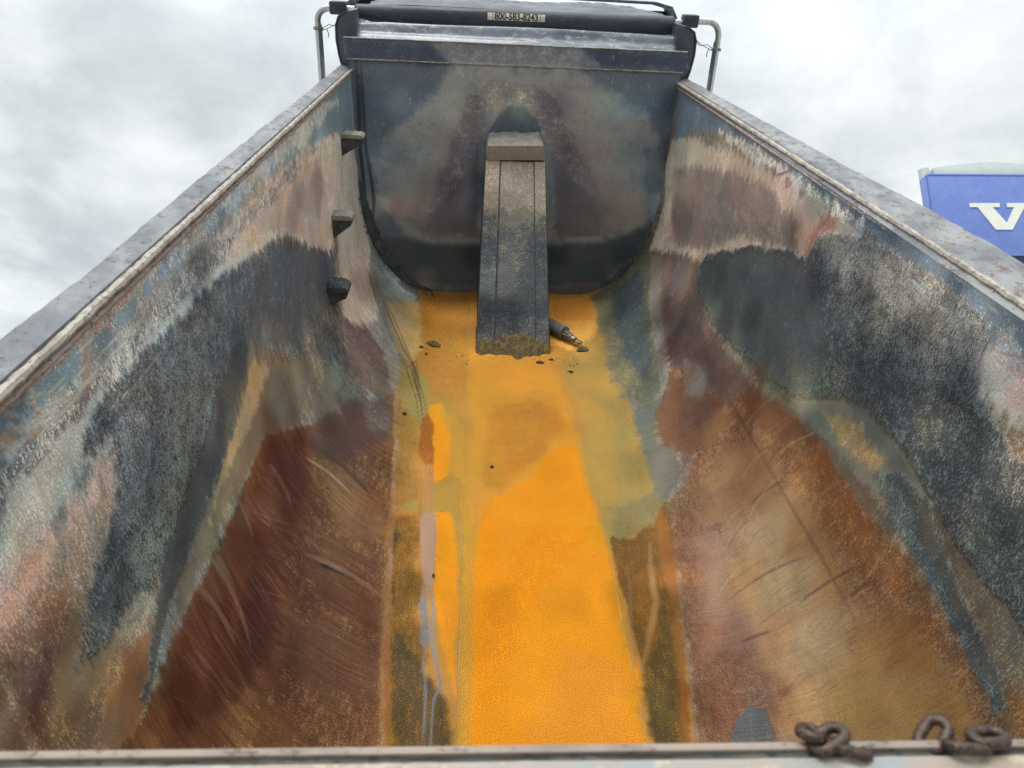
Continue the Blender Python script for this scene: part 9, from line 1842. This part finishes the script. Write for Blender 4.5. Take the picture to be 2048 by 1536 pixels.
# ------------------------------------------------------------------ loose things on the floor (children of nothing: they lie on the raised floor)
def W(p): return ROOT @ Vector(p)
def put(o, p, rz=0.0, extra=None):
    o.matrix_world = ROOT @ Matrix.Translation(p) @ Matrix.Rotation(rz, 4, 'Z') @ (extra or Matrix.Identity(4)); return o
def clump(seed, lx, ly, h, mat, n=16):
    mb = MB(); rs = random.Random(seed); rings = 5; out = [rs.uniform(.75, 1.15) for _ in range(n)]
    for r in range(rings+1):
        f = 1-r/rings
        for k in range(n):
            a = 2*PI*k/n; q = f*out[k]*(1+rs.uniform(-.06, .06)); mb.v.append((lx*q*math.cos(a), ly*q*math.sin(a), (0 if r == 0 else h*(1-f**2)*rs.uniform(.6, 1.2)+.002)))
    for r in range(rings):
        for k in range(n): mb.f.append((r*n+k, r*n+(k+1) % n, (r+1)*n+(k+1) % n, (r+1)*n+k))
    mb.f.append(tuple(range(n))[::-1]); mb.f.append(tuple(range(rings*n, rings*n+n)))
    return build('dirt_clump', mb, mat, None, True, ang=60)
M_cl = weathered('dried_mud', lin((72,66,50)), lin((110,96,62)), lin((60,56,48)), 60, (.9,.95), 0, .004, (1,1,1), 400)
M_cld = weathered('dark_flake', lin((52,48,48)), lin((66,60,58)), lin((90,80,66)), 60, (.8,.95), 0, .003, (1,1,1), 400)
for k, (x, y, lx, ly, h, rz, mt, lb) in enumerate((
    (-.505, 4.035, .055, .03, .02, -.5, M_cl, 'largest dried mud flake, on the ochre floor left of the doghouse'),
    (-.582, 3.985, .017, .012, .01, .2, M_cl, 'small mud crumb just left of the largest flake'),
    (-.545, 3.905, .010, .008, .006, 0, M_cl, 'tiny mud crumb just below the largest flake'),
    (.462, 4.005, .048, .026, .012, .2, M_cl, 'patch of dried mud under the metal hook of the fitting'),
    (.171, 3.815, .030, .02, .012, 0, M_cld, 'black flake at the right foot of the doghouse'),
    (.244, 3.855, .018, .010, .008, .1, M_cld, 'small dark flake right of the doghouse foot'),
    (.352, 3.712, .022, .009, .008, -.1, M_cld, 'dark flake beside the right floor seam, below the fitting'),
    (-.618, 3.205, .014, .012, .012, 0, M_cld, 'dark pellet on the left edge of the ochre floor'),
    (-.146, 2.760, .012, .011, .012, 0, M_cld, 'dark pellet in the middle of the floor below the doghouse'),
    (-.395, 2.052, .006, .008, .006, 0, M_cld, 'tiny dark pellet at the edge of the pale drip'))):
    o = clump(60+k, lx, ly, h, mt); put(o, (x, y, -1.5385+(.0 if abs(x) < .51 else (abs(x)-.51)**2*.9)), rz); tag(o, lb, 'dirt clump', 'flakes and crumbs of dirt on the floor')
# fine crumbs nobody could count round the foot of the doghouse and under the corner crust
def crumbs():
    mb = MB(); rs = random.Random(12)
    def one(x, y, z, r):
        vs = [(x+r*rs.uniform(.7, 1.2)*a, y+r*rs.uniform(.7, 1.2)*b_, z+r*c_*rs.uniform(.5, .9)) for a, b_, c_ in ((1,0,0),(0,1,0),(-1,0,0),(0,-1,0),(.2,.1,1),(0,0,-.4))]
        mb.add(vs, [(0,1,4),(1,2,4),(2,3,4),(3,0,4),(1,0,5),(2,1,5),(3,2,5),(0,3,5)])
    for k in range(420):
        x = rs.gauss(.02, .17); y = 3.93-abs(rs.gauss(0, .07))-.03; one(x, y, -1.538, rs.choice((.0018, .0025, .0035, .005)))
    for k in range(260):
        x = rs.uniform(-.5, .5); y = rs.uniform(2.0, 4.8); one(x, y, -1.5385, rs.choice((.0015, .002, .003)))
    for k in range(700):
        s_ = rs.uniform(.5, 1.5)*rs.choice((-1, -1, 1)); px_, pz_, nx_, nz_ = profile([s_]); one(float(px_[0]+nx_[0]*.002), L-abs(rs.gauss(0, .06))-.02, float(pz_[0]+nz_[0]*.002), rs.choice((.0025, .004, .006)))
    o = build('dirt_crumbs', mb, M_cld, body, False); o['kind'] = 'stuff'
crumbs()
# the lost hose fitting beside the doghouse
ft = thing('hose_fitting', 'dark grey tapered hose fitting with metal hook, right of the doghouse foot', 'hose fitting', ROOT @ Matrix.Translation((.255, 4.265, -1.49)) @ Matrix.Rotation(math.radians(-50), 4, 'Z'))
def lathe(sections, n=18):
    mb = MB(); mb.tube([(x, 0, z_) for x, z_, r in sections], 1, n, rs=[r for x, z_, r in sections]); return mb
build('sleeve', lathe([(-.05,0,.030),(-.045,0,.042),(0,0,.044),(.10,-.004,.046),(.155,-.006,.047),(.160,-.006,.040)]), M_fit, ft, True)
for k in range(9):
    a = 2*PI*k/9; mb = MB(); mb.tube([(.158, math.cos(a)*.030, -.008+math.sin(a)*.030), (.205, math.cos(a)*.020, -.012+math.sin(a)*.020)], .0055, 6); build('rib', mb, M_fit, ft, True)
build('neck', lathe([(.155,-.008,.026),(.205,-.012,.020),(.208,-.012,.025),(.218,-.013,.025),(.222,-.013,.018),(.240,-.016,.017),(.243,-.016,.021),(.252,-.017,.021),(.256,-.018,.013)]), M_fitm, ft, True)
mb = MB(); mb.tube([(.252,0,-.018),(.275,.004,-.022),(.292,.016,-.026),(.290,.032,-.030),(.272,.040,-.032),(.250,.036,-.034),(.232,.046,-.036)], .0075, 8); build('hook', mb, M_fitm, ft, True)
mb = MB(); mb.tube([(.262,-.016,-.02),(.282,-.004,-.026),(.272,.018,-.03),(.240,.020,-.032)], .006, 8); build('hook', mb, M_fitm, ft, True)
# ------------------------------------------------------------------ chains lying over the tailgate
def link_mesh(a, b, r, n=28):
    mb = MB(); pts = []
    for k in range(n):
        t = 2*PI*k/n; pts.append((max(-a, min(a, (a+b)*math.cos(t)*1.0)) if False else (a*max(-1, min(1, math.cos(t)*3))+b*math.cos(t)), b*math.sin(t), 0))
    mb.tube(pts, r, 12, True); return mb
def chain(label, links):
    t = thing('chain', label, 'chain', ROOT @ Matrix.Translation(links[0][0]), 'rusty chains over the tailgate')
    base = Vector(links[0][0])
    for p, eul in links:
        from mathutils import Euler
        o = build('link', link_mesh(.0078, .0096, .0057), M_chain, t, True, ang=180)
        o.matrix_local = Matrix.Translation(Vector(p)-base) @ Euler([math.radians(v_) for v_ in eul], 'XYZ').to_matrix().to_4x4()
    return t
chain('left one of two short rusty chain pieces lying on the tailgate edge', [((.104, .390, .006), (-24, -12, 25)), ((.123, .383, .001), (-42, 8, -12)), ((.093, .400, .000), (-14, 40, 50))])
chain('right one of two short rusty chain pieces lying on the tailgate edge', [((.240, .382, .003), (-50, 4, -4)), ((.266, .390, .006), (-24, 8, 12)), ((.219, .399, -.004), (-14, -22, 40))])
# ------------------------------------------------------------------ tarp roller with its arms
tr = thing('tarp_roller', 'black rolled tarp on a tube held by two bent aluminium arms above the headboard', 'tarp roller', ROOT @ Matrix.Translation((.014, L+.20, .289)) @ Matrix.Scale(1.056, 4))
TL = Matrix.Translation((0, -(L-.07), -.31))
def bt(name, mb, mat, parent=tr, smooth=True, **k):
    mb.v = [tuple(Vector(v_)-Vector((0, L-.07, .31))) for v_ in mb.v] if parent is tr or parent.parent is tr else mb.v
    return build(name, mb, mat, parent, smooth, **k)
def roll_mesh():
    mb = MB(); n = 40; xs = np.linspace(-.995, .955, 150); m = len(xs)
    for x in xs:
        f = (x+.995)/1.95; zc_ = .308+.006*f-.012*math.sin(PI*f)*0; r = .038+.005*f; end = min(1, (x+.995)/.02+.6, (.955-x)/.02+.6)
        sag = .046*(1-math.exp(-max(0, f-.02)*26))*min(1, max(0, 1-f)*13+.35)      # the loose lap of the fabric
        for k in range(n):
            a = 2*PI*k/n; rr = r*end+.0022*float(vnoise(np.array([x*7+k*.02]), np.array([k*.45]), 3)[0]); yy = math.cos(a)*rr; zz = math.sin(a)*rr
            if zz < 0: zz = zz*(1+sag/.042*.62)
            mb.v.append((x, L-.07+yy*1.05, zc_+zz))
    for i in range(m-1):
        for k in range(n): mb.f.append((i*n+k, i*n+(k+1) % n, (i+1)*n+(k+1) % n, (i+1)*n+k))
    mb.f.append(tuple(range(n))); mb.f.append(tuple(range((m-1)*n, m*n))); return mb
roll = bt('rolled_fabric', roll_mesh(), M_fab, ang=60)
mb = MB(); mb.tube([(-1.16, L-.07, .318), (1.10, L-.07, .325)], .017, 14); bt('roller_tube', mb, M_alu)
for sg, x0, x1, z in ((-1, -1.138, -1.038, .322), (1, 1.000, 1.095, .336)):
    mb = MB(); mb.box((x0, L-.112, z-.036), (x1, L-.028, z+.036)); e1 = bt('end_bracket', mb, M_plas, bevel=.012)
    mb = MB(); mb.box((x0-.002, L-.116, z+.012), (x1+.002, L-.030, z+.016)); bt('seam', mb, M_plas, e1)
    mb = MB(); mb.tube([((x0+x1)/2, L-.118, z-.004), ((x0+x1)/2, L-.108, z-.004)], .007, 8); bt('bolt', mb, M_plas, e1)
    cx_ = -1.222 if sg < 0 else 1.247; zt = .315 if sg < 0 else .335; pts = [(cx_, L-.05, -.40), (cx_, L-.05, .20)]
    xe = x0 if sg < 0 else x1
    pts = [(cx_+sg*.03, L-.05, -.9), (cx_+sg*.008, L-.05, -.3), (cx_, L-.05, .20)]
    for k in range(7):
        a = PI/2*k/6; pts.append((cx_-sg*.075*(1-math.cos(a)), L-.055, .245+(zt-.245)*math.sin(a)))
    pts.append((xe, L-.06, zt)); mb = MB(); mb.tube(pts[2:], .0185, 14); arm = bt('arm', mb, M_alu)
    mb = MB(); mb.tube(pts[:3]+[(cx_, L-.05, .226)], .0235, 4); o = bt('arm_sleeve', mb, M_alu, bevel=.004)
# sticker with the telephone number, bent over the roll
mb = MB(); ns = 10
def sticker_pt(x, a, off): f = (x+.995)/1.95; zc_ = .308+.006*f; r = .040+.006*f+.0035+off; return (x, L-.07+math.cos(a)*r*1.05, zc_+math.sin(a)*r)
a0, a1 = math.radians(148), math.radians(198)
for i in range(13):
    for j in range(ns+1): mb.v.append(sticker_pt(-.196+.347*i/12, a0+(a1-a0)*j/ns, .0008*math.sin(i*2.1+j)))
for i in range(12):
    for j in range(ns): q_ = i*(ns+1)+j; mb.f.append((q_, q_+ns+1, q_+ns+2, q_+1))
M_st = weathered('sticker_vinyl', lin((226,222,208)), lin((214,208,190)), lin((176,170,150)), 9, (.5,.65), 0, .0004, (1,1,1), 90, (.4,.7))
st = bt('sticker', mb, M_st, ang=180)
M_ink = newmat('dark_ink'); M_ink[2].inputs['Base Color'].default_value = (*lin((52,58,62)), 1); M_ink[2].inputs['Roughness'].default_value = .6; M_ink = M_ink[0]
def text_mesh(txt, name, size, bold=.0):
    cu = bpy.data.curves.new(name, 'FONT'); cu.body = txt; cu.size = size; cu.offset = bold; cu.align_x = 'CENTER'; cu.align_y = 'CENTER'; cu.resolution_u = 4
    ob = bpy.data.objects.new(name, cu); col.objects.link(ob); bpy.context.view_layer.update()
    dg = bpy.context.evaluated_depsgraph_get(); me = bpy.data.meshes.new_from_object(ob.evaluated_get(dg)); bpy.data.objects.remove(ob); return me
me = text_mesh('800-583-8243', 'phone_number', .046, .0012); vx = [v_.co.x for v_ in me.vertices]; wx = max(vx)-min(vx); am = (a0+a1)/2
import bmesh
bm = bmesh.new(); bm.from_mesh(me); bmesh.ops.subdivide_edges(bm, edges=[e for e in bm.edges if e.calc_length() > .006], cuts=3); bm.to_mesh(me); bm.free()
for v_ in me.vertices:
    x = -.022+v_.co.x/wx*.262; a = am-v_.co.y/.0445*1.12; p = Vector(sticker_pt(x, a, .0016))-Vector((0, L-.07, .31)); v_.co = p
me.materials.append(M_ink); o = bpy.data.objects.new('phone_number', me); col.objects.link(o); o.parent = st
for x in (-.165, .122):
    mb = MB()
    for j in range(ns+1): mb.v += [sticker_pt(x-.0012, a0+(a1-a0)*j/ns, .0016), sticker_pt(x+.0012, a0+(a1-a0)*j/ns, .0016)]
    for j in range(ns): mb.f.append((2*j, 2*j+1, 2*j+3, 2*j+2))
    bt('fold_line', mb, M_ink, st)
# crumpled tarp between the roller and its housing
mb = MB(); nx_, ny_ = 150, 22
for i in range(nx_+1):
    for j in range(ny_+1):
        fx, fy = i/nx_, j/ny_; x = -.96+1.96*fx; e_ = min(1, fx*8, (1-fx)*8); y = L+.27+.26*fy
        w_ = float(fbm(np.array([x*5+fy*2.5]), np.array([fy*3.5-x*.8]), 61, 4, .6)[0])
        mb.v.append((x, y, .322+.052*math.sin(PI*min(1, fy*.9+.05))*e_+.030*w_*math.sin(PI*min(1, fy*1.1))))
for i in range(nx_):
    for j in range(ny_): a = i*(ny_+1)+j; mb.f.append((a, a+ny_+1, a+ny_+2, a+1))
o = build('tarp_fabric', mb, M_fab2, None, True, ang=180); o.matrix_world = ROOT; tag(o, 'crumpled dark mesh tarp bunched between the roller and its housing', 'tarp')
# housing behind: tray with an upstanding back edge
th = thing('tarp_housing', 'dark metal tarp housing with a shallow raised hood edge behind the roller', 'tarp housing', ROOT @ Matrix.Translation((.01, L+.55, .288)) @ Matrix.Scale(1.04, 4))
hs = MB(); pl = [(-1.12, .25), (-1.10, .33), (-1.02, .372), (-.6, .384), (0, .402), (.92, .395), (1.03, .372), (1.07, .31), (1.07, .25)]
pl = [(a, b-.3+(.012 if a > -1 else 0)) for a, b in pl]
inn = [(a*.965, b-.016) for a, b in pl]; n = len(pl)
hs.v = [(a, 0, b) for a, b in pl]+[(a, 0, b) for a, b in inn]+[(a, .12, b) for a, b in pl]+[(a, .12, b) for a, b in inn]
for i in range(n-1): hs.f += [(i, i+1, n+i+1, n+i), (i, 2*n+i, 2*n+i+1, i+1), (n+i, n+i+1, 3*n+i+1, 3*n+i), (2*n+i, 3*n+i, 3*n+i+1, 2*n+i+1)]
build('hood_edge', hs, M_navy, th, True)
mb = MB(); mb.box((-1.07, .10, -.059), (1.04, .118, .05)); build('back_plate', mb, M_black, th)
TSHIFT = Matrix.Translation((.014, L+.20, .289)) @ Matrix.Scale(1.056, 4) @ Matrix.Translation((0, -(L-.07), -.31))
# wires tying the arms to the roller ends
def tie(sg, label):
    x = -1.222 if sg < 0 else 1.247; y = L-.055; z = .175 if sg > 0 else .195; mb = MB(); pts = []
    for k in range(38):
        a = 2*PI*k/14; pts.append((x+math.cos(a)*.029, y+math.sin(a)*.029, z+.0028*k/6+random.uniform(-1, 1)*.001))
    t = thing('tie_wire', label, 'wire', ROOT @ TSHIFT)
    mb.tube(pts, .0028, 6); build('coil', mb, M_wire, t, True)
    x2 = x-sg*.20
    for dz in (0, .012):
        mb = MB(); mb.tube([(x-sg*.028, y-.02, z+dz), (x-sg*.07, y-.03, z+.018+dz*1.5), (x-sg*.12, y-.035, z+.040-dz), (x2, y-.045, .275)], .0026, 6); build('strand', mb, M_wire, t, True)
    mb = MB(); mb.tube([(x-sg*.055, y-.025, z+.01), (x-sg*.066, y-.03, z-.02), (x-sg*.060, y-.03, z-.035)], .0028, 6); build('twist', mb, M_wire, t, True)
tie(-1, 'galvanised wire twisted round the left aluminium arm'); tie(1, 'galvanised wire twisted round the right aluminium arm')
# dangling chain and clips at the roller ends
def hang(pts, label, r=.0042):
    t = thing('safety_chain', label, 'chain', ROOT @ TSHIFT); p = [Vector(a) for a in pts]; k = 0
    for a, b in zip(p[:-1], p[1:]):
        n_ = max(1, int((b-a).length/.021)); d_ = (b-a).normalized()
        for i in range(n_):
            c_ = a+(b-a)*((i+.5)/n_); q_ = d_.to_track_quat('X', 'Z').to_matrix().to_4x4(); mb = link_mesh(.006, .0075, .0026, 16)
            o = build('link', mb, M_wire, t, True, ang=180); o.matrix_local = Matrix.Translation(c_) @ q_ @ Matrix.Rotation(PI/2*(k % 2)+.4, 4, 'X'); k += 1
hang([(-.965, L-.06, .262), (-.985, L-.05, .225), (-1.005, L-.02, .205), (-1.03, L-.012, .175)], 'short thin chain hanging below the left end of the tarp roller')
hang([(.945, L-.06, .262), (.972, L-.02, .25), (.985, L+.03, .215), (.965, L+.06, .18)], 'short thin chain hanging below the right end of the tarp roller')
# ------------------------------------------------------------------ pylon sign beyond the right side
def pix_dir(px, py): return (ROOT.to_3x3() @ (cX*((px-1024)/FPX)+cU*((768-py)/FPX)+cF))
camw = ROOT @ Vector((CX, 0, CH)); DS = 21.0
d1 = pix_dir(1853, 349); p1 = camw+d1*(DS/d1.y); d2 = pix_dir(2130, 349); p2 = camw+d2*((DS-.25)/d2.y)
zt_ = (p1.z+p2.z)/2; ax = Vector((p2.x-p1.x, p2.y-p1.y, 0)); wd_ = ax.length; ax.normalize()
sgm = Matrix(((ax.x, -ax.y, 0, p1.x), (ax.y, ax.x, 0, p1.y), (0, 0, 1, zt_), (0, 0, 0, 1)))      # local x along the face, y away from the viewer, z up from the top edge
hgt = abs(pix_dir(1990, 349).z/pix_dir(1990, 349).y-pix_dir(1990, 516).z/pix_dir(1990, 516).y)*(DS-.8)
M_blue = weathered('blue_sign_face', lin((104,128,196)), lin((110,134,200)), lin((92,114,184)), 1.2, (.35,.5), 0, .0003, (1,1,1), 40)
M_blue2 = weathered('blue_sign_side', lin((120,140,200)), lin((124,144,204)), lin((110,130,190)), 2, (.35,.5), 0, .0003)
M_wht = weathered('letter_white', lin((222,224,214)), lin((228,230,220)), lin((214,214,204)), 3, (.4,.5), 0, .0003)
M_cladd = weathered('grey_cladding', lin((186,194,194)), lin((192,200,200)), lin((180,188,188)), 2, (.35,.5), .1, .0003)
M_nv = weathered('dark_navy_band', lin((26,34,70)), lin((30,38,76)), lin((34,42,80)), 2, (.35,.5), 0, .0003)
sgn = thing('pylon_sign', 'tall blue dealership sign with a white serif letter V and an arched grey top', 'sign', sgm)
mb = MB(); mb.box((0, 0, -hgt), (wd_, .32, 0)); o = build('sign_panel', mb, M_blue, sgn, True, .01)
mb = MB(); f_ = .05
for a, b in (((0, -.02, -.045), (wd_, .0, .0)), ((0, -.02, -hgt), (.045, .0, -.045)), ((wd_-.045, -.02, -hgt), (wd_, .0, -.045))): mb.box(a, b)
build('frame', mb, M_blue, sgn, False)
mb = MB(); mb.box((-.06, .04, -hgt), (-.002, .36, -.05)); build('side_cladding', mb, M_blue2, sgn, True, .02)
mb = MB(); mb.box((.03, .03, -hgt-4.6), (wd_-.03, .30, -hgt-.003)); build('lower_panel', mb, M_nv, sgn)
arc = [(.30, -.001)]+[(.30+(wd_-.60)*k/20, .27+.23*math.sin(PI*k/20)) for k in range(21)]+[(wd_-.30, -.001)]
mb = MB(); mb.prism(arc, 1, .04, .24); build('arched_top', mb, M_cladd, sgn, True, .004)
mb = MB(); n = 24; cyl = [(-.03+.17*1+.17*math.cos(2*PI*k/n), .34+.17*math.sin(2*PI*k/n)) for k in range(n)]
for nm_, xo in (('column', 0), ('column', wd_-.28)):
    mb = MB(); vs = [(a+xo, b, -zt_-.05) for a, b in cyl]+[(a+xo, b, .36) for a, b in cyl]; mb.add(vs, [tuple(range(n))[::-1], tuple(range(n, 2*n))]+[(i, (i+1) % n, n+(i+1) % n, n+i) for i in range(n)]); build(nm_, mb, M_cladd, sgn, True)
# the letter: outline in sign metres
def sp_(px, py):
    d_ = pix_dir(px, py); n_ = Vector((-ax.y, ax.x, 0)); h_ = camw+d_*((p1-camw).dot(n_)/d_.dot(n_)); return ((h_-p1).dot(ax), h_.z-zt_)
Vp = [(1938,407),(1999,407),(1999,415.5),(1988,415.5),(2014,446),(2036,415.5),(2014,415.5),(2014,407),(2066,407),(2066,415.5),(2049,415.5),(2024,460),(1991,460),(1952,415.5),(1940,415.5)]
Vp = [(1938,407),(1998,407),(1998,415),(1984,415),(2013,447),(2027,415),(2013,415),(2013,407),(2060,407),(2060,415),(2048,415),(2024,460),(1991,460),(1954,415),(1939,415)]
V2 = [sp_(*p) for p in Vp]; bm = bmesh.new(); vs = [bm.verts.new((a, -.035, b)) for a, b in V2]; fc = bm.faces.new(vs)
ex = bmesh.ops.extrude_face_region(bm, geom=[fc]); bmesh.ops.translate(bm, vec=(0, .034, 0), verts=[g for g in ex['geom'] if isinstance(g, bmesh.types.BMVert)])
bmesh.ops.recalc_face_normals(bm, faces=bm.faces); me = bpy.data.meshes.new('letter'); bm.to_mesh(me); bm.free(); me.materials.append(M_wht)
o = bpy.data.objects.new('letter', me); col.objects.link(o); o.parent = sgn
# ------------------------------------------------------------------ ground
M_gr = weathered('concrete_yard', (.30,.295,.28), (.36,.35,.33), (.22,.215,.2), .6, (.85,.95), 0, .01, (1,1,1), 30)
mb = MB(); mb.add([(-900,-900,0),(900,-900,0),(900,900,0),(-900,900,0)], [(0,1,2,3)]); o = build('ground', mb, M_gr); o['kind'] = 'structure'
